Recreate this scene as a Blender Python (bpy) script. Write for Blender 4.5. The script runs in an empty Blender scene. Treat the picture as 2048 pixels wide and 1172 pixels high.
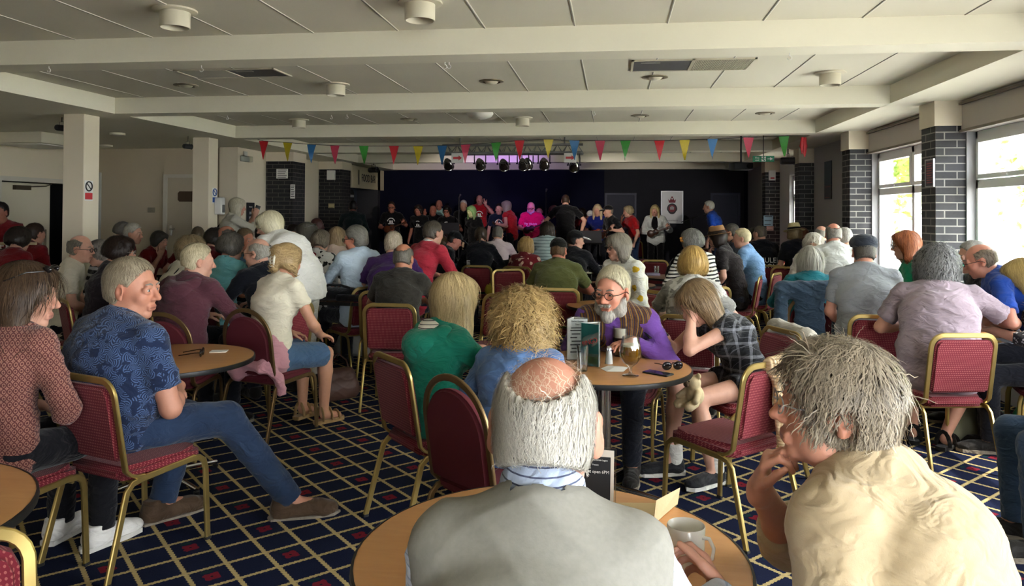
import bpy, bmesh, math, random
import numpy as np
from mathutils import Vector, Matrix, Euler, Quaternion
random.seed(7); np.random.seed(7)
SC = bpy.context.scene
COL = SC.collection
PI = math.pi
# ------------------------------------------------------------------ camera, sky, sun, exposure
FPX, YAW, ROLL, PITCH, CY, EYE = 1498.0, .1332, .0055, .0131, 407.0, 1.6
cam = bpy.data.cameras.new('camera'); camo = bpy.data.objects.new('camera', cam); COL.objects.link(camo)
cam.sensor_width = 36.0; cam.lens = 36.0*FPX/2048; cam.shift_y = -(586-CY)/2048; cam.clip_end = 200; cam.clip_start = .05
_f = Vector((-math.sin(YAW)*math.cos(PITCH), math.cos(YAW)*math.cos(PITCH), math.sin(PITCH)))
_r = Vector((math.cos(YAW), math.sin(YAW), 0)); _u = _r.cross(_f)
_r2 = _r*math.cos(ROLL)+_u*math.sin(ROLL); _u2 = _u*math.cos(ROLL)-_r*math.sin(ROLL)
M = Matrix((_r2, _u2, -_f)).transposed().to_4x4(); M.translation = (0, 0, EYE)
camo.matrix_world = M
SC.camera = camo
SC.view_settings.view_transform = 'Standard'; SC.view_settings.look = 'None'
SC.view_settings.gamma = 1.0; SC.view_settings.use_curve_mapping = False
SC.view_settings.exposure = 1.28
SC.cycles.use_denoising = True
SC.cycles.max_bounces = 7; SC.cycles.diffuse_bounces = 4; SC.cycles.transparent_max_bounces = 12
SC.cycles.caustics_reflective = False; SC.cycles.caustics_refractive = False
SC.cycles.sample_clamp_indirect = 6.0
W = bpy.data.worlds.new('sky'); SC.world = W; W.use_nodes = True
_nt = W.node_tree; _bg = _nt.nodes['Background']; _bg.inputs['Color'].default_value = (.93, .97, 1.0, 1); _bg.inputs['Strength'].default_value = 14
_sun = bpy.data.lights.new('sun', 'SUN'); _sun.energy = 9.0; _sun.angle = .01; _sun.color = (1, .95, .84)
_so = bpy.data.objects.new('sun', _sun); COL.objects.link(_so)
_so.rotation_euler = Vector((-.62, .38, -.95)).to_track_quat('-Z', 'Y').to_euler()
def portal(x, y, z, w, h, rz=0.0):
    l = bpy.data.lights.new('window_daylight', 'AREA'); l.shape = 'RECTANGLE'; l.size = w; l.size_y = h; l.cycles.is_portal = True
    o = bpy.data.objects.new('window_daylight', l); COL.objects.link(o); o.location = (x, y, z)
    o.rotation_euler = (PI/2, 0, PI/2+rz)      # -Z looks into the room
    return o
def ray(u, v):
    c_, s_ = math.cos(ROLL), math.sin(ROLL)
    x = c_*(u-1024)+s_*(v-CY); y = -s_*(u-1024)+c_*(v-CY)
    xr = x/FPX; up = -y/FPX
    yf = math.cos(PITCH)-up*math.sin(PITCH); z = math.sin(PITCH)+up*math.cos(PITCH)
    return Vector((xr*math.cos(YAW)-yf*math.sin(YAW), xr*math.sin(YAW)+yf*math.cos(YAW), z))
ORG = Vector((0, 0, EYE))
def atz(u, v, z): d = ray(u, v); return ORG+d*((z-EYE)/d.z)
def aty(u, v, y): d = ray(u, v); return ORG+d*(y/d.y)
def atx(u, v, x): d = ray(u, v); return ORG+d*(x/d.x)
def atd(u, v, D): return ORG+ray(u, v)*D
# ------------------------------------------------------------------ materials
MATS = {}
def rgb(h):
    if isinstance(h, str):
        h = h.lstrip('#'); h = ''.join(x*2 for x in h) if len(h) == 3 else h; c = [int(h[i:i+2], 16)/255 for i in (0, 2, 4)]
        return tuple(x/12.92 if x <= .04045 else ((x+.055)/1.055)**2.4 for x in c)
    return tuple(h)
class NB:
    """tiny node builder"""
    def __init__(s, name):
        s.m = bpy.data.materials.new(name); s.m.use_nodes = True; s.t = s.m.node_tree; s.t.nodes.clear()
        s.out = s.t.nodes.new('ShaderNodeOutputMaterial')
        s.bs = s.t.nodes.new('ShaderNodeBsdfPrincipled'); s.t.links.new(s.bs.outputs[0], s.out.inputs[0])
    def n(s, typ, **k):
        nd = s.t.nodes.new('ShaderNode'+typ)
        for a, b in k.items(): setattr(nd, a, b)
        return nd
    def l(s, a, b): s.t.links.new(a, b)
    def val(s, sock, x):
        if hasattr(x, 'is_output') or isinstance(x, bpy.types.NodeSocket): s.l(x, sock)
        else: sock.default_value = x
    def math(s, op, a, b=0.0, c=0.0, clamp=False):
        nd = s.n('Math', operation=op, use_clamp=clamp)
        s.val(nd.inputs[0], a); s.val(nd.inputs[1], b); s.val(nd.inputs[2], c)
        return nd.outputs[0]
    def obj(s, scale=None, rot=None, loc=None):
        tc = s.n('TexCoord'); o = tc.outputs['Object']
        if scale or rot or loc:
            mp = s.n('Mapping'); s.l(o, mp.inputs[0])
            if scale: mp.inputs['Scale'].default_value = scale
            if rot: mp.inputs['Rotation'].default_value = rot
            if loc: mp.inputs['Location'].default_value = loc
            o = mp.outputs[0]
        return o
    def sep(s, v):
        x = s.n('SeparateXYZ'); s.l(v, x.inputs[0]); return x.outputs
    def noise(s, v, sc, det=3, rough=.55, dist=0):
        x = s.n('TexNoise'); s.l(v, x.inputs['Vector']); x.inputs['Scale'].default_value = sc
        x.inputs['Detail'].default_value = det; x.inputs['Roughness'].default_value = rough; x.inputs['Distortion'].default_value = dist
        return x.outputs[0]
    def vor(s, v, sc, feat='F1', out='Distance'):
        x = s.n('TexVoronoi', feature=feat); s.l(v, x.inputs['Vector']); x.inputs['Scale'].default_value = sc
        return x.outputs[out]
    def ramp(s, f, stops, interp='LINEAR'):
        r = s.n('ValToRGB'); r.color_ramp.interpolation = interp; e = r.color_ramp.elements
        while len(e) < len(stops): e.new(.5)
        for q, (p, c) in zip(e, stops): q.position = p; q.color = (*c[:3], 1) if not isinstance(c, float) else (c, c, c, 1)
        s.l(f, r.inputs[0]); return r.outputs[0]
    def mix(s, f, a, b):
        x = s.n('Mix', data_type='RGBA')
        s.val(x.inputs[0], f)
        for i, q in ((6, a), (7, b)):
            if isinstance(q, bpy.types.NodeSocket): s.l(q, x.inputs[i])
            else: x.inputs[i].default_value = (*q[:3], 1)
        return x.outputs[2]
    def bump(s, h, st=.3, d=.01):
        b = s.n('Bump'); b.inputs['Strength'].default_value = st; b.inputs['Distance'].default_value = d
        s.l(h, b.inputs['Height']); s.l(b.outputs[0], s.bs.inputs['Normal'])
    def col(s, c):
        if isinstance(c, bpy.types.NodeSocket): s.l(c, s.bs.inputs['Base Color'])
        else: s.bs.inputs['Base Color'].default_value = (*c[:3], 1)
    def set(s, rough=.6, metal=0, spec=.5, sheen=0, trans=0, ior=1.45, coat=0, sss=0):
        i = s.bs.inputs; i['Roughness'].default_value = rough; i['Metallic'].default_value = metal
        i['Specular IOR Level'].default_value = spec; i['Sheen Weight'].default_value = sheen
        i['Transmission Weight'].default_value = trans; i['IOR'].default_value = ior; i['Coat Weight'].default_value = coat
        return s
def plain(name, c, rough=.6, metal=0, spec=.5, var=.06, sc=6, bump=0, coat=0):
    if name in MATS: return MATS[name]
    b = NB(name); c = rgb(c); o = b.obj()
    f = b.noise(o, sc)
    b.col(b.mix(f, tuple(x*(1-var) for x in c), tuple(min(1, x*(1+var)) for x in c)))
    b.set(rough, metal, spec, coat=coat)
    if bump: b.bump(b.noise(o, 60), bump, .004)
    MATS[name] = b.m; return b.m
def emit(name, c, st):
    if name in MATS: return MATS[name]
    b = NB(name); b.col((0, 0, 0)); b.bs.inputs['Emission Color'].default_value = (*rgb(c), 1); b.bs.inputs['Emission Strength'].default_value = st
    MATS[name] = b.m; return b.m
def clear_glass(name='pane_glass', tint=(1, 1, 1), refl=.07):
    if name in MATS: return MATS[name]
    b = NB(name); tr = b.n('BsdfTransparent'); tr.inputs[0].default_value = (*tint, 1)
    gl = b.n('BsdfGlossy'); gl.inputs['Roughness'].default_value = .02
    fr = b.n('LayerWeight'); fr.inputs[0].default_value = .25
    f = b.math('ADD', b.math('MULTIPLY', fr.outputs['Fresnel'], .6), refl, clamp=True)
    mx = b.n('MixShader'); b.l(f, mx.inputs[0]); b.l(tr.outputs[0], mx.inputs[1]); b.l(gl.outputs[0], mx.inputs[2]); b.l(mx.outputs[0], b.out.inputs[0])
    MATS[name] = b.m; return b.m
# ------------------------------------------------------------------ mesh builder
class MB:
    def __init__(s): s.v = []; s.f = []; s.mi = []; s.cur = 0
    def mat(s, i): s.cur = i; return s
    def add(s, vs, fs):
        o = len(s.v); s.v.extend([tuple(x) for x in vs]); s.f.extend([tuple(i+o for i in f) for f in fs]); s.mi.extend([s.cur]*len(fs)); return s
    def box(s, lo, hi, R=None):
        x0, y0, z0 = lo; x1, y1, z1 = hi
        vs = [Vector(p) for p in ((x0, y0, z0), (x1, y0, z0), (x1, y1, z0), (x0, y1, z0), (x0, y0, z1), (x1, y0, z1), (x1, y1, z1), (x0, y1, z1))]
        if R is not None: vs = [R @ p for p in vs]
        return s.add(vs, [(0, 3, 2, 1), (4, 5, 6, 7), (0, 1, 5, 4), (1, 2, 6, 5), (2, 3, 7, 6), (3, 0, 4, 7)])
    def rbox(s, lo, hi, r=.01, seg=3, R=None):
        bm = bmesh.new(); bmesh.ops.create_cube(bm, size=1.0)
        for v in bm.verts: v.co = Vector([(lo[i]+hi[i])/2+v.co[i]*(hi[i]-lo[i]) for i in range(3)])
        bmesh.ops.bevel(bm, geom=list(bm.edges), offset=r, segments=seg, affect='EDGES', profile=.5)
        return s.bm(bm, R)
    def bm(s, bm, R=None):
        bm.verts.index_update()
        vs = [(R @ v.co if R is not None else v.co.copy()) for v in bm.verts]; fs = [[v.index for v in f.verts] for f in bm.faces]
        bm.free(); return s.add(vs, fs)
    def tube(s, pts, r, n=8, closed=False, flat=None, caps=True):
        """round or rectangular (flat=(w,h,up)) section along a path"""
        P = [Vector(p) for p in pts]; m = len(P); rs = r if isinstance(r, (list, tuple)) else [r]*m
        T = []
        for i in range(m):
            a = P[(i-1) % m] if (closed or i > 0) else P[0]; b = P[(i+1) % m] if (closed or i < m-1) else P[-1]
            t = (b-a); T.append(t.normalized() if t.length > 1e-9 else Vector((0, 0, 1)))
        up = Vector(flat[2]) if flat else (Vector((0, 0, 1)) if abs(T[0].z) < .9 else Vector((1, 0, 0)))
        rings = []; nx = None
        for i in range(m):
            t = T[i]
            if flat: x = up-t*up.dot(t)
            else: x = (up-t*up.dot(t)) if nx is None else (nx-t*nx.dot(t))
            if x.length < 1e-6: x = t.orthogonal()
            x.normalize(); nx = x; y = t.cross(x)
            if flat:
                w, h = flat[0]/2, flat[1]/2; bv = min(w, h)*.45
                q = [(w, h-bv), (w-bv, h), (-w+bv, h), (-w, h-bv), (-w, -h+bv), (-w+bv, -h), (w-bv, -h), (w, -h+bv)]
                # widen at bends so the section keeps its width
                rings.append([P[i]+x*a+y*b for a, b in q])
            else: rings.append([P[i]+(x*math.cos(2*PI*k/n)+y*math.sin(2*PI*k/n))*rs[i] for k in range(n)])
        k = len(rings[0]); vs = [p for R_ in rings for p in R_]; fs = []
        for i in range(m if closed else m-1):
            j = (i+1) % m
            for a in range(k): b = (a+1) % k; fs.append((i*k+a, i*k+b, j*k+b, j*k+a))
        if caps and not closed: fs.append(tuple(range(k))[::-1]); fs.append(tuple((m-1)*k+a for a in range(k)))
        return s.add(vs, fs)
    def lathe(s, prof, n=24, o=(0, 0, 0), R=None, caps=False):
        o = Vector(o); vs = []; fs = []
        for r, z in prof:
            for k in range(n):
                p = Vector((r*math.cos(2*PI*k/n), r*math.sin(2*PI*k/n), z)); vs.append((R @ p if R is not None else p)+o)
        for i in range(len(prof)-1):
            for k in range(n): b = (k+1) % n; fs.append((i*n+k, i*n+b, (i+1)*n+b, (i+1)*n+k))
        if caps: fs.append(tuple(range(n))[::-1])
        if caps: fs.append(tuple((len(prof)-1)*n+k for k in range(n)))
        return s.add(vs, fs)
    def prism(s, poly, z0, z1, R=None):
        n = len(poly); vs = [Vector((p[0], p[1], z0)) for p in poly]+[Vector((p[0], p[1], z1)) for p in poly]
        if R is not None: vs = [R @ p for p in vs]
        return s.add(vs, [tuple(range(n))[::-1], tuple(range(n, 2*n))]+[(i, (i+1) % n, n+(i+1) % n, n+i) for i in range(n)])
    def ball(s, c, r, seg=10, R=None):
        r = r if isinstance(r, (tuple, list)) else (r, r, r); c = Vector(c)
        vs = []; fs = []; n = seg*2
        for i in range(seg+1):
            th = PI*i/seg
            for k in range(n):
                p = Vector((r[0]*math.sin(th)*math.cos(2*PI*k/n), r[1]*math.sin(th)*math.sin(2*PI*k/n), r[2]*math.cos(th))); vs.append((R @ p if R is not None else p)+c)
        for i in range(seg):
            for k in range(n): b = (k+1) % n; fs.append((i*n+k, (i+1)*n+k, (i+1)*n+b, i*n+b))
        return s.add(vs, fs)
    def build(s, name, mat, parent=None, smooth=None, loc=None, rot=None):
        me = bpy.data.meshes.new(name); me.from_pydata(s.v, [], s.f)
        mats = mat if isinstance(mat, (list, tuple)) else [mat]
        for m in mats: me.materials.append(m)
        if len(mats) > 1: me.polygons.foreach_set('material_index', s.mi)
        bm = bmesh.new(); bm.from_mesh(me); bmesh.ops.remove_doubles(bm, verts=bm.verts, dist=1e-5); bmesh.ops.recalc_face_normals(bm, faces=bm.faces); bm.to_mesh(me); bm.free()
        if smooth: 
            me.polygons.foreach_set('use_smooth', [True]*len(me.polygons)); me.set_sharp_from_angle(angle=math.radians(smooth))
        return link(name, me, parent, loc, rot)
def link(name, me, parent=None, loc=None, rot=None):
    o = bpy.data.objects.new(name, me); COL.objects.link(o)
    if parent is not None: o.parent = parent
    if loc is not None: o.location = loc
    if rot is not None: o.rotation_euler = rot if not isinstance(rot, (int, float)) else (0, 0, rot)
    return o
def tag(o, label=None, cat=None, group=None, kind=None):
    for k, v in (('label', label), ('category', cat), ('group', group), ('kind', kind)):
        if v: o[k] = v
    return o
def empty(name, loc, rz=0, label=None, cat=None, group=None):
    o = bpy.data.objects.new(name, None); o.empty_display_size = .1; COL.objects.link(o); o.location = loc; o.rotation_euler = (0, 0, rz)
    return tag(o, label, cat, group)
def copy_tree(o, parent=None):
    c = o.copy(); COL.objects.link(c)
    if parent is not None: c.parent = parent
    for ch in KIDS.get(o.name, list(o.children)): copy_tree(ch, c)
    return c
KIDS = {}
def struct(o, lab=None): o['kind'] = 'structure'; return o
def text(name, body, size, mat, parent=None, loc=(0, 0, 0), rot=(0, 0, 0), align='CENTER', ext=.0015, sx=1.0):
    c = bpy.data.curves.new(name, 'FONT'); c.body = body; c.size = size; c.align_x = align; c.align_y = 'CENTER'; c.extrude = ext; c.resolution_u = 2
    t = bpy.data.objects.new('t', c); COL.objects.link(t); me = bpy.data.meshes.new_from_object(t.evaluated_get(bpy.context.evaluated_depsgraph_get()))
    bpy.data.objects.remove(t); bpy.data.curves.remove(c); me.materials.clear(); me.materials.append(mat); me.transform(Matrix.Diagonal((sx, 1, 1, 1)))
    return link(name, me, parent, loc, rot)
# ------------------------------------------------------------------ the room
CEIL, SOF = 2.88, 2.70
XL, XR, WR, WLL, WLB, YB, YF = -5.57, 2.70, 3.30, -9.05, -6.32, 19.0, -4.0
paint = plain('ceiling_paint', (.76, .73, .60), .85, var=.02)
panelm = NB('ceiling_panel'); 
def _panel():
    b = panelm; o = b.obj(); x = b.sep(o)
    b.col(b.mix(b.noise(o, 1.3, 2), (.66, .63, .52), (.73, .70, .58)))
    b.set(.85)
_panel()
soff = plain('soffit_paint', (.76, .73, .60), .85, var=.02)
wallm = plain('wall_cream', (.74, .66, .52), .8, var=.03, sc=2)
wallg = plain('wall_grey', (.50, .49, .50), .8, var=.03, sc=2)
navy = plain('stage_navy', (.0075, .0085, .022), .9, var=.25, sc=3, spec=.1)
def carpet():
    b = NB('trellis_carpet'); o = b.obj()
    ox, oy = -1.36, 3.605; P = .1768
    x, y, z = b.sep(o)
    dx = b.math('SUBTRACT', x, ox); dy = b.math('SUBTRACT', y, oy)
    s = b.math('DIVIDE', b.math('ADD', dx, dy), 1.41421*P); t = b.math('DIVIDE', b.math('SUBTRACT', dx, dy), 1.41421*P)
    def line(a, c):
        w = b.math('MULTIPLY', b.math('SINE', b.math('MULTIPLY', c, 2*PI*7)), .010)
        d = b.math('ABSOLUTE', b.math('SUBTRACT', b.math('FRACT', b.math('ADD', b.math('ADD', a, w), .5)), .5))
        wd = b.math('ADD', b.math('MULTIPLY', b.math('SINE', b.math('MULTIPLY', c, 2*PI*14)), .008), .058)
        return b.math('LESS_THAN', d, wd)
    ln = b.math('MAXIMUM', line(s, t), line(t, s))
    # poppies in every other cell
    fs = b.math('SUBTRACT', b.math('MULTIPLY', b.math('FRACT', b.math('MULTIPLY', b.math('ADD', s, .0), .5)), 2), .5)
    ft = b.math('SUBTRACT', b.math('MULTIPLY', b.math('FRACT', b.math('MULTIPLY', b.math('ADD', t, .0), .5)), 2), .5)
    px = b.math('SUBTRACT', fs, ft); py = b.math('ADD', fs, ft)
    r = b.math('SQRT', b.math('ADD', b.math('MULTIPLY', fs, fs), b.math('MULTIPLY', ft, ft)))
    th = b.math('ARCTAN2', ft, fs)
    lob = b.math('ADD', b.math('MULTIPLY', b.math('COSINE', b.math('ADD', b.math('MULTIPLY', th, 4), PI)), .035), .205)
    nz = b.math('MULTIPLY', b.math('SUBTRACT', b.noise(o, 55, 1), .5), .12)
    fl = b.math('LESS_THAN', b.math('ADD', r, nz), lob)
    ce = b.math('LESS_THAN', r, .035)
    gs = b.math('ADD', fs, .05); gt = b.math('ADD', ft, .31)
    lf = b.math('LESS_THAN', b.math('ADD', b.math('ADD', b.math('MULTIPLY', gs, b.math('MULTIPLY', gs, 9)), b.math('MULTIPLY', gt, b.math('MULTIPLY', gt, 40))), nz), .22)
    c = b.mix(b.noise(o, 180, 1), (.006, .009, .028), (.014, .019, .05))
    c = b.mix(lf, c, (.010, .035, .035)); c = b.mix(fl, c, (.19, .014, .026)); c = b.mix(ce, c, (.012, .012, .02))
    g = b.mix(b.noise(o, 60, 1), (.40, .30, .12), (.56, .45, .22))
    c = b.mix(ln, c, g)
    b.col(c); b.set(.95, spec=.1); b.bump(b.noise(o, 260, 1), .4, .004)
    return b.m
def brick(name, dark=(.012, .013, .017), dark2=(.035, .035, .042), mortar=(.30, .29, .27)):
    b = NB(name); tc = b.n('TexCoord'); g = b.n('NewGeometry')
    x, y, z = b.sep(tc.outputs['Object']); nx, ny, nz = b.sep(g.outputs['Normal'])
    f = b.math('GREATER_THAN', b.math('ABSOLUTE', nx), .5)
    h = b.math('ADD', b.math('MULTIPLY', y, f), b.math('MULTIPLY', x, b.math('SUBTRACT', 1.0, f)))
    cb = b.n('CombineXYZ'); b.l(h, cb.inputs[0]); b.l(z, cb.inputs[1])
    br = b.n('TexBrick'); b.l(cb.outputs[0], br.inputs['Vector']); br.inputs['Scale'].default_value = 1
    br.inputs['Brick Width'].default_value = .225; br.inputs['Row Height'].default_value = .075; br.inputs['Mortar Size'].default_value = .006
    br.inputs['Color1'].default_value = (*dark, 1); br.inputs['Color2'].default_value = (*dark2, 1); br.inputs['Mortar'].default_value = (*mortar, 1); br.inputs['Mortar Smooth'].default_value = .1
    br.inputs['Bias'].default_value = -.1
    b.col(b.mix(b.math('MULTIPLY', b.noise(tc.outputs['Object'], 40), .35), br.outputs['Color'], (.07, .07, .075))); b.set(.65, spec=.4)
    b.bump(b.math('SUBTRACT', 1.0, br.outputs['Fac']), .6, .006); return b.m
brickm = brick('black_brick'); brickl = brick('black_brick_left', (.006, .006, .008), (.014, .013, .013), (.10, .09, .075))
m = MB(); m.box((-9.3, YF, -.12), (3.6, YB+.3, 0)); struct(m.build('floor', carpet()))
# ceiling slab with shallow panel joints between the beams
m = MB(); m.box((-9.3, YF, CEIL), (3.9, YB+.3, CEIL+.12)); struct(m.build('ceiling', panelm.m))
m = MB(); m.box((-9.3, YF, SOF), (XL, YB+.3, CEIL+.02)); struct(m.build('ceiling_soffit', soff))
m = MB(); m.box((XR, YF, SOF), (3.6, YB+.3, CEIL+.02)); struct(m.build('ceiling_soffit', soff))
BEAMS = [-2.95, -.27, 2.41, 5.09, 7.77, 10.50, 13.25, 15.95, 18.62]
for y in BEAMS:
    m = MB(); m.box((XL-.01, y, SOF), (XR+.01, y+.265, CEIL+.02)); struct(m.build('ceiling_beam', paint))
# joints: thin grooves/cover strips every .62 m along X between beams
seam = plain('panel_seam_dark', (.30, .29, .25), .8); seaml = plain('panel_seam_pale', (.88, .86, .76), .6)
pos = [atz(u, v, CEIL).x for u, v in ((703, 0), (1210, 0),)] 
for i in range(len(BEAMS)-1):
    y0, y1 = BEAMS[i]+.265, BEAMS[i+1]
    m = MB(); x = XL+.35
    while x < XR-.15:
        m.mat(0).box((x-.004, y0, CEIL-.004), (x+.004, y1, CEIL+.01)); m.mat(1).box((x+.004, y0, CEIL-.003), (x+.010, y1, CEIL+.01)); x += .62
    struct(m.build('ceiling_seam', [seam, seaml]))
# walls
m = MB(); m.box((-9.3, YB, 0), (3.9, YB+.3, 2.95)); struct(m.build('wall_back', navy))
m = MB(); m.box((-9.3, YF-.2, 0), (3.9, YF, .7)); m.box((-9.3, YF-.2, 2.4), (3.9, YF, 2.95))
m.box((-9.3, YF-.2, .7), (.75, YF, 2.4)); m.box((3.3, YF-.2, .7), (3.9, YF, 2.4))
struct(m.build('wall_front', wallm))
for k in (3,):      # unseen window added behind the camera to light near backs and ceiling
    w = empty('window_%d' % (11+k), (-8.7+k*3.15, YF-.1, 0)); w['kind'] = 'structure'
    b = MB(); [b.box(*q) for q in (((0, -.03, .7), (.07, .03, 2.4)), ((2.48, -.03, .7), (2.55, .03, 2.4)), ((0, -.03, .7), (2.55, .03, .77)), ((0, -.03, 2.33), (2.55, .03, 2.4)), ((1.24, -.03, .7), (1.31, .03, 2.4)))]; b.build('frame', plain('white_upvc', (.80, .80, .80), .35, var=.01), w)
    b = MB(); b.box((.07, -.004, .77), (2.48, 0, 2.33)); b.build('pane', clear_glass(), w)
    portal(-8.7+k*3.15+1.275, YF-.25, 1.55, 2.55, 1.7, PI/2)
m = MB()
m.box((WLL-.25, YF, 0), (WLL, 10.02, SOF+.05)); m.box((WLL-.25, 10.02, 2.05), (WLL, 11.9, SOF+.05)); m.box((WLL-.25, 11.9, 0), (WLL, 12.3, SOF+.05))
struct(m.build('wall_left', wallm))
m = MB(); m.box((WLL, 12.15, 0), (WLB-.2, 12.4, SOF+.05)); struct(m.build('wall_left_back', plain('wall_cream_shaded', (.56, .48, .36), .85, var=.05, sc=1.5)))  # cream paint as well; its shade is put into this browner colour
m = MB(); m.box((WLB-.33, 12.0, 0), (WLB, 15.9, SOF+.05)); struct(m.build('wall_left_stage', wallm))
m = MB(); m.box((WLB-.25, 15.9, 0), (WLB, YB, SOF+.05)); struct(m.build('wall_left_servery', plain('servery_blue_grey', (.10, .12, .16), .7)))
# left wall: two pale door leaves, one standing open on a dark passage
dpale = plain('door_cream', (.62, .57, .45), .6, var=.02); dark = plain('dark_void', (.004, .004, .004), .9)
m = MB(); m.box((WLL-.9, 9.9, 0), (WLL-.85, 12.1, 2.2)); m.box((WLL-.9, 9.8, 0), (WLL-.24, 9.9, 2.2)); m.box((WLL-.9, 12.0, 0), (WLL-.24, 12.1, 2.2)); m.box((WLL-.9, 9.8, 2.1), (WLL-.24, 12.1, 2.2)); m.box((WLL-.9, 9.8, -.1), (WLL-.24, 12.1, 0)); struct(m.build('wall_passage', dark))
chrome = plain('chrome', (.62, .62, .64), .18, 1.0, var=.03)
d = empty('door_1', (WLL, 10.05, 0)); d['kind'] = 'structure'
m = MB(); m.rbox((-.06, 0, .01), (-.01, 1.02, 2.03), .004, 1); m.build('leaf', dpale, d)
m = MB(); m.rbox((-.01, .86, .95), (.012, .93, 1.30), .003, 1); m.build('push_plate', chrome, d)
m = MB(); m.box((-.01, .25, 1.92), (.05, .55, 1.99)); m.tube([(.03, .5, 1.97), (.10, .8, 1.99), (.03, 1.0, 2.03)], .008, 6); m.build('door_closer', plain('closer_brown', (.05, .035, .02), .5), d)
m = MB(); m.box((-.05, -.06, 0), (.03, 0, 2.12)); m.box((-.05, 1.84, 0), (.03, 1.90, 2.12)); m.box((-.05, 0, 2.05), (.03, 1.84, 2.12)); m.build('door_frame', plain('door_frame_pale', (.60, .57, .50), .6), d)
d = empty('door_2', (WLL, 11.62, 0)); d['kind'] = 'structure'
m = MB(); m.rbox((-.05, .0, .01), (-.005, .26, 2.03), .004, 1); m.build('leaf', dpale, d)
# door with plaque in the shaded cream wall
def pl(u0, v0, u1, v1, y): a, b = aty(u0, v1, y), aty(u1, v0, y); return a.x, b.x, a.z, b.z
x0, _, z1, _ = pl(330, 600, 395, 349, 12.15)
d = empty('door_3', (x0, 12.15, 0)); d['kind'] = 'structure'
m = MB(); m.rbox((.07, -.03, .01), (.90, .02, z1-.06), .004, 1); m.build('leaf', plain('door_taupe', (.50, .44, .34), .55), d)
m = MB(); m.box((0, -.05, 0), (.07, .01, z1)); m.box((.90, -.05, 0), (.97, .01, z1)); m.box((.07, -.05, z1-.06), (.90, .01, z1)); m.build('door_frame', plain('door_frame_pale', (.60, .57, .50), .6), d)
m = MB(); pq = [(.27, -.08), (.30, -.11), (.60, -.11), (.63, -.08), (.63, .04), (.60, .07), (.30, .07), (.27, .04)]
m.prism([(p[0], p[1]) for p in pq], -.005, .012, Matrix.Translation((.0, -.03, 1.88)) @ Matrix.Rotation(PI/2, 4, 'X')); m.build('plaque', plain('plaque_brown', (.06, .035, .02), .5), d)
m = MB(); m.rbox((.12, -.045, 1.18), (.17, -.03, 1.36), .004, 1); m.tube([(.145, -.04, 1.3), (.145, -.09, 1.3), (.25, -.09, 1.3)], .009, 8); m.build('door_handle', chrome, d)
x0, _, z1, _ = pl(193, 600, 206, 345, 12.15)
d = empty('door_4', (x0-.35, 12.15, 0)); d['kind'] = 'structure'
m = MB(); m.rbox((-.5, -.03, .01), (.45, .02, z1), .004, 1); m.build('leaf', plain('door_pale_grey', (.55, .56, .53), .5), d)
m = MB(); m.rbox((.33, -.04, 1.26), (.42, -.03, 1.60), .003, 1); m.build('push_plate', plain('dull_steel', (.22, .22, .21), .35, 1), d)
# light switch plate
p = aty(303, 420, 12.14); m = MB(); m.rbox((-.07, -.012, -.045), (.07, 0, .045), .004, 1); m.rbox((-.045, -.018, -.02), (-.015, -.01, .02), .003, 1); m.rbox((.015, -.018, -.02), (.045, -.01, .02), .003, 1)
tag(m.build('light_switch', plain('switch_plastic', (.30, .27, .20), .4), None, 40, p), 'small double light switch plate on the shaded cream wall left of the door', 'switch')
# left columns and piers
colm = wallm
for (y, n) in ((7.75, 'column'), (10.4, 'column'), (5.1, 'column'), (2.42, 'column')):
    m = MB(); m.rbox((-6.19, y, 0), (-5.93, y+.26, SOF), .006, 1); struct(m.build(n, colm))
for y, zt in ((13.05, 2.53), (15.55, 2.53)):
    m = MB(); m.box((WLB-.02, y, 0), (-5.80, y+.55, zt)); struct(m.build('brick_pillar', brickl))
    m = MB(); m.box((WLB-.02, y-.015, zt), (-5.785, y+.57, SOF)); struct(m.build('pillar_head', wallm))
# food bar canopy on the left of the stage
o = empty('food_bar_canopy', (-5.78, 16.15, 0), 0, 'cream canopy board lettered FOOD BAR over the dark servery hatch', 'sign')
m = MB(); m.box((-.08, 0, 2.16), (0, 2.35, 2.66)); m.build('board', plain('board_cream', (.60, .52, .36), .7), o)
tm = plain('sign_black', (.01, .01, .01), .5)
text('lettering', 'FOOD BAR', .26, tm, o, (.004, 1.15, 2.40), (PI/2, 0, PI/2), sx=.8)
m = MB(); m.box((0, .42, 2.24), (.006, .46, 2.58)); m.box((0, 1.84, 2.24), (.006, 1.88, 2.58)); m.build('border_stripe', tm, o)
m = MB(); m.box((WLB-.02, 18.0, 0), (-5.78, 18.2, 2.66)); struct(m.build('servery_jamb', plain('jamb_dark', (.03, .03, .035), .6)))
o = empty('hanging_sign', atx(703, 392, WLB+.03), 0, 'round black emblem sign on the blue grey servery wall', 'sign')
m = MB(); m.lathe([(.16, 0), (.16, .012)], 24, caps=True, R=Matrix.Rotation(PI/2, 3, 'Y')); m.build('disc', tm, o); m = MB(); m.box((.012, -.13, -.03), (.016, .13, .03)); m.build('band', plain('sign_white', (.75, .75, .72), .6), o)
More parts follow.
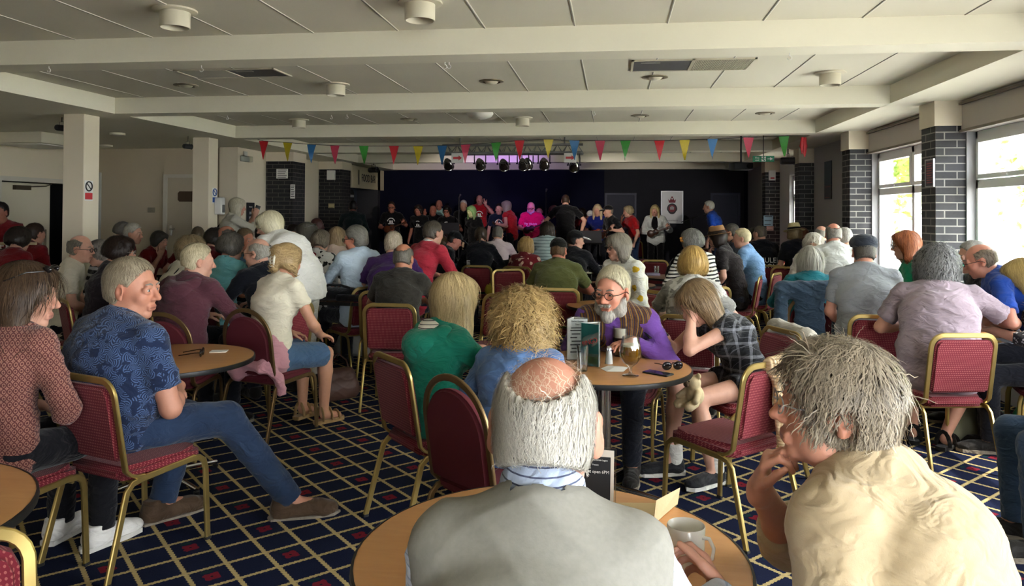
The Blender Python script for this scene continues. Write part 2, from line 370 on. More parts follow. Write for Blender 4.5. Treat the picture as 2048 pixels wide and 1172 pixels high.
# right side: brick pillars, pelmets, windows
PY = [(-2.75, 0), (-.15, 0), (2.43, 0), (5.03, 0), (7.65, 0), (10.27, 0), (12.92, 0), (15.7, 0)]
for y, _ in PY:
    m = MB(); m.box((3.07, y, 0), (3.36, y+.33, 2.46)); struct(m.build('brick_pillar', brickm))
    m = MB(); m.box((3.055, y-.015, 2.46), (3.36, y+.345, SOF)); struct(m.build('pillar_head', plain('pillar_head_beige', (.68, .61, .48), .8)))
pelm = plain('pelmet_beige', (.46, .42, .38), .8, var=.03); upvc = plain('white_upvc', (.80, .80, .80), .35, var=.01); alu = plain('grey_frame', (.36, .36, .37), .45)
gl = clear_glass()
def window(i, y0, y1, zs=.72, zt=2.40):
    w = empty('window_%d' % i, (3.42, 0, 0)); w['kind'] = 'structure'
    m = MB(); m.box((0, y0, zs), (.07, y0+.06, zt)); m.box((0, y1-.06, zs), (.07, y1, zt)); m.box((0, y0, zt-.07), (.07, y1, zt)); m.box((0, y0, zs), (.07, y1, zs+.07)); m.build('outer_frame', upvc, w)
    ym = (y0+y1)/2; m = MB()
    m.box((.0, ym-.035, zs), (.07, ym+.035, zt)); m.box((.0, y0, 1.86), (.07, y1, 1.94))
    m.build('mullion', upvc, w)
    m = MB()
    for a, b in ((y0+.06, ym-.035), (ym+.035, y1-.06)):
        for q in ((a, 1.95, a+.04, zt-.07), (b-.04, 1.95, b, zt-.07)): m.box((-.015, q[0], q[1]), (.05, q[2], q[3]))
        m.box((-.015, a+.04, 1.95), (.05, b-.04, 1.99)); m.box((-.015, a+.04, zt-.11), (.05, b-.04, zt-.07))
        m.box((-.03, (a+b)/2-.05, 1.955), (-.015, (a+b)/2+.05, 1.975))
    m.build('casement', upvc, w)
    m = MB(); m.box((.034, y0+.06, zs+.07), (.038, y1-.06, 1.86)); m.box((.034, y0+.06, 1.94), (.038, y1-.06, zt-.07)); m.build('pane', gl, w)
    m = MB(); m.rbox((-.14, y0-.02, zs-.04), (.02, y1+.02, zs), .006, 1); m.build('window_sill', upvc, w)
    m = MB(); m.box((-.08, y1-.02, 0), (-.0, y1+.04, 2.40)); m.build('jamb_post', alu, w)
    portal(3.60, ym, (zs+zt)/2, y1-y0, zt-zs)
wl = MB(); k = 1
for i in range(len(PY)-1):
    y0, y1 = PY[i][0]+.33, PY[i+1][0]
    if i == 5:   # solid bay behind the second pillar in view
        m = MB(); m.box((WR, y0, 0), (WR+.3, y1, SOF+.1)); struct(m.build('wall_right_panel', wallg)); continue
    if i == 6: window(k, y0+.5, y0+1.6, .05, 2.35); wl.box((WR+.05, y0, 0), (WR+.3, y0+.5, SOF+.1)); wl.box((WR+.05, y0+1.6, 0), (WR+.3, y1, SOF+.1)); wl.box((WR+.05, y0+.5, 2.35), (WR+.3, y0+1.6, SOF+.1)); k += 1; continue
    m = MB(); m.box((WR, y0-.04, 2.40), (WR+.3, y1+.04, SOF+.02)); m.mat(1).box((WR-.02, y0, 2.395), (WR, y1, 2.42)); m.box((WR-.03, y0, 2.655), (WR, y1, 2.675)); struct(m.build('pelmet', [pelm, plain('trim_brown', (.20, .17, .14), .6)]))
    wl.box((WR+.05, y0-.06, 0), (WR+.3, y1+.06, .68))
    window(k, y0, y1); k += 1
for y, _ in PY: wl.box((3.355, y, 0), (WR+.3, y+.33, SOF+.1))
wl.box((WR, 16.0, 0), (WR+.3, YB, SOF+.1)); wl.box((WR+.05, YF, 0), (WR+.3, PY[0][0], SOF+.1))
struct(wl.build('wall_right', wallg))
# stage platform and the two darker stage doors
m = MB(); m.box((WLB+.55, 16.6, 0), (3.2, YB, .22)); struct(m.build('stage_platform', plain('stage_black', (.012, .012, .016), .7)))
def sdoor(n, u0, u1, v):
    a, b = aty(u0, v, YB), aty(u1, v, YB); d = empty(n, (a.x, YB, .22)); d['kind'] = 'structure'; w = b.x-a.x; h = a.z-.22
    m = MB(); m.rbox((.05, -.04, 0), (w-.05, .01, h-.05), .004, 1); m.build('leaf', plain('stage_door_blue', (.013, .016, .036), .6), d)
    m = MB(); m.box((0, -.06, 0), (.05, .01, h)); m.box((w-.05, -.06, 0), (w, .01, h)); m.box((.05, -.06, h-.05), (w-.05, .01, h)); m.build('door_frame', plain('stage_frame_blue', (.018, .022, .05), .5), d)
sdoor('door_5', 1210, 1273, 386); sdoor('door_6', 1421, 1480, 386)
m = MB(); p = aty(1210, 341, YB-.3); m.box((p.x-.02, YB-.03, .22), (3.2, YB, 2.7)); struct(m.build('wall_back_panel', plain('stage_charcoal', (.014, .015, .021), .9, var=.2, sc=2)))
# outside: sunlit yard and greenery beyond the windows
m = MB(); m.box((3.6, -14, -.3), (40, 45, -.12)); m.box((-30, -30, -.3), (40, -4.3, -.12)); struct(m.build('ground_outside', plain('paving_pale', (.62, .60, .55), .9)))
leafm = NB('leaf_green'); leafm.col(leafm.mix(leafm.noise(leafm.obj(), 2.5), (.10, .20, .02), (.36, .46, .05))); leafm.set(.6); leafm.bs.inputs['Subsurface Weight'].default_value = 0
barkm = plain('bark', (.10, .07, .05), .9)
def tree(x, y, h, r, seed, label):
    R = np.random.RandomState(seed); t = empty('tree', (x, y, -.12), 0, label, 'tree', None)
    m = MB(); m.tube([(0, 0, 0), (.05, .02, h*.35), (0, .05, h*.7)], [.16, .12, .05], 8)
    for k in range(5):
        a = R.rand()*6.28; m.tube([(0, .03, h*(.3+.07*k)), (math.cos(a)*r*.6, math.sin(a)*r*.6, h*(.5+.08*k))], [.06, .02], 6)
    m.build('trunk', barkm, t, 40)
    n = 2600; cl = R.normal(size=(26, 3)); cl /= np.linalg.norm(cl, axis=1)[:, None]; cl = cl*(R.rand(26)**.4)[:, None]*np.array([r, r, h*.40])*.85+np.array([0, 0, h*.60])
    c = cl[R.randint(0, 26, n)]+R.normal(size=(n, 3))*r*.22
    a = R.normal(size=(n, 3)); a /= np.linalg.norm(a, axis=1)[:, None]; b = np.cross(a, R.normal(size=(n, 3))); b /= np.linalg.norm(b, axis=1)[:, None]
    s = (.10+.09*R.rand(n))[:, None]
    v = np.stack([c-a*s, c+b*s*.5, c+a*s, c-b*s*.5], 1).reshape(-1, 3)
    me = bpy.data.meshes.new('leaves'); me.from_pydata(v.tolist(), [], np.arange(4*n).reshape(-1, 4).tolist()); me.materials.append(leafm.m)
    link('foliage', me, t)
tree(9.0, 13.0, 4.6, 1.9, 1, 'bushy green tree outside, seen through the middle window nearest the second pillar')
tree(11.5, 18.5, 5.2, 2.0, 2, 'green tree outside, standing farther back behind the middle window')
tree(8.6, 9.0, 4.4, 1.5, 3, 'bushy green tree outside the nearest window, close to the brick pillar')
tree(9.5, 24, 5.4, 2.4, 5, 'tall green tree outside, farthest along the yard')
tree(8.0, 5.2, 4.2, 1.4, 4, 'green tree outside at the edge of the nearest window')
# ------------------------------------------------------------------ people: one continuous skinned surface per body
def A3(p): return np.array(p, dtype=np.float64)
def nrm(v): v = A3(v); n = np.linalg.norm(v); return v/n if n > 1e-9 else v
def cap(a, b, ra, rb=None, k=.02, w=None, f=1.0, flat=False, mode='u'): return dict(t='c', a=A3(a), b=A3(b), ra=ra, rb=ra if rb is None else rb, k=k, w=None if w is None else nrm(w), f=f, flat=flat, m=mode)
def ell(c, r, R=None, k=.02, mode='u'): return dict(t='e', a=A3(c), r=A3(r), R=np.eye(3) if R is None else A3(R), k=k, m=mode)
def plane(p, n, k=.0): return dict(t='p', a=A3(p), n=nrm(n), k=k, m='i')
def bbox(p):
    if p['t'] == 'c':
        r = max(p['ra'], p['rb'])*max(1, p['f']); return np.minimum(p['a'], p['b'])-r, np.maximum(p['a'], p['b'])+r
    r = np.abs(p['R']) @ p['r'] if p['t'] == 'e' else A3((9, 9, 9)); return p['a']-r, p['a']+r
def ev(p, X, Y, Z):
    a = p['a']; x, y, z = X-a[0], Y-a[1], Z-a[2]
    if p['t'] == 'p': n = p['n']; return x*n[0]+y*n[1]+z*n[2]
    if p['t'] == 'e':
        R = p['R']; r = p['r']; q = [(x*R[0, i]+y*R[1, i]+z*R[2, i])/r[i] for i in range(3)]
        k0 = np.sqrt(q[0]**2+q[1]**2+q[2]**2); q1 = np.sqrt((q[0]/r[0])**2+(q[1]/r[1])**2+(q[2]/r[2])**2)+1e-9
        return k0*(k0-1)/q1
    ba = p['b']-a; L = ba @ ba+1e-12; t = (x*ba[0]+y*ba[1]+z*ba[2])/L; h = np.clip(t, 0, 1)
    x = x-ba[0]*h; y = y-ba[1]*h; z = z-ba[2]*h; r = p['ra']+(p['rb']-p['ra'])*h; f = p['f']
    if p['w'] is not None and f != 1:
        w = p['w']; c = (x*w[0]+y*w[1]+z*w[2])*(1-1/f); x = x-w[0]*c; y = y-w[1]*c; z = z-w[2]*c
        d = np.sqrt(x*x+y*y+z*z)-r
    else: d = np.sqrt(x*x+y*y+z*z)-r
    if p['flat']: d = np.maximum(d, (t-1)*math.sqrt(L))
    return d
def comb(F, d, p):
    k = p['k']; m = p['m']
    if m == 'i': return np.maximum(F, d)
    if m == 's':
        d = -d
        if k <= 0: return np.maximum(F, d)
        h = np.clip(.5-.5*(d-F)/k, 0, 1); return d+(F-d)*h+k*h*(1-h)
    if k <= 0: return np.minimum(F, d)
    h = np.clip(.5+.5*(d-F)/k, 0, 1); return d*(1-h)+F*h-k*h*(1-h)
def field(prims, xs, ys, zs):
    F = np.full((len(xs), len(ys), len(zs)), .3, dtype=np.float32); vox = max(xs[1]-xs[0], zs[1]-zs[0])
    for p in prims:
        if p['t'] == 'p': F = np.maximum(F, ev(p, xs[:, None, None], ys[None, :, None], zs[None, None, :])); continue
        lo, hi = bbox(p); pad = p['k']+2.5*vox; ii = []
        for q, l, h in ((xs, lo[0], hi[0]), (ys, lo[1], hi[1]), (zs, lo[2], hi[2])): ii.append(slice(np.searchsorted(q, l-pad), np.searchsorted(q, h+pad)))
        if any(s.stop-s.start < 1 for s in ii): continue
        d = ev(p, xs[ii[0]][:, None, None], ys[ii[1]][None, :, None], zs[ii[2]][None, None, :])
        F[ii[0], ii[1], ii[2]] = comb(F[ii[0], ii[1], ii[2]], d, p)
    return F
def at_points(prims, P):
    F = np.full(len(P), .3)
    for p in prims: F = comb(F, ev(p, P[:, 0], P[:, 1], P[:, 2]), p)
    return F
_C = [(i >> 2 & 1, i >> 1 & 1, i & 1) for i in range(8)]
_E = [(a, b) for a in range(8) for b in range(a+1, 8) if bin(a ^ b).count('1') == 1]
def nets(F, xs, ys, zs):
    ins = F < 0; n = [s-1 for s in F.shape]
    S = np.zeros(n, np.uint8)
    for c in _C: S += ins[c[0]:c[0]+n[0], c[1]:c[1]+n[1], c[2]:c[2]+n[2]]
    idx = np.argwhere((S > 0) & (S < 8))
    if len(idx) == 0: return np.zeros((0, 3)), np.zeros((0, 4), int)
    V = np.stack([F[idx[:, 0]+c[0], idx[:, 1]+c[1], idx[:, 2]+c[2]] for c in _C], 1).astype(np.float64)
    acc = np.zeros((len(idx), 3)); cnt = np.zeros(len(idx))
    for a, b in _E:
        va, vb = V[:, a], V[:, b]; cr = (va < 0) != (vb < 0); t = np.where(cr, va/(va-vb+1e-12), 0)
        acc += cr[:, None]*(A3(_C[a])[None]+t[:, None]*(A3(_C[b])-A3(_C[a]))[None]); cnt += cr
    fr = acc/cnt[:, None]; P = np.empty_like(fr)
    for i, q in enumerate((xs, ys, zs)): P[:, i] = q[idx[:, i]]+fr[:, i]*(q[1]-q[0])
    M_ = np.full(n, -1, np.int32); M_[idx[:, 0], idx[:, 1], idx[:, 2]] = np.arange(len(idx))
    Q = []
    for ax in range(3):
        o1, o2 = (ax+1) % 3, (ax+2) % 3
        sl0 = [slice(None)]*3; sl1 = [slice(None)]*3; sl0[ax] = slice(0, -1); sl1[ax] = slice(1, None)
        A_, B_ = ins[tuple(sl0)], ins[tuple(sl1)]; e = np.argwhere(A_ != B_)
        e = e[(e[:, o1] > 0) & (e[:, o2] > 0) & (e[:, o1] < n[o1]) & (e[:, o2] < n[o2])]
        if len(e) == 0: continue
        fl = A_[e[:, 0], e[:, 1], e[:, 2]]
        def g(d1, d2): q = e.copy(); q[:, o1] -= d1; q[:, o2] -= d2; return M_[q[:, 0], q[:, 1], q[:, 2]]
        q = np.stack([g(1, 1), g(0, 1), g(0, 0), g(1, 0)], 1); q[~fl] = q[~fl][:, ::-1]; Q.append(q)
    return P, (np.concatenate(Q) if Q else np.zeros((0, 4), int))
def ax_(lo, hi, v): return np.arange(lo-2.5*v, hi+3.5*v, v)
def sdf(prims, vox, boxes=()):
    u = [p for p in prims if p['m'] == 'u']; bb = [bbox(p) for p in u]
    lo = np.min([b[0] for b in bb], 0); hi = np.max([b[1] for b in bb], 0)
    xs, ys, zs = [ax_(lo[i], hi[i], vox) for i in range(3)]
    P, Q = nets(field(prims, xs, ys, zs), xs, ys, zs)
    if not boxes: return P, Q
    VV = [P]; QQ = []; o = len(P)
    for (bl, bh, v) in boxes:
        ins = np.all((P > bl+vox*1.1) & (P < bh-vox*1.1), 1); Q = Q[~np.all(ins[Q], 1)]
    QQ.append(Q)
    for (bl, bh, v) in boxes:
        q = [np.arange(bl[i], bh[i]+v, v) for i in range(3)]; P2, Q2 = nets(field(prims, *q), *q); VV.append(P2); QQ.append(Q2+o); o += len(P2)
    return np.concatenate(VV), np.concatenate(QQ)
def mk(name, P, Q, mat, parent=None, smooth=True, tint=None, disp=None):
    used = np.unique(Q) if len(Q) else np.zeros(0, int); rm = np.full(len(P), -1); rm[used] = np.arange(len(used)); P = P[used]; Q = rm[Q]
    if tint is not None: tint = tint[used]
    me = bpy.data.meshes.new(name); k = Q.shape[1] if len(Q) else 4
    me.vertices.add(len(P)); me.vertices.foreach_set('co', P.astype(np.float32).ravel())
    me.loops.add(len(Q)*k); me.loops.foreach_set('vertex_index', Q.astype(np.int32).ravel())
    me.polygons.add(len(Q)); me.polygons.foreach_set('loop_start', np.arange(len(Q), dtype=np.int32)*k)
    me.update(calc_edges=True)
    if smooth: me.polygons.foreach_set('use_smooth', np.ones(len(Q), bool))
    if disp is not None and len(P):
        N = np.empty(len(P)*3, np.float32); me.vertex_normals.foreach_get('vector', N); P = P+N.reshape(-1, 3)*disp(P)[:, None]
        me.vertices.foreach_set('co', P.astype(np.float32).ravel()); me.update()
    if tint is not None:
        at = me.color_attributes.new('tint', 'FLOAT_COLOR', 'POINT'); c = np.ones((len(P), 4), np.float32); c[:, :3] = tint if tint.ndim == 2 else tint[:, None]; at.data.foreach_set('color', c.ravel())
    me.materials.append(mat); return link(name, me, parent)
_RW = np.random.RandomState(3); _WK = _RW.normal(size=(9, 3)); _WP = _RW.rand(9)*6.28
def wob(P, sc, seed=0):
    s = np.zeros(len(P))
    for i in range(7): s += np.sin(P @ _WK[(i+seed) % 9]*sc*(.7+.22*i)+_WP[(i*2+seed) % 9]+seed)
    return s/7
def folds(amp, sc=26, seed=0, ref=0.0):
    def f(P):
        q = P.copy(); w = wob(P, 9, seed); q[:, 2] *= 1.7
        r = 1-np.abs(np.sin(q @ A3((.75, .45, 1.0))*sc*.8+2.6*w+seed))*1.0; r2 = 1-np.abs(np.sin(q @ A3((-.8, .5, .9))*sc*.7+2.2*wob(P, 11, seed+2)))
        g = .5+.5*wob(P, 7, seed+4)
        return amp*((r**2-.33)*g+(r2**2-.33)*(1-g)*.9)+amp*.5*wob(P, 16, seed+1)
    return f
# materials for people
def skin(c):
    n = 'skin_'+c
    if n in MATS: return MATS[n]
    b = NB(n); a = b.n('Attribute', attribute_name='tint'); o = b.obj(); r = rgb(c)
    mx = b.n('Mix', data_type='RGBA', blend_type='MULTIPLY'); mx.inputs[0].default_value = 1
    b.l(b.mix(b.noise(o, 38, 4, .65), tuple(x*.86 for x in r), tuple(min(1, x*1.1) for x in r)), mx.inputs[6]); b.l(a.outputs['Color'], mx.inputs[7]); b.col(mx.outputs[2])
    b.set(.48, spec=.4); b.bump(b.noise(o, 220, 2), .12, .002); MATS[n] = b.m; return b.m
def hairm(c, c2=None):
    n = 'hair_'+c+(c2 or '')
    if n in MATS: return MATS[n]
    b = NB(n); a = b.n('Attribute', attribute_name='tint'); r = rgb(c); r2 = rgb(c2) if c2 else tuple(x*.45 for x in r)
    x = b.sep(a.outputs['Color']); b.col(b.mix(x[0], r2, r)); b.set(.42, spec=.35); MATS[n] = b.m; return b.m
def cloth(c, pat=None, c2='#ffffff', sc=1.0, rough=.9, c3=None):
    n = 'cloth_%s_%s_%s_%g' % (c.strip('#'), pat, c2, sc)
    if n in MATS: return MATS[n]
    b = NB(n); o = b.obj(); r, r2 = rgb(c), rgb(c2)
    base = b.mix(b.noise(o, 14, 3), tuple(x*.88 for x in r), tuple(min(1, x*1.1) for x in r)); x, y, z = b.sep(o)
    if pat == 'stripe':
        q = b.math('FRACT', b.math('MULTIPLY', b.math('ADD', z, b.math('MULTIPLY', b.noise(o, 4, 1), .03)), 22*sc)); col = b.mix(b.math('LESS_THAN', q, .42), base, r2)
    elif pat == 'pin':
        q = b.math('FRACT', b.math('MULTIPLY', z, 62*sc)); col = b.mix(b.math('LESS_THAN', q, .18), base, r2)
    elif pat == 'vstripe':
        q = b.math('FRACT', b.math('MULTIPLY', b.math('ADD', x, b.math('MULTIPLY', y, .8)), 26*sc)); q2 = b.math('FRACT', b.math('MULTIPLY', b.math('ADD', x, b.math('MULTIPLY', y, .8)), 61*sc))
        col = b.mix(b.math('LESS_THAN', q2, .3), b.mix(b.math('LESS_THAN', q, .4), base, r2), rgb(c3 or '#202040'))
    elif pat == 'plaid':
        def st(v, w): return b.math('MULTIPLY', b.math('LESS_THAN', b.math('FRACT', b.math('MULTIPLY', v, 11*sc)), w), .5)
        f = b.math('ADD', st(b.math('ADD', x, y), .22), st(z, .2)); f2 = b.math('LESS_THAN', b.math('FRACT', b.math('MULTIPLY', b.math('ADD', z, x), 22*sc)), .06)
        col = b.mix(f, base, r2); col = b.mix(b.math('MULTIPLY', f2, .5), col, r2)
    elif pat == 'leaf':
        w = b.n('TexWave', wave_type='RINGS', rings_direction='SPHERICAL'); v = b.n('TexVoronoi', feature='F1'); b.l(o, v.inputs['Vector']); v.inputs['Scale'].default_value = 9*sc
        sub = b.n('VectorMath', operation='SUBTRACT'); b.l(o, sub.inputs[0]); b.l(v.outputs['Position'], sub.inputs[1]); px, py, pz = b.sep(sub.outputs[0])
        th = b.math('ARCTAN2', b.math('ADD', px, b.math('MULTIPLY', py, .7)), pz); f = b.math('GREATER_THAN', b.math('SINE', b.math('ADD', b.math('MULTIPLY', th, 13), b.math('MULTIPLY', v.outputs['Distance'], 25))), .15)
        g = b.math('GREATER_THAN', b.noise(o, 11*sc, 1), .44); col = b.mix(b.math('MULTIPLY', f, g), base, r2)
    elif pat == 'floral':
        v = b.vor(o, 17*sc, 'SMOOTH_F1'); f = b.math('LESS_THAN', b.math('ADD', v, b.math('MULTIPLY', b.noise(o, 30*sc, 2), .35)), .50)
        g = b.math('LESS_THAN', b.math('ADD', b.vor(o, 7*sc), b.math('MULTIPLY', b.noise(o, 24, 2), .3)), .36); col = b.mix(f, base, r2); col = b.mix(g, col, rgb(c3)) if c3 else col
    elif pat == 'dots':
        f = b.math('LESS_THAN', b.vor(o, 46*sc), .33); col = b.mix(f, base, r2)
    elif pat == 'tile':
        def q(v): return b.math('ABSOLUTE', b.math('SUBTRACT', b.math('FRACT', b.math('MULTIPLY', v, 24*sc)), .5))
        h = b.math('ADD', x, b.math('MULTIPLY', y, .9)); a1, a2 = q(h), q(z); rr = b.math('SQRT', b.math('ADD', b.math('MULTIPLY', a1, a1), b.math('MULTIPLY', a2, a2)))
        f = b.math('LESS_THAN', b.math('SINE', b.math('MULTIPLY', rr, 19)), -.1); col = b.mix(f, base, r2)
    elif pat == 'mottle': col = b.mix(b.math('GREATER_THAN', b.noise(o, 9*sc, 3), .52), base, r2)
    elif pat == 'wash': col = b.mix(b.noise(o, 5*sc, 3), r, r2)
    elif pat == 'denim': col = b.mix(b.noise(o, 7, 3), r, r2)
    else: col = base
    b.col(col); b.set(rough, spec=.2, sheen=.15); b.bump(b.math('ADD', b.math('MULTIPLY', b.noise(o, 320, 2), .05), b.noise(b.obj(scale=(1, 1, 1.7)), 10, 2, .5, 1.6)), .55, .03); MATS[n] = b.m; return b.m
def rotm(yaw, pitch=0, roll=0):
    """columns: right, forward, up.  yaw ccw (left) +, pitch down +, roll to the right +"""
    e = Matrix.Rotation(math.radians(yaw), 3, 'Z') @ Matrix.Rotation(math.radians(-pitch), 3, 'X') @ Matrix.Rotation(math.radians(roll), 3, 'Y')
    return np.array(e)
def ik(S, Wt, l1, l2, hint):
    d = Wt-S; L = np.linalg.norm(d); L2 = min(L, (l1+l2)*.995); Wt = S+d/L*L2; d = d/L
    a = (l1*l1-l2*l2+L2*L2)/(2*L2); h = math.sqrt(max(l1*l1-a*a, 0)); hv = A3(hint); hv = hv-d*(hv @ d); return S+d*a+nrm(hv)*h, Wt
def hand_prims(Wp, d, n, t, s, curl=(25, 35, 25), thumb=30, spread=4, kk=.004):
    d = nrm(d); n = A3(n); n = nrm(n-d*(n @ d)); t0 = np.cross(d, n); t = t0 if t0 @ A3(t) > 0 else -t0
    pr = [cap(Wp-d*.02*s, Wp+d*.03*s, .024*s, .020*s, .015, t, 1.25), cap(Wp+d*.03*s, Wp+d*.083*s, .0145*s, .0125*s, .012, t, 2.75)]
    for i, (o, L, b) in enumerate(((.030, .074, .086), (.010, .082, .090), (-.010, .076, .087), (-.029, .060, .080))):
        p = Wp+(d*b+t*o)*s; ang = 0; q = p-d*.012*s
        sp = math.radians(spread)*(1.5-i)
        for j, (fr, c) in enumerate(zip((.46, .30, .24), curl)):
            ang += math.radians(c+(i-1.5)*2.5); dd = d*math.cos(ang)+n*math.sin(ang); dd = nrm(dd+t*math.sin(sp)*math.cos(ang)); e = p+dd*L*fr*s
            pr.append(cap(q if j == 0 else p, e, (.0093-.0008*j)*s, (.0088-.0010*j)*s, kk if j else .006)); p = e
    b0 = Wp+(d*.022+t*.022)*s; th = math.radians(thumb); d1 = nrm(d*.72+t*math.cos(th)*.8+n*math.sin(th)*.8); e = b0+d1*.046*s; d2 = nrm(d*.85+t*.25*math.cos(th)+n*math.sin(th)*.8); e2 = e+d2*.034*s; e3 = e2+nrm(d2+n*.15)*.026*s
    pr += [cap(b0, e, .0135*s, .0110*s, .010), cap(e, e2, .0108*s, .0098*s, .005), cap(e2, e3, .0097*s, .0080*s, .005)]
    return pr
def head_prims(c, R, s, nk, fem=False, face=1.0, neck_r=.054, jowl=0, earx=.077):
    T = lambda x, y, z: c+R @ (A3((x, y, z))*s); r = R
    pr = [cap(nk, T(0, -.022, -.055), neck_r*s*1.05, (neck_r-.003)*s, .03)]
    pr += [ell(T(0, -.016, .030), A3((.074, .096, .088))*s, R, .03), ell(T(0, .028, -.032), A3((.058, .062, .078))*s, R, .03),
           cap(T(-.034, .022, -.078), T(.034, .022, -.078), (.030+jowl)*s, None, .03), ell(T(0, .066, -.098), A3((.024, .018, .018))*s, R, .022),
           ell(T(-.036, .058, -.028), A3((.026, .024, .026))*s, R, .02), ell(T(.036, .058, -.028), A3((.026, .024, .026))*s, R, .02),
           cap(T(-.034, .078, .028), T(.034, .078, .028), .0105*s, None, .014),
           ell(T(-.031, .101, .006), A3((.017, .015, .013))*s, R, .012, 's'), ell(T(.031, .101, .006), A3((.017, .015, .013))*s, R, .012, 's'),
           *[ell(T(q*.031, .0800, .0150), A3((.0185, .0125, .0085))*s, R, .003) for q in (-1, 1)], *[ell(T(q*.031, .0800, -.0065), A3((.0180, .0110, .0065))*s, R, .003) for q in (-1, 1)], *[ell(T(q*.0465, .0745, .004), A3((.008, .012, .012))*s, R, .004) for q in (-1, 1)],
           cap(T(0, .083, .016), T(0, .109, -.026), .0085*s, .0125*s, .012), ell(T(-.012, .094, -.033), A3((.010, .011, .008))*s, R, .006), ell(T(.012, .094, -.033), A3((.010, .011, .008))*s, R, .006),
           cap(T(-.019, .086, -.062), T(.019, .086, -.062), .0075*s, None, .008), cap(T(-.016, .085, -.073), T(.016, .085, -.073), .0085*s, None, .008)]
    if not fem: pr.append(ell(T(0, -.03, -.062), A3((.05, .05, .05))*s, R, .03))
    for q in (-1, 1):
        pr += [ell(T(q*earx, -.012, -.006), A3((.010, .021, .034))*s*(1+(earx-.077)*18), R @ rotm(q*-22, 0, 0), .008), ell(T(q*(earx+.008), -.006, -.003), A3((.007, .011, .017))*s, R @ rotm(q*-22, 0, 0), .006, 's'), ell(T(q*(earx+.003), -.004, -.031), A3((.008, .010, .011))*s, R, .006)]
    return pr
def eye_mesh(c, R, s, par, iris):
    T = lambda x, y, z: Vector(c+R @ (A3((x, y, z))*s))
    RM = Matrix(R.tolist())
    for q in (-1, 1):
        m = MB(); m.ball(T(q*.0300, .0752, .004), .0120*s, 8); m.mat(1).ball(T(q*.0300, .0836, .0035), (.0066*s, .0042*s, .0066*s), 5, RM)
        m.build('eye', [plain('eye_white', (.46, .42, .39), .25, var=.02), plain('iris_'+iris, {'b': (.03, .025, .02), 'g': (.06, .08, .09)}[iris], .2)], par, 80)
        e = MB(); e.tube([T(q*.013, .0885, .025), T(q*.031, .0905, .031), T(q*.050, .0785, .027)], [.0028*s, .0042*s, .0020*s], 6); e.build('eyebrow', plain('brow_hair', (.22, .19, .16), .8), par, 60)
def glasses_mesh(c, R, s, par, color=(.02, .02, .02), thick=.0018, sun=False):
    T = lambda x, y, z: Vector(c+R @ (A3((x, y, z))*s))
    m = MB()
    for q in (-1, 1):
        ring = [T(q*.033+.023*math.cos(a), .108-.004*abs(math.cos(a)), .002+.018*math.sin(a)) for a in np.linspace(0, 2*PI, 16, endpoint=False)]
        m.tube(ring, thick*s, 5, closed=True)
        m.tube([T(q*.056, .104, .006), T(q*.074, .085, .006), T(q*.083, .0, .005), T(q*.082, -.022, -.012)], thick*s, 5)
    m.tube([T(-.010, .108, .006), T(0, .112, .009), T(.010, .108, .006)], thick*s, 5)
    g = m.build('glasses', plain('frame_%.2f_%.2f' % (color[0], color[2]), color, .3, .4), par, 60)
    m = MB()
    for q in (-1, 1): m.add([T(q*.033+.022*math.cos(a), .1075, .002+.0172*math.sin(a)) for a in np.linspace(0, 2*PI, 16, endpoint=False)], [tuple(range(16))])
    m.build('lens', clear_glass('lens_glass', (.55, .5, .45) if sun else (.96, .97, .97), .05), g)
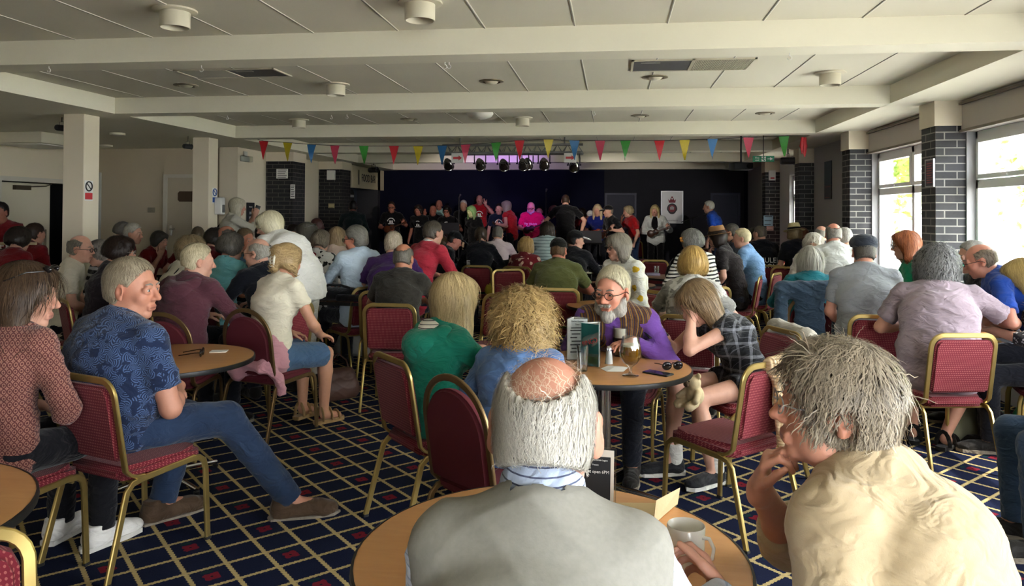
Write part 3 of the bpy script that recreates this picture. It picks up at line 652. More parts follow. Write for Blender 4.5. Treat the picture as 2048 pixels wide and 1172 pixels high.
# hair ---------------------------------------------------------------
def hair_prims(style, c, R, s, L=.12, t=.012, part=0):
    T = lambda x, y, z: c+R @ (A3((x, y, z))*s); D = lambda x, y, z: R @ A3((x, y, z))
    pr = [ell(T(0, -.017, .032), A3((.074+t, .097+t, .088+t))*s, R, .0)]
    hl = lambda y=.070, z=.072, k=.55: plane(T(0, y, z), D(0, 1, -k))
    ear = [ell(T(q*.085, .0, -.012), A3((.030, .034, .034))*s, R, .008, 's') for q in (-1, 1)]
    ear2 = [ell(T(q*.090, .004, -.014), A3((.036, .040, .044))*s, R, .008, 's') for q in (-1, 1)]
    if style in ('short', 'crop'):
        pr[0] = ell(T(0, -.018, .034), A3((.073+t*.45, .095+t*.8, .087+t))*s, R, .0)
        pr += [ell(T(0, -.045, -.025), A3((.062+t*.3, .058+t*.3, .055))*s, R, .03), hl(.056, .080, .70), ell(T(0, .085, -.06), A3((.09, .078, .066))*s, R, .012, 's'), *ear2, plane(T(0, 0, -.070), D(0, -.35, -1))]
    elif style == 'fringe':      # bald on top, hair round the sides and back
        pr[0] = ell(T(0, -.017, .030), A3((.074+t*.35, .096+t, .088+t))*s, R, .0)
        pr += [ell(T(0, -.048, -.03), A3((.060+t*.5, .056+t*.6, .052))*s, R, .03), ell(T(0, -.052, .112), A3((.060, .090, .082))*s, R, .012, 's'), ell(T(0, .03, .120), A3((.072, .105, .090))*s, R, .012, 's'), plane(T(0, .02, -.02), D(0, 1, -.15)), *ear2, plane(T(0, 0, -.062), D(0, -.3, -1))]
    elif style == 'tousled':     # layered, short round the face and ear, longer at the nape
        pr += [ell(T(0, -.055, -.045), A3((.078, .062, .085))*s, R, .03), ell(T(0, -.075, -.10), A3((.062, .045, .055))*s, R, .03), ell(T(0, .048, .092), A3((.062, .034, .028))*s, R, .02), ell(T(0, .112, -.030), A3((.10, .085, .115))*s, R, .012, 's'), *ear2, plane(T(0, 0, -.15), D(0, -.3, -1))]
    elif style == 'swept':       # full head brushed back over the ears
        pr += [ell(T(0, -.05, -.03), A3((.07+t, .06+t, .07))*s, R, .03), hl(.074, .078, .75), ell(T(0, .09, -.05), A3((.07, .085, .075))*s, R, .01, 's'), *ear, plane(T(0, 0, -.085), D(0, -.2, -1))]
    elif style == 'set':         # short full set, covers ear tops
        pr += [ell(T(0, -.035, .0), A3((.086+t, .088+t, .088))*s, R, .03), ell(T(0, .045, .082), A3((.066, .044, .034))*s, R, .02), ell(T(0, .105, -.035), A3((.062, .085, .085))*s, R, .012, 's'), plane(T(0, 0, -.075), D(0, -.35, -1))]
    elif style in ('bob', 'long'):
        dn = -.05-L
        pr += [cap(T(q*.070, -.012, .02), T(q*.080, -.005, dn+.02), .032*s, .030*s, .03, D(0, 1, 0), 1.6) for q in (-1, 1)]
        pr += [cap(T(0, -.05, .0), T(0, -.062, dn), .062*s, .040*s, .03, D(1, 0, 0), 1.45), ell(T(0, .055, .080), A3((.066, .040, .034))*s, R, .02),
               ell(T(0, .12, -.055), A3((.058, .115, .118))*s, R, .012, 's'), plane(T(0, 0, dn-.012), D(0, 0, -1))]
        if L > .14: pr += [ell(T(0, .14, -.2), A3((.075, .13, .12))*s, R, .01, 's')]
    elif style == 'curly':
        pr += [ell(T(0, -.03, .01), A3((.100+t, .105+t, .100+t))*s, R, .03), ell(T(-.06, -.02, -.05-L*.4), A3((.055, .07, .05+L*.45))*s, R, .03), ell(T(.06, -.02, -.05-L*.4), A3((.055, .07, .05+L*.45))*s, R, .03), ell(T(0, -.06, -.05-L*.4), A3((.08, .06, .06+L*.45))*s, R, .03), ell(T(0, .125, -.045), A3((.060, .095, .105))*s, R, .015, 's')]
    elif style == 'pony':
        pr += [ell(T(0, -.04, -.02), A3((.074+t, .07, .08))*s, R, .03), hl(.076, .072, .7), ell(T(0, .09, -.05), A3((.07, .085, .075))*s, R, .01, 's'), *ear, plane(T(0, 0, -.085), D(0, -.6, -1)),
               cap(T(0, -.105, .03), T(0, -.145, -.01), .022*s, .028*s, .012), cap(T(0, -.145, -.01), T(0, -.12, -.05-L), .028*s, .012*s, .012)]
    elif style == 'clip':        # twisted up and clipped
        pr += [ell(T(0, -.04, -.01), A3((.078+t, .08, .085))*s, R, .03), ell(T(0, .05, .078), A3((.066, .042, .034))*s, R, .02), ell(T(0, .10, -.05), A3((.066, .085, .085))*s, R, .012, 's'), plane(T(0, 0, -.085), D(0, -.5, -1)), cap(T(0, -.118, -.055), T(0, -.115, .075), .026*s, .034*s, .02), ell(T(0, -.10, .09), A3((.045, .035, .028))*s, R, .02),
               cap(T(.078, .0, .0), T(.084, .012, -.10), .014*s, .010*s, .01)]
    return pr
def strands(name, prims, base, n, L, seed, c, R, s, flow, w, curl=0, lift=.002, steps=7, grav=.35, jit=.25, par=None, mat=None, shellP=None, shellQ=None, disp=None, tipfly=0.0, lo=.25, coh=2.0):
    rs = np.random.RandomState(seed); P0, N0 = base
    i = rs.randint(0, len(P0), n); P = P0[i].copy(); N = N0[i].copy()
    tt = rs.rand(n)*(1-lo)+lo
    flowv = flow(P, rs)
    J = rs.normal(size=(n, 3))*jit; ph = rs.rand(n)*6.28; fq = 1+rs.rand(n)
    pts = [P+N*lift*.3]; nrms = [N]; ln = L*(.6+.6*rs.rand(n)); st = (ln/steps)[:, None]
    dprev = None
    K = (P0[i]-c)@R/s; J += np.stack([wob(K*70, .5, seed % 7), wob(K*70, .5, seed % 7+1), wob(K*70, .5, seed % 7+2)], 1)@R.T*jit*coh
    for k in range(steps):
        d = flow(P, rs)+J+A3((0, 0, -grav)) if dprev is None else dprev*.8+(flow(P, rs)*.5+J*.4+A3((0, 0, -grav)))*.45
        g = N; d = d-g*np.minimum((d*g).sum(1), 10)[:, None]*(1-tipfly); d /= np.linalg.norm(d, axis=1)[:, None]+1e-9
        P = P+d*st; e = .004
        f0 = at_points(prims, P); G = np.stack([at_points(prims, P+np.eye(3)[a]*e)-f0 for a in range(3)], 1)/e
        gl = np.linalg.norm(G, axis=1)[:, None]; G = np.where(gl > .2, G/(gl+1e-9), N)
        tgt = lift*(1+2.5*tipfly*k/steps)
        mv = np.clip(tgt-f0, -.006, .03); P = P+G*mv[:, None]; N = nrmr(N*.5+G*.5); dprev = d
        q = P.copy()
        if curl:
            b = np.cross(d, N); am = curl*(k+1)/steps; q = q+b*(np.sin(ph+k*fq*1.9)*am)[:, None]+N*(np.abs(np.cos(ph+k*fq*1.9))*am*.8)[:, None]
        pts.append(q); nrms.append(N.copy())
    pts = np.stack(pts, 1); nn = np.stack(nrms, 1); m = steps+1
    d = np.gradient(pts, axis=1); side = np.cross(d, nn); side /= np.linalg.norm(side, axis=2)[:, :, None]+1e-9
    wd = w*np.concatenate([[.55], np.ones(m-2), [.18]]) if m > 2 else w*np.ones(m)
    wv = side*(wd[None, :, None]*(.6+.8*rs.rand(n))[:, None, None])*.5
    V = np.stack([pts-wv, pts+wv], 2).reshape(-1, 3)
    a = (np.arange(n)[:, None]*m*2+np.arange(m-1)[None]*2).ravel(); Q = np.stack([a, a+1, a+3, a+2], 1); T = np.repeat(np.clip(tt*.75+.25*wob(pts[:, 0], 45/s, 1)+.1, 0, 1), m*2)
    if shellP is not None:
        V = np.concatenate([shellP, V]); Q = np.concatenate([shellQ, Q+len(shellP)]); T = np.concatenate([np.clip(.30+.3*wob(shellP, 60/s, 3), 0, 1), T])
    return mk(name, V, Q, mat, par, True, T)
def nrmr(v): return v/(np.linalg.norm(v, axis=1)[:, None]+1e-9)
def mesh_normals(P, Q):
    N = np.zeros_like(P); fn = np.cross(P[Q[:, 2]]-P[Q[:, 0]], P[Q[:, 3]]-P[Q[:, 1]])
    for i in range(4): np.add.at(N, Q[:, i], fn)
    return nrmr(N)
def make_hair(par, style, col, c, R, s, D, seed, L=.12, t=.012, col2=None, dens=1.0, name='hair', prims=None, flow=None, slen=None, curl=None, tipfly=None, coh=2.0, wd=1.0):
    pr = prims if prims is not None else hair_prims(style, c, R, s, L, t)
    v = min(max(.0035, D*.0014), .012); P, Q = sdf(pr, v)
    if len(P) == 0: return None
    N = mesh_normals(P, Q)
    am = {'curly': .012, 'bob': .003, 'long': .003, 'set': .006}.get(style, .003)
    # combed grooves in the shell
    loc = (P-c) @ R; ang = np.arctan2(loc[:, 0], -loc[:, 1]-.02); g = np.sin(ang*34+3*wob(P, 25, seed))*.5+np.sin(ang*71+4*wob(P, 18, seed+1))*.3
    if style in ('curly', 'set'): g = wob(P, 95/s, seed)*1.2+wob(P, 180/s, seed+1)*.6
    P2 = P+N*(am*g)[:, None]*s
    mat = hairm(col, col2); tint = np.clip(.5+.35*g, 0, 1)
    if D > 9.5: return mk(name, P2, Q, mat, par, True, tint)
    crown = c+R @ (A3((0, -.035, .13))*s); up = R @ A3((0, 0, 1)); fw = R @ A3((0, 1, 0))
    if flow is None:
        if style in ('bob', 'long'): flow = lambda p, rs: nrmr((p-crown)-fw*((p-crown) @ fw)[:, None]*.55)*.7-up*.8
        elif style == 'clip': flow = lambda p, rs: nrmr(-(fw*.8)[None]+up*.35+0*p)
        elif style == 'pony': flow = lambda p, rs: nrmr((c+R @ (A3((0, -.14, .0))*s))-p)
        elif style in ('fringe',): flow = lambda p, rs: nrmr(-(fw*.5)[None]-up*1.0+0*p)
        elif style == 'swept': flow = lambda p, rs: nrmr(-(fw*.9)[None]-up*.35+0*p)
        else: flow = lambda p, rs: nrmr(p-crown)-up*.25
    n = int(dens*min(5200, 9000/D)); slen = slen or {'short': .035, 'tousled': .08, 'crop': .022, 'fringe': .03, 'swept': .06, 'set': .045, 'bob': .13, 'long': .17, 'curly': .07, 'pony': .09, 'clip': .09}[style]
    cu = curl if curl is not None else {'curly': .012, 'set': .005, 'tousled': .006}.get(style, .0015)
    tf = tipfly if tipfly is not None else {'curly': .6, 'set': .35, 'short': .3, 'tousled': .75}.get(style, .12)
    return strands(name, pr, (P2, N), n, slen*s, seed, c, R, s, flow, max(.0011, .00062*D)*wd, cu*s, .003*s, 7 if D < 3 else 5, .2, .28, par, mat, P2, Q, tipfly=tf, coh=coh)
def arm_target(kind, q, S, HC, HR, s, hz, sit):
    """returns wrist, elbow hint, hand direction, palm normal, thumb side, curl"""
    z = lambda a: A3(a)
    if isinstance(kind, dict): return z(kind['w']), z(kind.get('hint', (q*.6, -.4, -.7))), z(kind.get('d', (0, 1, 0))), z(kind.get('n', (0, 0, -1))), z(kind.get('t', (-q, 0, 0))), kind.get('curl', (22, 32, 22))
    if kind == 'lap': return z((q*.10, .27*s, hz+.115)), z((q*.8, -.5, -.4)), z((-q*.55, .8, -.15)), z((0, 0, -1)), z((-q, .2, 0)), (22, 30, 20)
    if kind == 'knees': return z((q*.14, .36*s, hz+.11)), z((q*.6, -.4, -.2)), z((0, 1, -.3)), z((0, 0, -1)), z((-q, 0, 0)), (14, 22, 18)
    if kind == 'table': return z((q*.13, .40*s, hz+.255)), z((q*1, -.3, -.6)), z((-q*.7, .7, -.05)), z((0, 0, -1)), z((-q, 1, 0)), (16, 28, 20)
    if kind == 'down': return S+z((q*.09, .04, -.50*s)), z((q*.3, -1, 0)), z((0, .1, -1)), z((-q, 0, 0)), z((0, 1, 0)), (16, 26, 18)
    if kind == 'chin': return HC+HR @ (z((q*.045, .120, -.200))*s), z((q*.5, .6, -1)), HR @ z((-q*.25, -.10, 1)), HR @ z((-q*.3, -.9, 0)), HR @ z((-q*.8, 0, .4)), (55, 60, 35)
    if kind == 'face': return HC+HR @ (z((q*.10, .13, -.17))*s), z((q*.7, .3, -1)), HR @ z((-q*.25, -.1, 1)), HR @ z((-q*.7, -.6, 0)), HR @ z((0, -.5, .6)), (18, 25, 18)
    if kind == 'phone': return HC+HR @ (z((q*.05, .24, -.10))*s), z((q*.8, 0, -1)), HR @ z((-q*.15, .25, 1)), HR @ z((-q*.9, .1, 0)), HR @ z((0, -.9, .3)), (30, 45, 25)
    if kind == 'raise': return HC+HR @ (z((q*.16, .12, -.10))*s), z((q*.8, -.2, -1)), HR @ z((0, .15, 1)), HR @ z((0, 1, 0)), HR @ z((-q, 0, .2)), (8, 12, 10)
    if kind == 'strum': return z((q*.06, .20*s, S[2]-.30*s)), z((q*1, -.5, -.5)), z((-q*.9, .25, -.2)), z((0, -1, -.1)), z((0, .1, 1)), (28, 40, 25)
    if kind == 'fret': return z((q*.28, .24*s, S[2]-.18*s)), z((q*.6, -.2, -1)), z((q*.25, -.35, .85)), z((-q*.3, -.9, 0)), z((-q, 0, .3)), (35, 50, 35)
    if kind == 'fold': return z((-q*.07, .22*s, S[2]-.27*s)), z((q*1, .1, -.7)), z((-q*1, .15, 0)), z((0, -1, 0)), z((0, 0, 1)), (15, 20, 15)
    if kind == 'front': return z((q*.10, .30*s, S[2]-.26*s)), z((q*.9, -.4, -.6)), z((-q*.4, .8, .2)), z((-q, 0, -.3)), z((0, 0, 1)), (25, 35, 25)
    if kind == 'hip': return S+z((q*.12, -.02, -.44*s)), z((q*1, -.6, 0)), z((-q*.8, .5, -.3)), z((-q*.3, -.2, -1)), z((0, -1, 0)), (20, 30, 20)
    raise KeyError(kind)
PEOPLE = []
SKIN = '#c49580'
def person(u, v, D, h, label, who=None, pose='sit', lean=8, side=0, twist=0, hunch=12, hy=0, hp=6, hr=0, sc=1.05, hs=1.0, g=1.0, fem=False, sk=None, hair=('short', '#8a8580'), hairkw=None, top=None, bottom=None,
           shoes='#1d1a18', arms=('lap', 'lap'), glasses=None, beard=None, hat=None, fl=0.0, chair='sq', legs=None, red=.0, eyes=None, extra=None, belly=0.0, seat=.475, tl=None, chair_off=0.0, chair_rot=0.0, group=None, cpos=None, socks=None, clabel=None, shw=1.0, jowl=0.0, outer=None, neck=.088, earx=.077, adj=None):
    if adj is None: adj = D > 4.8 and pose == 'sit'
    if adj: sc *= .96; hs *= .91; shw = 1+(shw-1)*.5; g = 1+(g-1)*.72
    s = sc; sk = sk or SKIN; seed = len(PEOPLE)+1
    top = dict(dict(c='#888888', pat=None, sleeve='short'), **(top or {})); bottom = dict(dict(kind='trousers', c='#1b1d26'), **(bottom or {}))
    hst = hair[0]; hth = hair[3] if len(hair) > 3 else {'curly': .016, 'tousled': .022, 'bob': .020, 'long': .018, 'set': .018, 'swept': .018, 'short': .012, 'crop': .006, 'fringe': .009, 'pony': .012, 'clip': .016}.get(hst, 0)
    HS = s*hs; topz = (.118+(hth if hst not in ('bald', 'fringe') else .0))*HS+(0 if not hat else .02)
    Ttop = atd(u, v, D); sit = pose == 'sit'; ang = math.radians(h)
    Lt = .50*s if tl is None else tl; hz = seat+.095*s if sit else .93*s
    a1, a2, a3 = math.radians(lean*.7), math.radians(lean), math.radians(lean*1.1+hunch)
    sd = math.radians(side)
    for it in range(4):
        P0 = A3((0, 0, hz)); dr = lambda a: A3((math.sin(sd)*math.cos(a), math.sin(a), math.cos(a)*math.cos(sd)))
        P1 = P0+dr(a1)*Lt*.32; P2 = P1+dr(a2)*Lt*.36; N = P2+dr(a3)*Lt*.32
        tw = math.radians(twist); Rv = A3((math.cos(tw), math.sin(tw), -math.sin(sd)*.8)); Rv = nrm(Rv); Fv = A3((-math.sin(tw), math.cos(tw), 0)); Up = nrm(np.cross(Rv, Fv))
        HR = rotm(hy, hp, hr); nd = nrm(dr(math.radians(lean*.6+hunch*.8+12+hp*.35))); HC = N+nd*(neck*s)+HR @ (A3((0, .018, .062))*HS)
        ht = HC+HR @ A3((0, -.01, 0))*HS+A3((0, 0, topz)); err = (Ttop.z-fl)-ht[2]
        if abs(err) < .002: break
        if tl is not None: hz += err
        elif sit:
            nl = np.clip(Lt+err, .40*s, .60*s); 
            hz += (err-(nl-Lt)*.97); Lt = nl
        else: f = (ht[2]+err)/ht[2]; hz *= f; Lt *= f
    Rz = np.array(Matrix.Rotation(ang, 3, 'Z')); off = A3((Ttop.x, Ttop.y, 0))-Rz @ A3((ht[0], ht[1], 0)); base = A3((off[0], off[1], fl))
    toL = lambda p: Rz.T @ (A3(p)-base)      # world -> local
    sw = .172*s*shw*(.92 if fem else 1.03); Sc = N-Up*.045*s; S = {q: Sc+Rv*q*sw-Fv*.0 for q in (-1, 1)}
    e = .0
    # --- arms
    AR = {}
    for q, kind in zip((-1, 1), arms):
        if isinstance(kind, dict) and kind.get('world'): kind = dict(kind); kind['w'] = toL(kind['w']); [kind.__setitem__(k_, Rz.T @ A3(kind[k_])) for k_ in ('d', 'n', 't', 'hint') if k_ in kind]
        Wt, hint, d, n, t, cu = arm_target(kind, q, S[q], HC, HR, s, hz, sit)
        El, Wt = ik(S[q], Wt, .285*s, .255*s, hint); AR[q] = (S[q], El, Wt, nrm(d), n, t, cu)
    # --- legs
    LG = {}
    lg = legs or {}
    for q in (-1, 1):
        H = A3((q*.095*s, 0, hz-.015)); spec = lg.get(q)
        if sit: K = A3((q*.125*s, .43*s, max(hz-.045, .50))); An = A3((q*.12*s, .42*s, .095*s)); fd = A3((q*.15, 1, 0))
        else: K = A3((q*.10*s, .03, .49*s)); An = A3((q*.10*s, -.02, .095*s)); fd = A3((q*.2, 1, 0))
        if spec: K, An, fd = [A3(x) for x in spec]
        LG[q] = (H, K, An, nrm(fd))
    G = g
    def torso(inf, hips=True, k=.05, bell=True):
        pr = [cap(P0-A3((0, .0, .03)), P0+(P1-P0)*.6, (.112*(.5+.5*G)+inf), (.104*G+inf), k, Rv*.5+A3((.5, 0, 0)), 1.48 if not fem else 1.55),
              cap(P1, P2, (.104*G+inf), (.112*(.45+.55*G)+inf), k, Rv, 1.42 if not fem else 1.30), cap(P2, Sc-Up*.05*s, (.112*(.45+.55*G)+inf), (.085*s+inf), k, Rv, 1.42)]
        pr += [cap(Sc+Rv*.04*q, S[q]-Rv*.01*q, .062*s+inf, .054*s+inf, .04) for q in (-1, 1)]
        pr += [cap(N+Up*.018*s+Fv*.0, S[q]-Rv*q*.05*s+Up*.012*s, .044*s+inf*.6, .034*s+inf*.8, .07) for q in (-1, 1)]
        pr.append(ell(Sc-Up*.06*s-Fv*.030*s, A3((.135, .068, .12))*s*(.6+.4*G)+inf, np.stack([Rv, Fv, Up], 1), .07))
        if belly and bell: pr.append(ell(P0+(P1-P0)*.55+Fv*(.05+belly*.5), (.125*G+inf, .10+belly*.6, .12), None, .06))
        if fem: pr += [ell(P2+Rv*q*.072*s+Fv*(.095+.01*G)-Up*.01, A3((.062, .055, .062))*(.7+.3*G)*s+inf, None, .035) for q in (-1, 1)]
        return pr
    # --- body
    nk = N-nd*.01; body = torso(-.014, bell=False)+head_prims(HC, HR, HS, nk, fem, jowl=jowl, earx=earx)
    for q in (-1, 1):
        Sx, El, Wt, d, n, t, cu = AR[q]; m = .9+.1*G if not fem else .86+.08*G
        body += [cap(Sx, El, .050*s*m, .037*s*m, .03), cap(El, El+(Wt-El)*.3, .038*s*m, .040*s*m, .02), cap(El+(Wt-El)*.3, Wt, .040*s*m, .026*s, .02)]
        H, K, An, fd = LG[q]; mm = .8+.2*G
        body += [cap(H, K, .078*mm*s, .055*s, .03), cap(K, K+(An-K)*.3, .052*s, .054*s, .02), cap(K+(An-K)*.3, An, .054*s, .034*s, .02), cap(An-A3((0, 0, .03)), An+fd*.13*s-A3((0, 0, .055)), .034*s, .026*s, .02)]
    for q in (-1, 1):
        Sx, El, Wt, d, n, t, cu = AR[q]; body += hand_prims(Wt, d, n, t, s*(1.0 if not fem else .93), cu)
    cl = lambda x, a, b: min(max(x, a), b)
    bx = [(HC-.155*HS, HC+.155*HS, cl(D*.0016, .0042, .012))]
    if D < 14:
        for q in (-1, 1): c_ = AR[q][2]+AR[q][3]*.075*s; bx.append((c_-.125*s, c_+.125*s, cl(D*.0016, .0042, .0075)))
    P, Q = sdf(body, cl(D*.0028, .009, .020), bx)
    # complexion: warmer nose, cheeks, ears; lips
    loc = ((P-HC) @ HR)/HS; tin = np.ones((len(P), 3)); gs = lambda c_, r: np.exp(-(((loc-A3(c_))**2).sum(1))/r**2)
    wm = np.clip(gs((0, .11, -.02), .026)*.8+gs((.042, .07, -.025), .03)*.6+gs((-.042, .07, -.025), .03)*.6+gs((.082, -.01, 0), .04)*.8+gs((-.082, -.01, 0), .04)*.8+red*gs((0, -.0, .12), .075), 0, 1)
    tin *= 1-wm[:, None]*A3((.03, .20, .24))[None]
    lp = np.clip(gs((0, .093, -.067), .020)*1.3*(np.abs(loc[:, 2]+.067) < .013), 0, 1); tin *= 1-lp[:, None]*A3((.10, .30, .28))[None]
    ms = (np.exp(-((loc[:, 2]+.0675)/.0022)**2)*(np.abs(loc[:, 0]) < .021)*(loc[:, 1] > .07)); tin *= 1-.6*ms[:, None]
    o = mk('person', P, Q, skin(sk), None, True, tin); o.location = base; o.rotation_euler = (0, 0, ang)
    tag(o, label, 'person', group); PEOPLE.append(o)
    cv = cl(D*.0026, .007, .018); fo = folds(cl(.005+.0014*D, .0065, .013)*top.get('fold', 1), 24, seed)
    # --- top garment
    if top.get('c'):
        inf = .010+top.get('loose', 0); pr = torso(inf)
        slv = top.get('sleeve', 'short')
        for q in (-1, 1):
            Sx, El, Wt, d, n, t, cu = AR[q]; m = .85+.15*G
            if slv == 'short': e_ = Sx+(El-Sx)*top.get('len', .72); pr.append(cap(Sx, e_, .055*s*m+inf*.4, .056*s*m+inf*.6, .03, flat=True))
            elif slv == 'long': pr += [cap(Sx, El, .058*s*m+inf*.4, .047*s*m+inf*.4, .03), cap(El, El+(Wt-El)*.95, .047*s*m+inf*.4, .037*s+inf*.3, .02, flat=True)]
            elif slv == 'elbow': pr += [cap(Sx, El, .058*s*m+inf*.4, .048*s*m+inf*.4, .03), cap(El, El+(Wt-El)*.4, .048*s*m+inf*.4, .046*s+inf*.3, .02, flat=True)]
            elif slv == 'cap': e_ = Sx+(El-Sx)*.25; pr.append(cap(Sx, e_, .058*s*m+inf*.4, .062*s*m+inf*.4, .03, flat=True))
        if top.get('hem'):   # hangs below the seat line / over the hips
            pr.append(cap(P0-A3((0, 0, .03)), P0-A3((0, 0, top['hem'])), .118*(.5+.5*G)+inf, .13*(.5+.5*G)+inf, .04, A3((1, 0, 0)), 1.42, flat=True))
        if top.get('scoop'): pr.append(ell(N+Fv*.05+Up*.02, (.085, .10, .075), None, .01, 's'))
        else: pr.append(cap(nk-nd*.0, nk+nd*.2, .056*s, .054*s, .012, None, 1.0, False, 's'))
        Pm, Qm = sdf(pr, cv); shirt = mk(top.get('name', 'shirt'), Pm, Qm, top.get('mat') or cloth(top['c'], top.get('pat'), top.get('c2', '#ffffff'), top.get('sc', 1.0), c3=top.get('c3')), o, True, None, fo)
        if top.get('collar'):
            m = MB(); cN = nk+nd*.022*s
            for j, (rr, zz, wd) in enumerate(((.064, .0, 1),)):
                ring = []
                for a in np.linspace(-2.35, 2.35, 22):
                    ring.append((a, 1))
                fwv, rt = Fv, Rv; V = []; F_ = []
                for a, _ in ring:
                    dv = -fwv*math.cos(a)+rt*math.sin(a); dv = nrm(dv-nd*(dv @ nd))
                    V += [cN+dv*.070*s-nd*.020*s, cN+dv*.067*s+nd*top.get('ch', .042)*s-fwv*.003, cN+dv*.073*s+nd*top.get('ch', .042)*s-fwv*.003, cN+dv*.088*s-nd*.022*s]
                nq = len(ring)
                for i in range(nq-1):
                    for b_ in range(3): F_.append((i*4+b_, i*4+b_+1, i*4+4+b_+1, i*4+4+b_))
                m.add(V, F_)
            m.build('collar', cloth(top['collar'] if isinstance(top['collar'], str) else top['c'], top.get('cpat'), '#4a5068', 1.3), shirt, 50)
        if top.get('hood'):
            hp_ = [cap(nk-Fv*.06+Rv*q*.10*s-Up*.005, nk-Fv*.15-Up*.06, .050*s, .062*s, .03) for q in (-1, 1)]+[cap(nk-Fv*.145-Up*.05, nk-Fv*.155-Up*.20*s, .066*s, .030*s, .04, Rv, 1.9)]+[cap(nk+Fv*.055+Rv*q*.050*s-Up*.03, nk-Fv*.05+Rv*q*.10*s, .028*s, .046*s, .03) for q in (-1, 1)]
            hp_.append(cap(nk-nd*.05, nk+nd*.2, .058*s, .066*s, .012, None, 1.0, False, 's'))
            Pm, Qm = sdf(hp_, cv*.8); mk('hood', Pm, Qm, cloth(top['hood'] if isinstance(top['hood'], str) else top['c']), shirt, True, None, folds(.005, 30, seed+3))
            if top.get('lining'):
                hp2 = [cap(nk-Fv*.03+Rv*q*.072*s+nd*.025, nk-Fv*.105+nd*.030, .036*s, .042*s, .03) for q in (-1, 1)]+[cap(nk-nd*.05, nk+nd*.2, .05*s, .056*s, .01, None, 1, False, 's')]
                Pm, Qm = sdf(hp2, cv*.7); mk('hood_lining', Pm, Qm, cloth('#c9c4b4', 'pin', '#20242a', .9), shirt)
    if outer:   # open waistcoat or cardigan worn over the shirt
        inf = .024; pr = torso(inf)
        if outer.get('sleeve') in ('long', 'elbow'):
            for q in (-1, 1):
                Sx, El, Wt, d, n, t, cu = AR[q]; m = .85+.15*G; fr = .95 if outer['sleeve'] == 'long' else outer.get('len', .35)
                pr += [cap(Sx, El, .060*s*m+.014, .052*s*m+.014, .03), cap(El, El+(Wt-El)*fr, .052*s*m+.014, .046*s+.012, .02, flat=True)]
        else:
            for q in (-1, 1): pr.append(ell(S[q]+Rv*q*(.05+outer.get('cut', 0))-Up*.06, (.055, .09, .11), None, .02, 's'))
        pr.append(ell(N+Fv*.17-Up*.16, (outer.get('gap', .05), .16, .24), None, .02, 's')); pr.append(cap(nk, nk+nd*.2, .062*s, .06*s, .012, None, 1, False, 's'))
        Pm, Qm = sdf(pr, cv); mk(outer.get('name', 'waistcoat'), Pm, Qm, outer.get('mat') or cloth(outer['c'], outer.get('pat'), outer.get('c2', '#fff'), outer.get('sc', 1), c3=outer.get('c3')), o, True, None, folds(.006, 22, seed+7))
    # --- lower garment
    kind = bottom['kind']; pr = [cap(P0-A3((.0, 0, .03)), P0+(P1-P0)*.35, (.104*(.5+.5*G)+.004), .096*G, .05, A3((1, 0, 0)), 1.5)]
    for q in (-1, 1):
        H, K, An, fd = LG[q]; mm = .8+.2*G
        if kind == 'trousers': pr += [cap(H, K, .088*mm*s, .070*s, .035), cap(K, An+A3((0, 0, -.01)), .068*s, .056*s, .03, flat=True)]
        elif kind == 'shorts': pr.append(cap(H, H+(K-H)*bottom.get('len', .95), .092*mm*s, .084*s, .035, flat=True))
        elif kind == 'skirt': pr.append(cap(H, H+(K-H)*bottom.get('len', .9), .10*mm*s, .092*s, .06, A3((1, 0, 0)), 1.12, flat=True))
    Pm, Qm = sdf(pr, cl(D*.003, .009, .02)); mk({'trousers': 'trousers', 'shorts': 'shorts', 'skirt': 'skirt'}[kind], Pm, Qm, cloth(bottom['c'], bottom.get('pat'), bottom.get('c2', '#ffffff'), bottom.get('sc', 1)), o, True, None, folds(.006, 22, seed+5))
    for q in (-1, 1):
        H, K, An, fd = LG[q]; a = An-A3((0, 0, .095*s)); a[2] = An[2]-.092*s; up = A3((0, 0, 1))
        if shoes.startswith('sandal'): 
            rt = nrm(np.cross(fd, up)); m = MB()
            sole = [a+fd*x*s+rt*y*s for x, y in ((-.075, -.03), (-.085, 0), (-.075, .03), (0, .036), (.10, .046), (.16, .035), (.178, 0), (.16, -.035), (.10, -.046), (0, -.036))]
            m.add([p for p in sole]+[p+up*.028 for p in sole], [tuple(range(10))[::-1], tuple(range(10, 20))]+[(i, (i+1) % 10, 10+(i+1) % 10, 10+i) for i in range(10)])
            for x, hgt in ((.11, .055), (.045, .085), (-.03, .10)): m.tube([a+fd*x*s+rt*(.044*math.cos(t_))*s+up*(.02+hgt*math.sin(t_))*s for t_ in np.linspace(0, PI, 9)], .010*s, 6, flat=(.006, .028, tuple(fd)))
            m.build('sandal', cloth(shoes[7:] or '#15120f'), o, 50)
        else:
            pr = [cap(a+up*.045*s-fd*.045*s, a+fd*.12*s+up*.038*s, .047*s, .041*s, .03), ell(a+fd*.15*s+up*.032*s, A3((.045, .06, .034))*s, None, .02), cap(a+up*.06*s-fd*.03*s, a+up*.11*s-fd*.035*s, .043*s, .046*s, .03, None, 1, True), plane(a, (0, 0, -1))]
            Pm, Qm = sdf(pr, cl(D*.0022, .006, .014)); sh = mk('shoe', Pm, Qm, cloth(shoes, rough=.6), o)
            if socks and D < 8: Pm, Qm = sdf([cap(a+up*.08*s-fd*.03*s, a+up*.19*s+(K-An)*.0-fd*.03*s, .050*s, .046*s, .01, None, 1, True)], .008); mk('sock', Pm, Qm, cloth(socks, 'pin', '#c8c4bb', 2), o)
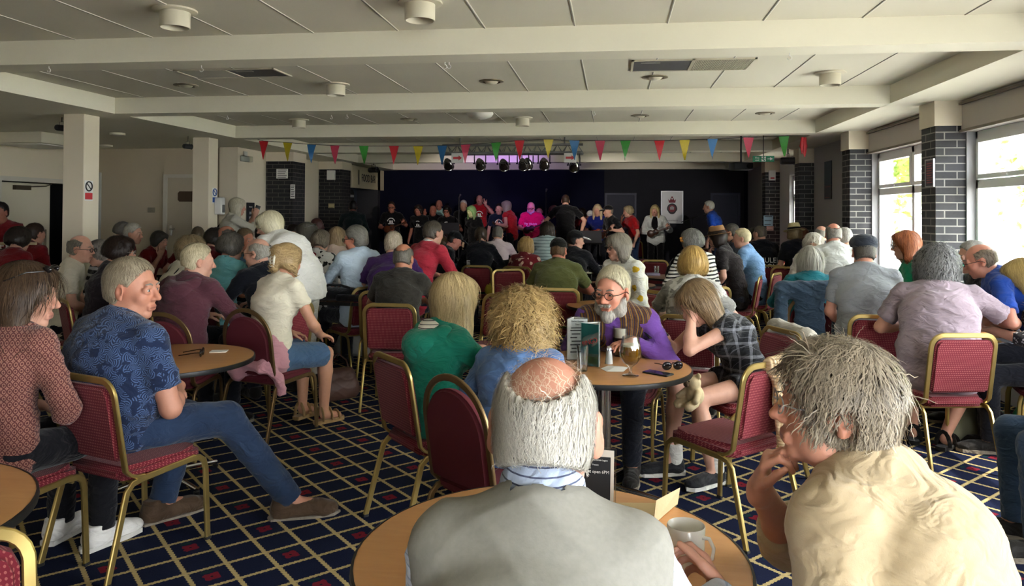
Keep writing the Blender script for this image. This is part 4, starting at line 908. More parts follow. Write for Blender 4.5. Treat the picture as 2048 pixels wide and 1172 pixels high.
            if D < 6:
                rt = nrm(np.cross(fd, up)); m = MB(); sole = [a+fd*x*s+rt*y*s for x, y in ((-.085, -.036), (-.10, 0), (-.085, .036), (0, .041), (.10, .050), (.18, .04), (.21, 0), (.18, -.04), (.10, -.050), (0, -.041))]
                m.add([p for p in sole]+[p+up*.022 for p in sole], [tuple(range(10))[::-1], tuple(range(10, 20))]+[(i, (i+1) % 10, 10+(i+1) % 10, 10+i) for i in range(10)]); m.build('sole', cloth('#d8d6d0' if shoes in ('#e8e6e2', '#222226') else '#8a8072'), sh)
    # --- head things
    hk = dict(hairkw or {})
    if hst not in ('bald', None): make_hair(o, hst, hair[1], HC, HR, HS, D, seed, hair[2] if len(hair) > 2 and hair[2] else .12, hth, hair[4] if len(hair) > 4 else None, **hk)
    T = lambda x, y, z: HC+HR @ (A3((x, y, z))*HS)
    if beard:
        bp = [cap(T(-.040, .028, -.080), T(.040, .028, -.080), .034*HS, None, .02), ell(T(0, .066, -.105), A3((.036, .034, .036))*HS, HR, .02), cap(T(-.026, .094, -.047), T(.026, .094, -.047), .009*HS, None, .012), *[cap(T(q*.068, .012, -.02), T(q*.052, .03, -.08), .014*HS, .03*HS, .02) for q in (-1, 1)], ell(T(0, .112, -.070), A3((.013, .020, .0045))*HS, HR, .004, 's'), plane(T(0, .0, -.02), HR @ A3((0, .25, 1)))]
        bp.append(plane(T(0, -.002, 0), HR @ A3((0, -1, 0)))); bp.append(ell(T(0, .06, -.012), A3((.05, .055, .022))*HS, HR, .01, 's'))
        make_hair(o, 'short', beard, HC, HR, HS, D, seed+9, prims=bp, name='beard', flow=lambda p, rs: nrmr(p-T(0, .0, .0))*.5+HR @ A3((0, 0, -1)), slen=.022, dens=.5, t=.01)
    want_eyes = eyes if eyes is not None else (D < 13 and math.cos(math.radians(h+hy)) < .45)
    if want_eyes: eye_mesh(HC, HR, HS, o, eyes if isinstance(eyes, str) else 'b')
    if glasses: glasses_mesh(HC, HR, HS, o, (.03, .025, .02) if glasses is True else rgb(glasses), cl(.0012+.00018*D, .0015, .004))
    if hat: make_hat(o, hat, T, HR, HS, D, seed)
    for fn in (extra or []): fn(o, dict(T=T, HC=HC, HR=HR, HS=HS, N=N, S=S, AR=AR, P0=P0, P1=P1, P2=P2, Fv=Fv, Rv=Rv, Up=Up, s=s, nk=nk, LG=LG, base=base, Rz=Rz, D=D, G=G, torso=torso, nd=nd, W=lambda p: base+Rz @ A3(p)))
    if sit and chair:
        if cpos: cx, cy = cpos
        else: q = base+Rz @ A3((0, .03+chair_off, 0)); cx, cy = q[0], q[1]
        put_chair(chair, cx, cy, ang+math.radians(chair_rot), clabel or ('%s burgundy padded chair under the %s' % ({'sq': 'gold framed', 'dome': 'round backed bronze framed'}[chair], who or label)), fl)
    o['_who'] = who or label
    return o
def make_hat(o, hat, T, HR, HS, D, seed):
    kind, c = hat[0], hat[1]; v = min(max(.0045, D*.0014), .012); RM = HR
    if kind in ('cap', 'capback'):
        f = 1 if kind == 'cap' else -1
        pr = [ell(T(0, -.012, .045), A3((.088, .110, .092))*HS, RM, 0), plane(T(0, 0, .040), RM @ A3((0, .10*f, -1)))]
        P, Q = sdf(pr, v); hm = mk('cap', P, Q, cloth(c), o)
        pr = [ell(T(0, f*.125, .045), A3((.070, .080, .012))*HS, RM @ rotm(0, 12*f), 0), ell(T(0, -.012*f, .03), A3((.080, .102, .05))*HS, RM, .0, 's')]
        P, Q = sdf(pr, v*.8); mk('brim', P, Q, cloth(hat[2] if len(hat) > 2 else c), hm)
    elif kind == 'flat':
        pr = [ell(T(0, .004, .078), A3((.099, .126, .058))*HS, RM @ rotm(0, 8), 0), ell(T(0, -.015, .06), A3((.088, .112, .068))*HS, RM, .03), plane(T(0, 0, .040), RM @ A3((0, .10, -1)))]
        P, Q = sdf(pr, v); mk('flat_cap', P, Q, cloth(c), o, True, None, folds(.003, 30, seed))
    elif kind == 'straw':
        M_ = Matrix(RM.tolist()); m = MB(); pr = [(.070, .150), (.078, .155), (.088, .12), (.096, .062), (.098, .055), (.150, .045), (.160, .052), (.150, .050), (.09, .05)]
        prof = [(0.001, .150)]+[(a, b) for a, b in pr]
        m.lathe([(a*HS, b*HS) for a, b in prof], 24, Vector(T(0, -.01, 0)), M_ @ Matrix.Diagonal((.92, 1.12, 1)))
        hm = m.build('hat', plain('straw_'+c, c, .85, var=.1, sc=60, bump=.4), o, 50)
        if len(hat) > 2: m = MB(); m.lathe([(.0985*HS, .060*HS), (.0945*HS, .092*HS), (.092*HS, .092*HS), (.096*HS, .058*HS)], 24, Vector(T(0, -.01, 0)), M_ @ Matrix.Diagonal((.92, 1.12, 1))); m.build('hat_band', cloth(hat[2]), hm, 50)
# ------------------------------------------------------------------ chairs
gold = plain('gold_frame', (.46, .34, .12), .34, .85, var=.12, sc=18); bronze = plain('bronze_frame', (.20, .13, .06), .38, .8, var=.12, sc=18)
def burg():
    b = NB('burgundy_weave'); o = b.obj(); x, y, z = b.sep(o)
    h = b.math('ADD', x, b.math('MULTIPLY', y, .55)); w = b.math('ADD', z, b.math('MULTIPLY', y, .8)); k = 125.0
    f = b.math('MULTIPLY', b.math('SINE', b.math('MULTIPLY', b.math('ADD', h, w), k*2.2)), b.math('SINE', b.math('MULTIPLY', b.math('SUBTRACT', h, w), k*2.2)))
    b.col(b.mix(b.math('GREATER_THAN', f, .45), b.mix(b.noise(o, 9, 2), (.115, .010, .018), (.165, .015, .027)), (.30, .085, .08))); b.set(.85, spec=.2, sheen=.1); return b.m
burgm = burg(); burgp = plain('burgundy_plain', (.10, .010, .018), .85, var=.1)
CH = {}
def arc(c, r, a0, a1, ax1, ax2, n=6): return [tuple(A3(c)+A3(ax1)*r*math.cos(a)+A3(ax2)*r*math.sin(a)) for a in np.linspace(a0, a1, n)]
def chair_proto(kind):
    r = empty('stacking_chair', (0, 0, 0)); fm = gold if kind == 'sq' else bronze
    hw = .205; top = .865 if kind == 'sq' else .92; zb = .43; ys = -.20; yt = -.275
    yb = lambda z: ys+(yt-ys)*(z-zb)/(top-zb)
    pts = []
    if kind == 'sq':
        rc = .075
        L = [(-hw, yb(z), z) for z in np.linspace(zb+.03, top-rc, 6)]
        cs = [(-hw+rc-rc*math.cos(a), yb(top-rc+rc*math.sin(a)), top-rc+rc*math.sin(a)) for a in np.linspace(0.15, PI/2, 6)]
    else:
        L = [(-hw, yb(z), z) for z in np.linspace(zb+.03, top-.20, 6)]
        cs = [(-hw*math.cos(a), yb(top-.20+.20*math.sin(a)), top-.20+.20*math.sin(a)) for a in np.linspace(.12, PI/2, 9)]
    side = L+cs; foot = [(-hw, ys+.085, zb-.012), (-hw, ys+.045, zb-.008), (-hw, ys+.015, zb+.008)]
    half = foot+side; pts = half+[(-x, y, z) for x, y, z in half[::-1][1:]]
    m = MB(); m.tube(pts, .01, flat=(.016, .030, (0, 1, .0))); m.build('back_frame', fm, r, 40)
    m = MB()
    if kind == 'sq': poly = [(-.185, .50), (.185, .50), (.188, .52), (.188, .79), (.172, .825), (.15, .838), (-.15, .838), (-.172, .825), (-.188, .79), (-.188, .52)]
    else: poly = [(-.185, .46), (.185, .46), (.19, .50)]+[(.19*math.cos(a), .69+.185*math.sin(a)) for a in np.linspace(0, PI, 17)]+[(-.19, .50)]
    bm = bmesh.new(); f0 = [bm.verts.new((x, yb(z)-.020, z)) for x, z in poly]; f1 = [bm.verts.new((x*.97, yb(z)+.034, .66+(z-.66)*.97)) for x, z in poly]; n = len(poly)
    bm.faces.new(f0[::-1]); bm.faces.new(f1)
    for i in range(n): bm.faces.new((f0[i], f0[(i+1) % n], f1[(i+1) % n], f1[i]))
    bmesh.ops.recalc_face_normals(bm, faces=bm.faces); bmesh.ops.bevel(bm, geom=[e for e in bm.edges if len(e.link_faces) == 2 and abs(e.calc_face_angle(0)) > 1.0], offset=.014, segments=3, affect='EDGES')
    m.bm(bm); m.build('backrest', burgm if kind == 'sq' else burgp, r, 50)
    m = MB(); bm = bmesh.new(); sp = [(-.17, -.21), (.17, -.21), (.20, -.15), (.215, .10), (.205, .19), (.17, .225), (-.17, .225), (-.205, .19), (-.215, .10), (-.20, -.15)]
    f0 = [bm.verts.new((x, y, .405+ (.0 if y < .1 else -.012))) for x, y in sp]; f1 = [bm.verts.new((x*.98, y*.98, .470+(.008 if -.1 < y < .15 else -.004))) for x, y in sp]; n = len(sp)
    bm.faces.new(f0[::-1]); bm.faces.new(f1)
    for i in range(n): bm.faces.new((f0[i], f0[(i+1) % n], f1[(i+1) % n], f1[i]))
    bmesh.ops.recalc_face_normals(bm, faces=bm.faces); bmesh.ops.bevel(bm, geom=[e for e in bm.edges if abs(e.calc_face_angle(0)) > .9], offset=.022, segments=3, affect='EDGES')
    m.bm(bm); m.build('seat', burgm if kind == 'sq' else burgp, r, 50)
    m = MB()
    for q in (-1, 1): m.tube([(q*.212, -.155, .405), (q*.214, 0, .412), (q*.214, .16, .418)], .01, flat=(.016, .028, (1, 0, 0)))
    m.tube([(-.21, .17, .395), (.21, .17, .395)], .009, 6); m.tube([(-.21, -.15, .395), (.21, -.15, .395)], .009, 6); m.build('seat_frame', fm, r, 40)
    tipm = plain('black_rubber', (.015, .015, .015), .7)
    for q in (-1, 1):
        m = MB(); m.tube([(q*.214, .14, .417), (q*.215, .185, .412), (q*.216, .212, .390), (q*.218, .222, .35), (q*.222, .235, .012)], .01, flat=(.018, .028, (1, 0, 0))); lg = m.build('leg', fm, r, 40)
        m = MB(); m.rbox((q*.222-.012, .22, 0), (q*.222+.012, .25, .014), .003, 1); m.build('foot_cap', tipm, lg)
        m = MB(); m.tube([(q*.212, -.12, .408), (q*.213, -.175, .398), (q*.215, -.205, .37), (q*.225, -.30, .012)], .01, flat=(.018, .028, (1, 0, 0))); lg = m.build('leg', fm, r, 40)
        m = MB(); m.rbox((q*.225-.012, -.316, 0), (q*.225+.012, -.286, .014), .003, 1); m.build('foot_cap', tipm, lg)
    CH[kind] = [r, False]
for k_ in ('sq', 'dome'): chair_proto(k_)
def put_chair(kind, x, y, rz, label, fl=0.0, group='burgundy stacking chairs'):
    r, used = CH[kind]
    if used: r = copy_tree(r)
    else: CH[kind][1] = True
    r.location = (x, y, fl); r.rotation_euler = (0, 0, rz); tag(r, label, 'chair', group); return r
# ------------------------------------------------------------------ tables
TABS = []
def snap(x, y, mrg=.07):
    best = None
    for (cx, cy, hw, hd, rz) in TABS:
        c, s_ = math.cos(rz), math.sin(rz); lx, ly = c*(x-cx)+s_*(y-cy), -s_*(x-cx)+c*(y-cy)
        if hd is None: r = math.hypot(lx, ly); k = min(1, (hw-mrg)/max(r, 1e-6)); px, py = lx*k, ly*k
        else: px, py = min(max(lx, -hw+mrg), hw-mrg), min(max(ly, -hd+mrg), hd-mrg)
        d = math.hypot(px-lx, py-ly)
        if best is None or d < best[0]: best = (d, cx+c*px-s_*py, cy+s_*px+c*py)
    return best[1], best[2]
def tabletop(name, c1, c2):
    b = NB(name); o = b.obj(scale=(1.2, 9, 3)); n = b.noise(o, 3.5, 5, .6, 1.2); b.col(b.mix(n, rgb(c1), rgb(c2))); b.set(.32, spec=.45); return b.m
oak = tabletop('oak_laminate', '#b07a48', '#c99763'); oakd = tabletop('brown_laminate', '#7d5234', '#94643f')
edgem = plain('black_edge', (.012, .012, .012), .4); steel = plain('polished_steel', (.55, .55, .57), .16, 1.0, var=.04)
def round_table(x, y, r, label, z=.73, top=None, rz=0.0, group='round cafe tables'):
    TABS.append((x, y, r, None, rz)); t = empty('round_table', (x, y, 0), rz, label, 'table', group)
    m = MB(); m.lathe([(0.001, z-.026), (r-.004, z-.026), (r-.004, z-.001), (r-.008, z), (0.001, z)], 56); m.build('tabletop', top or oak, t, 40)
    m = MB(); m.lathe([(r-.005, z-.028), (r+.002, z-.026), (r+.004, z-.013), (r+.002, z-.001), (r-.005, z+.0005)], 56); m.build('edge_band', edgem, t, 60)
    m = MB()
    for k in range(3): a = 2*PI*k/3; m.tube([(.028*math.cos(a), .028*math.sin(a), .05), (.028*math.cos(a), .028*math.sin(a), z-.03)], .021, 12)
    m.build('pedestal', steel, t, 50)
    m = MB(); m.lathe([(.001, z-.045), (.12, z-.045), (.12, z-.026)], 20); m.build('mounting_plate', edgem, t, 40)
    for k in range(4):
        a = PI/4+k*PI/2; m = MB(); m.tube([(.03*math.cos(a), .03*math.sin(a), .055), (.20*math.cos(a), .20*math.sin(a), .045), (.34*math.cos(a), .34*math.sin(a), .030)], [.018, .016, .014], 10); f = m.build('foot', steel, t, 50)
        m = MB(); m.lathe([(.016, 0), (.018, .018), (.001, .02)], 10, (.335*math.cos(a), .335*math.sin(a), 0)); m.build('glide', edgem, f, 40)
    return t
def rect_table(x, y, w, d, label, z=.73, top=None, rz=0.0):
    TABS.append((x, y, w/2, d/2, rz)); t = empty('folding_table', (x, y, 0), rz, label, 'table', 'rectangular tables')
    m = MB(); m.rbox((-w/2, -d/2, z-.028), (w/2, d/2, z), .004, 2); m.build('tabletop', top or oakd, t, 40)
    m = MB(); m.tube([(-w/2, -d/2, z-.014), (w/2, -d/2, z-.014), (w/2, d/2, z-.014), (-w/2, d/2, z-.014)], .01, flat=(.032, .006, (0, 0, 1)), closed=True); m.build('edge_band', edgem, t, 40)
    for sx in (-1, 1):
        for sy in (-1, 1):
            m = MB(); m.tube([(sx*(w/2-.14), sy*.07, .04), (sx*(w/2-.14), sy*.07, z-.03)], .021, 12); m.build('leg', steel, t, 50)
        m = MB(); m.tube([(sx*(w/2-.14), -d/2+.06, .03), (sx*(w/2-.14), d/2-.06, .03)], .016, 10); m.build('foot', steel, t, 50)
    return t
# ------------------------------------------------------------------ things on tables
white = plain('card_white', (.78, .77, .74), .5, var=.01); ink = plain('ink_black', (.015, .015, .018), .6); tealp = plain('print_teal', (.03, .17, .19), .5, var=.3, sc=20); redp = plain('print_red', (.55, .04, .05), .5)
acryl = clear_glass('acrylic', (.95, .97, .97), .06); tumbler = clear_glass('tumbler_glass', (.93, .95, .95), .09)
def liquid(name, c, tr=.6):
    if name in MATS: return MATS[name]
    b = NB(name); b.col(rgb(c)); b.set(.08, spec=.5)
    if tr: b.bs.inputs['Transmission Weight'].default_value = tr; b.bs.inputs['IOR'].default_value = 1.02
    MATS[name] = b.m; return b.m
def menu_holder(x, y, z, rz, label, faces, h=.21, w=.105, group='menu holders on the tables'):
    """three upright card faces in clear acrylic, open like a prism; faces = list of kinds"""
    x, y = snap(x, y, .06); t = empty('menu_holder', (x, y, z), rz, label, 'menu holder', group); R = w/(2*math.tan(PI/3))
    for k, kind in enumerate(faces):
        a = k*2*PI/3; Rm = Matrix.Rotation(a, 4, 'Z')
        m = MB(); m.rbox((-w/2, -R-.004, 0), (w/2, -R-.001, h), .0012, 1, Rm); pn = m.build('acrylic_panel', acryl, t)
        m = MB(); m.box((-w/2+.004, -R, .006), (w/2-.004, -R+.002, h-.006), Rm); cd = m.build('card', tealp if kind == 'bingo' else (ink if kind == 'dark' else white), t)
        T = lambda px, pz, dy=-R-.0006: tuple(Rm @ Vector((px, dy, pz)))
        rot = (PI/2, 0, a)
        if kind == 'bingo':
            text('lettering', 'BINGO', .040, redp, cd, T(0, h*.56), (PI/2, math.radians(-20), a), sx=.85); m = MB(); m.box((-w/2+.012, -R-.001, .02), (w/2-.012, -R, .06), Rm); m.build('picture', plain('print_green', (.05, .22, .10), .5, var=.5, sc=40), cd)
        elif kind == 'times':
            for q, (s_, zz) in enumerate((('Kitchen Opening', .93), ('Times', .85))): text('lettering', s_, .0125, ink, cd, T(0, h*zz), rot, sx=.85)
            m = MB()
            for q in range(7): m.box((-w*.34+.008*(q % 2), -R-.001, h*(.70-.085*q)), (w*.30-.02*(q % 3), -R, h*(.725-.085*q)), Rm)
            m.box((-w*.30, -R-.001, h*.76), (w*.28, -R, h*.78), Rm); m.build('printed_lines', ink, cd)
        elif kind == 'flag':
            m = MB()
            for q in range(4): aa = q*PI/4; m.box((-.03, -R-.001, -.006), (.03, -R, .006), Rm @ Matrix.Translation((0, 0, h*.62)) @ Matrix.Rotation(aa, 4, 'Y'))
            m.build('picture', redp, cd); m = MB(); m.box((-w*.4, -R-.0008, h*.15), (w*.4, -R, h*.35), Rm); m.build('printed_block', tealp, cd)
        elif kind == 'photo':
            m = MB(); m.box((-w*.36, -R-.001, h*.20), (w*.36, -R, h*.52), Rm); m.build('picture', tealp, cd); m = MB(); m.box((-w*.36, -R-.001, h*.82), (w*.36, -R, h*.92), Rm); m.build('heading_block', ink, cd)
        elif kind == 'lines':
            m = MB()
            for q in range(8): m.box((-w*.36, -R-.001, h*(.86-.1*q)), (w*(.36-.1*(q % 2)), -R, h*(.90-.1*q)), Rm)
            m.build('printed_lines', ink, cd)
    return t
def glass(x, y, z, r, h, label, liq=None, lc='#2a0d06', fill=.8, foam=None, tr=.5, group='glasses on the tables', taper=.8):
    x, y = snap(x, y, .045); t = empty('drinking_glass', (x, y, z), 0, label, 'glass', group)
    m = MB(); m.lathe([(.001, .001), (r*taper-.001, .001), (r*taper, .004), (r, h), (r-.003, h), (r*taper-.003, .010), (.001, .010)], 20); m.build('tumbler', tumbler, t, 50)
    if liq:
        f = fill*h; rr = r*(taper+(1-taper)*fill)-.0035; m = MB(); m.lathe([(.001, .011), (r*taper-.0035, .011), (rr, f), (.001, f)], 20); m.build('drink', liquid(liq, lc, tr), t, 50)
        if foam: m = MB(); m.lathe([(.001, f), (rr, f), (rr+.0008, f+foam), (.001, f+foam)], 20); m.build('foam', plain('beer_foam', (.80, .72, .58), .8), t, 50)
    return t
def phone(x, y, z, rz, label, tilt=None):
    t = empty('phone', (x, y, z), rz, label, 'phone', 'phones')
    if tilt: t.rotation_euler = tilt
    m = MB(); m.rbox((-.038, -.078, 0), (.038, .078, .009), .004, 2); m.build('case', plain('phone_black', (.012, .012, .014), .35), t, 40)
    m = MB(); m.box((-.034, -.074, .009), (.034, .074, .0094)); m.build('screen', plain('phone_screen', (.02, .02, .026), .08), t); return t
def sunglasses(x, y, z, rz, label, parent=None):
    t = empty('sunglasses', (x, y, z), rz, label, 'sunglasses') if parent is None else empty('sunglasses', (x, y, z), rz)
    if parent is not None: t.parent = parent
    bk = plain('gloss_black', (.012, .010, .010), .2)
    m = MB()
    for q in (-1, 1): m.tube([(q*.033+.027*math.cos(a), 0, .024+.021*math.sin(a)) for a in np.linspace(0, 2*PI, 14, endpoint=False)], .003, 6, closed=True)
    m.tube([(-.008, 0, .032), (0, -.003, .035), (.008, 0, .032)], .003, 6); m.build('frame', bk, t, 50)
    for q in (-1, 1):
        m = MB(); m.tube([(q*.06, 0, .03), (q*.063, .03, .03), (q*.055, .12, .016)], .0028, 6); m.build('temple', bk, t, 50)
        m = MB(); m.ball((q*.033, .0, .024), (.026, .004, .020), 6); m.build('lens', plain('dark_lens', (.01, .008, .008), .06), t, 60)
    return t
def card_pack(x, y, z, rz, w, d, h, mat, name, label, cat, group=None):
    m = MB(); m.rbox((-w/2, -d/2, 0), (w/2, d/2, h), min(.002, h*.3), 1); return tag(m.build(name, mat, None, 40, (x, y, z), rz), label, cat, group)
def handbag(x, y, z, rz, w, d, h, mat, label, name='handbag', strap=True):
    t = empty(name, (x, y, z), rz, label, 'bag', 'bags on the floor and seats')
    pr = [cap((-w*.32, 0, h*.22), (w*.32, 0, h*.22), h*.24, None, .03, (0, 1, 0), d/h*1.3), cap((-w*.25, 0, h*.62), (w*.25, 0, h*.62), h*.17, None, .10, (0, 1, 0), d/h*1.3), plane((0, 0, .002), (0, 0, -1))]
    P, Q = sdf(pr, .008); mk('body', P, Q, mat, t, True, None, folds(.006, 30, int(x*7) % 7))
    if strap: m = MB(); m.tube([(-w*.28, 0, h*.6), (-w*.22, .02, h*.95), (0, .03, h*1.15), (w*.22, .02, h*.95), (w*.28, 0, h*.6)], .008, 6); m.build('handle', mat, t, 50)
    return t
ZT = .73
# the tables, placed from the marks their feet and edges leave on the floor plan
round_table(-.154, 1.927, .50, 'nearest round oak table with the white mug, in front of the white-haired man')
round_table(-.05, 4.34, .50, 'round oak table with beer glasses between the bearded man and the girl', rz=.4)
round_table(-2.62, 4.14, .50, 'round oak table with sunglasses on it beside the man in the blue leaf shirt', rz=.3)
round_table(-2.21, 1.80, .55, 'round oak table cut off at the lower left corner')
def T_(u, v): p = atz(u, v, ZT); return p.x, p.y
x, y = T_(700, 598); rect_table(x+.10, y, 1.35, .62, 'brown table carrying the black instrument bag, behind the woman in the cream tee', rz=-.03)
x, y = T_(740, 562); rect_table(x, y+.3, 1.1, .5, 'brown table with the cream straw hat, in front of the man in purple')
x, y = T_(955, 548); rect_table(x-.12, y+.12, 1.25, .6, 'brown table with menu holders, pint mug and tissue box in the middle of the hall')
x, y = T_(1200, 568); round_table(x+.2, y, .48, 'brown round table with the dark pint beside the man in the olive tee', top=oakd)
x, y = T_(1200, 611); round_table(x+.1, y+.05, .42, 'small tan round table just behind the bearded man', rz=.2)
x, y = T_(1300, 556); round_table(x+.35, y+.25, .45, 'dark round table with glasses and a black bag behind the woman with golden hair', top=oakd)
x, y = T_(2060, 662); rect_table(x-.22, y-.1, .75, .95, 'oak table at the far right with the union flag menu holder', top=oak, rz=.15)
x, y = T_(1835, 545); round_table(x, y, .45, 'round table with drink cans beside the red-haired woman')
x, y = T_(130, 602); round_table(x, y, .48, 'dark round table with the orange juice behind the brown-haired woman', top=oakd)
x, y = T_(1600, 530); round_table(x, y, .45, 'round table with a small blue glass behind the empty red chairs')
rect_table(aty(340, 520, 9.6).x, 9.75, .9, .5, 'dark table among the people in red at the back left', top=oakd)
# nearest table
def mug(x, y, z, rz, label):
    t = empty('mug', (x, y, z), rz, label, 'mug'); cm = plain('glazed_white', (.80, .78, .72), .18, var=.02)
    m = MB(); r, h = .047, .098; m.lathe([(.001, 0), (r*.80, 0), (r*.84, .004), (r*.95, h*.4), (r, h-.002), (r-.0015, h), (r-.0035, h-.002), (r*.95-.004, h*.4), (r*.80, .008), (.001, .008)], 32); m.build('body', cm, t, 60)
    m = MB(); m.tube([(r-.004, 0, h*.80), (r+.016, 0, h*.82), (r+.028, 0, h*.62), (r+.024, 0, h*.36), (r*.9, 0, h*.20)], [.0055, .005, .0045, .0045, .0055], 10); m.build('handle', cm, t, 60); return t
_m = atz(1372, 1128, ZT); mugo = mug(_m.x, _m.y, ZT, -.6, 'white china mug held by the white-haired man on the nearest table')
def sign_stand():
    p = atz(1190, 1012, ZT); t = empty('table_sign', (p.x, p.y, ZT), -.1, 'framed black event notice standing on the nearest table behind the man', 'sign')
    R = Matrix.Rotation(-.12, 4, 'X'); w, h = .098, .15
    m = MB(); m.rbox((-w/2-.012, -.004, 0), (w/2+.012, .004, h+.02), .002, 1, R); m.build('acrylic_panel', acryl, t)
    m = MB(); m.box((-w/2-.006, -.0055, .004), (w/2+.006, -.0045, h+.014), R); cd = m.build('card', plain('card_cream', (.72, .66, .58), .5), t)
    m = MB(); m.box((-w/2+.004, -.0065, .014), (w/2-.004, -.0056, h-.006), R); m.build('black_panel', ink, cd)
    wt = plain('print_white', (.8, .8, .78), .5)
    for s_, zz, sz in (('National Royal British Legion', h-.016, .0062), ('Present', h-.03, .006), ('Night open 6PM', h-.050, .0125)): text('lettering', s_, sz, wt, cd, tuple(R @ Vector((0, -.0068, zz))), (PI/2-.12, 0, 0))
    m = MB(); m.rbox((-w/2, .0, 0), (w/2, .06, .004), .001, 1); m.build('foot', acryl, t)
sign_stand()
def folded(x, y, z, rz, label):
    m = MB(); a, b = .12, .085; m.add([(-a, -b, .001), (a*.2, -b*.8, .001), (a, b, .003), (-a*.7, b, .002), (a*.95, b*.2, .075), (a*.25, -b*.9, .072), (-a, -b, -.0001), (a*.2, -b*.8, -.0001), (a, b, 0), (-a*.7, b, 0)], [(0, 1, 2, 3), (9, 8, 7, 6), (1, 5, 4, 2), (0, 6, 7, 1), (2, 8, 9, 3)])
    o = m.build('paper_bag', plain('kraft_paper', (.62, .47, .27), .8, bump=.2), None, None, (x, y, z), rz); return tag(o, label, 'paper')
p = atz(1283, 1030, ZT); folded(p.x, p.y, ZT, .1, 'crumpled brown paper bag on the nearest table left of the mug')
# girl's table
def tp(u, v): p = atz(u, v, ZT); return (*snap(p.x, p.y), ZT)
x, y, z = tp(1186, 736); menu_holder(x+.0, y+.06, z, -.55, 'menu holder with the BINGO card on the table of the bearded man', ['bingo', 'lines', 'times'], .25, .125)
x, y, z = tp(1158, 722); menu_holder(x-.02, y+.05, z, .25, 'menu holder headed Kitchen Opening Times left of the BINGO card', ['times', 'lines', 'photo'], .25, .125)
x, y, z = tp(1165, 742); glass(x, y, z, .034, .14, 'empty straight tumbler in front of the Kitchen Opening Times holder')
def salt(x, y, z, label):
    t = empty('salt_shaker', (x, y, z), 0, label, 'shaker'); m = MB(); m.lathe([(.001, 0), (.022, 0), (.022, .006), (.015, .072), (.001, .072)], 16); m.build('salt', white, t, 50)
    m = MB(); m.lathe([(.001, -.0), (.0245, 0), (.0245, .006), (.0165, .078), (.014, .078), (.001, .074)], 16); m.build('glass_body', tumbler, t, 50)
    m = MB(); m.lathe([(.0165, .074), (.0165, .088), (.011, .10), (.001, .103)], 16); m.build('cap', steel, t, 50)
x, y, z = tp(1218, 727); salt(x, y, z, 'glass salt shaker full of white salt between the BINGO card and the beer')
def tulip(x, y, z, label):
    t = empty('beer_glass', (x, y, z), 0, label, 'glass'); m = MB()
    t.scale = (1.2, 1.2, 1.2); pr = [(.036, 0), (.037, .003), (.010, .012), (.006, .022), (.008, .040), (.030, .058), (.047, .085), (.050, .105), (.044, .140), (.037, .176)]
    m.lathe([(.001, 0)]+pr+[(a-.0022, b) for a, b in pr[::-1][:5]]+[(.001, .048)], 28); m.build('bowl', tumbler, t, 60)
    m = MB(); m.lathe([(.001, .049), (.028, .060), (.0438, .086), (.0468, .105), (.0445, .122), (.0425, .134), (.001, .134)], 28); m.build('beer', liquid('pale_ale', '#c88a1e', .55), t, 60)
    m = MB(); m.lathe([(.001, .134), (.0425, .134), (.0410, .142), (.001, .142)], 28); m.build('foam', plain('beer_foam', (.80, .72, .58), .8), t, 60)
x, y, z = tp(1261, 752); tulip(x, y, z, 'tulip glass of golden beer on the table of the girl')
x, y, z = tp(1240, 712); glass(x, y, z, .048, .185, 'pint glass of dark ale with a thick foam ring in front of the bearded man', 'dark_ale', '#2a0d06', .62, .055, .25)
x, y, z = tp(1316, 748); phone(x, y, z, .95, 'black phone lying on the table in front of the girl')
x, y, z = tp(1345, 740); sunglasses(x, y, z, .35, 'black sunglasses lying beside the phone on the table of the girl')
def napkin(x, y, z, rz, label, w=.15):
    m = MB(); m.add([(-w/2, -w*.4, .002), (w*.1, -w*.55, .001), (w/2, -w*.1, .008), (w*.45, w*.35, .002), (-w*.1, w*.45, .006), (-w*.5, w*.2, .001), (0, 0, .012)], [(0, 1, 6), (1, 2, 6), (2, 3, 6), (3, 4, 6), (4, 5, 6), (5, 0, 6)]); return tag(m.build('napkin', white, None, None, (x, y, z), rz), label, 'napkin', 'paper napkins')
x, y, z = tp(1230, 738); napkin(x, y, z, .4, 'crumpled white paper napkin under the tulip beer glass')
# left table
x, y, z = tp(404, 712); sunglasses(x, y, z, 1.9, 'dark sunglasses on the round table beside the man in the blue leaf shirt')
x, y, z = tp(438, 703); card_pack(x, y, z, .3, .10, .075, .004, white, 'beer_mat', 'pale printed beer mat on the round table beside the man in the blue leaf shirt', 'beer mat')
# table with the instrument bag
def gig_bag():
    p = atz(700, 604, ZT); t = empty('instrument_bag', (p.x+.02, p.y+.02, ZT), .02, 'black padded instrument bag lying on the brown table', 'bag'); bl = cloth('#0b0b0d', rough=.6)
    pr = [cap((-.40, 0, .075), (-.05, .03, .075), .072, .060, .03, (0, 1, 0), 1.7), cap((-.05, .03, .072), (.40, 0, .068), .055, .066, .04, (0, 1, 0), 1.6), plane((0, 0, .0), (0, 0, -1))]
    P, Q = sdf(pr, .009); b = mk('body', P, Q, bl, t, True, None, folds(.006, 24, 2))
    m = MB(); m.rbox((-.12, -.16, .02), (.26, -.11, .085), .02, 3); m.build('pocket', bl, t, 50)
    m = MB(); m.tube([(-.30, -.02, .14), (-.22, -.06, .165), (-.10, -.06, .165), (-.02, -.02, .135)], .012, 8); m.build('handle', bl, t, 50)
gig_bag()
x, y, z = tp(666, 592); menu_holder(x, y+.12, z, .0, 'white menu holder behind the black instrument bag', ['times', 'lines', 'lines'])
x, y, z = tp(633, 608); glass(x, y, z, .03, .13, 'tall empty glass at the left end of the black instrument bag')
p = atz(768, 578, ZT)
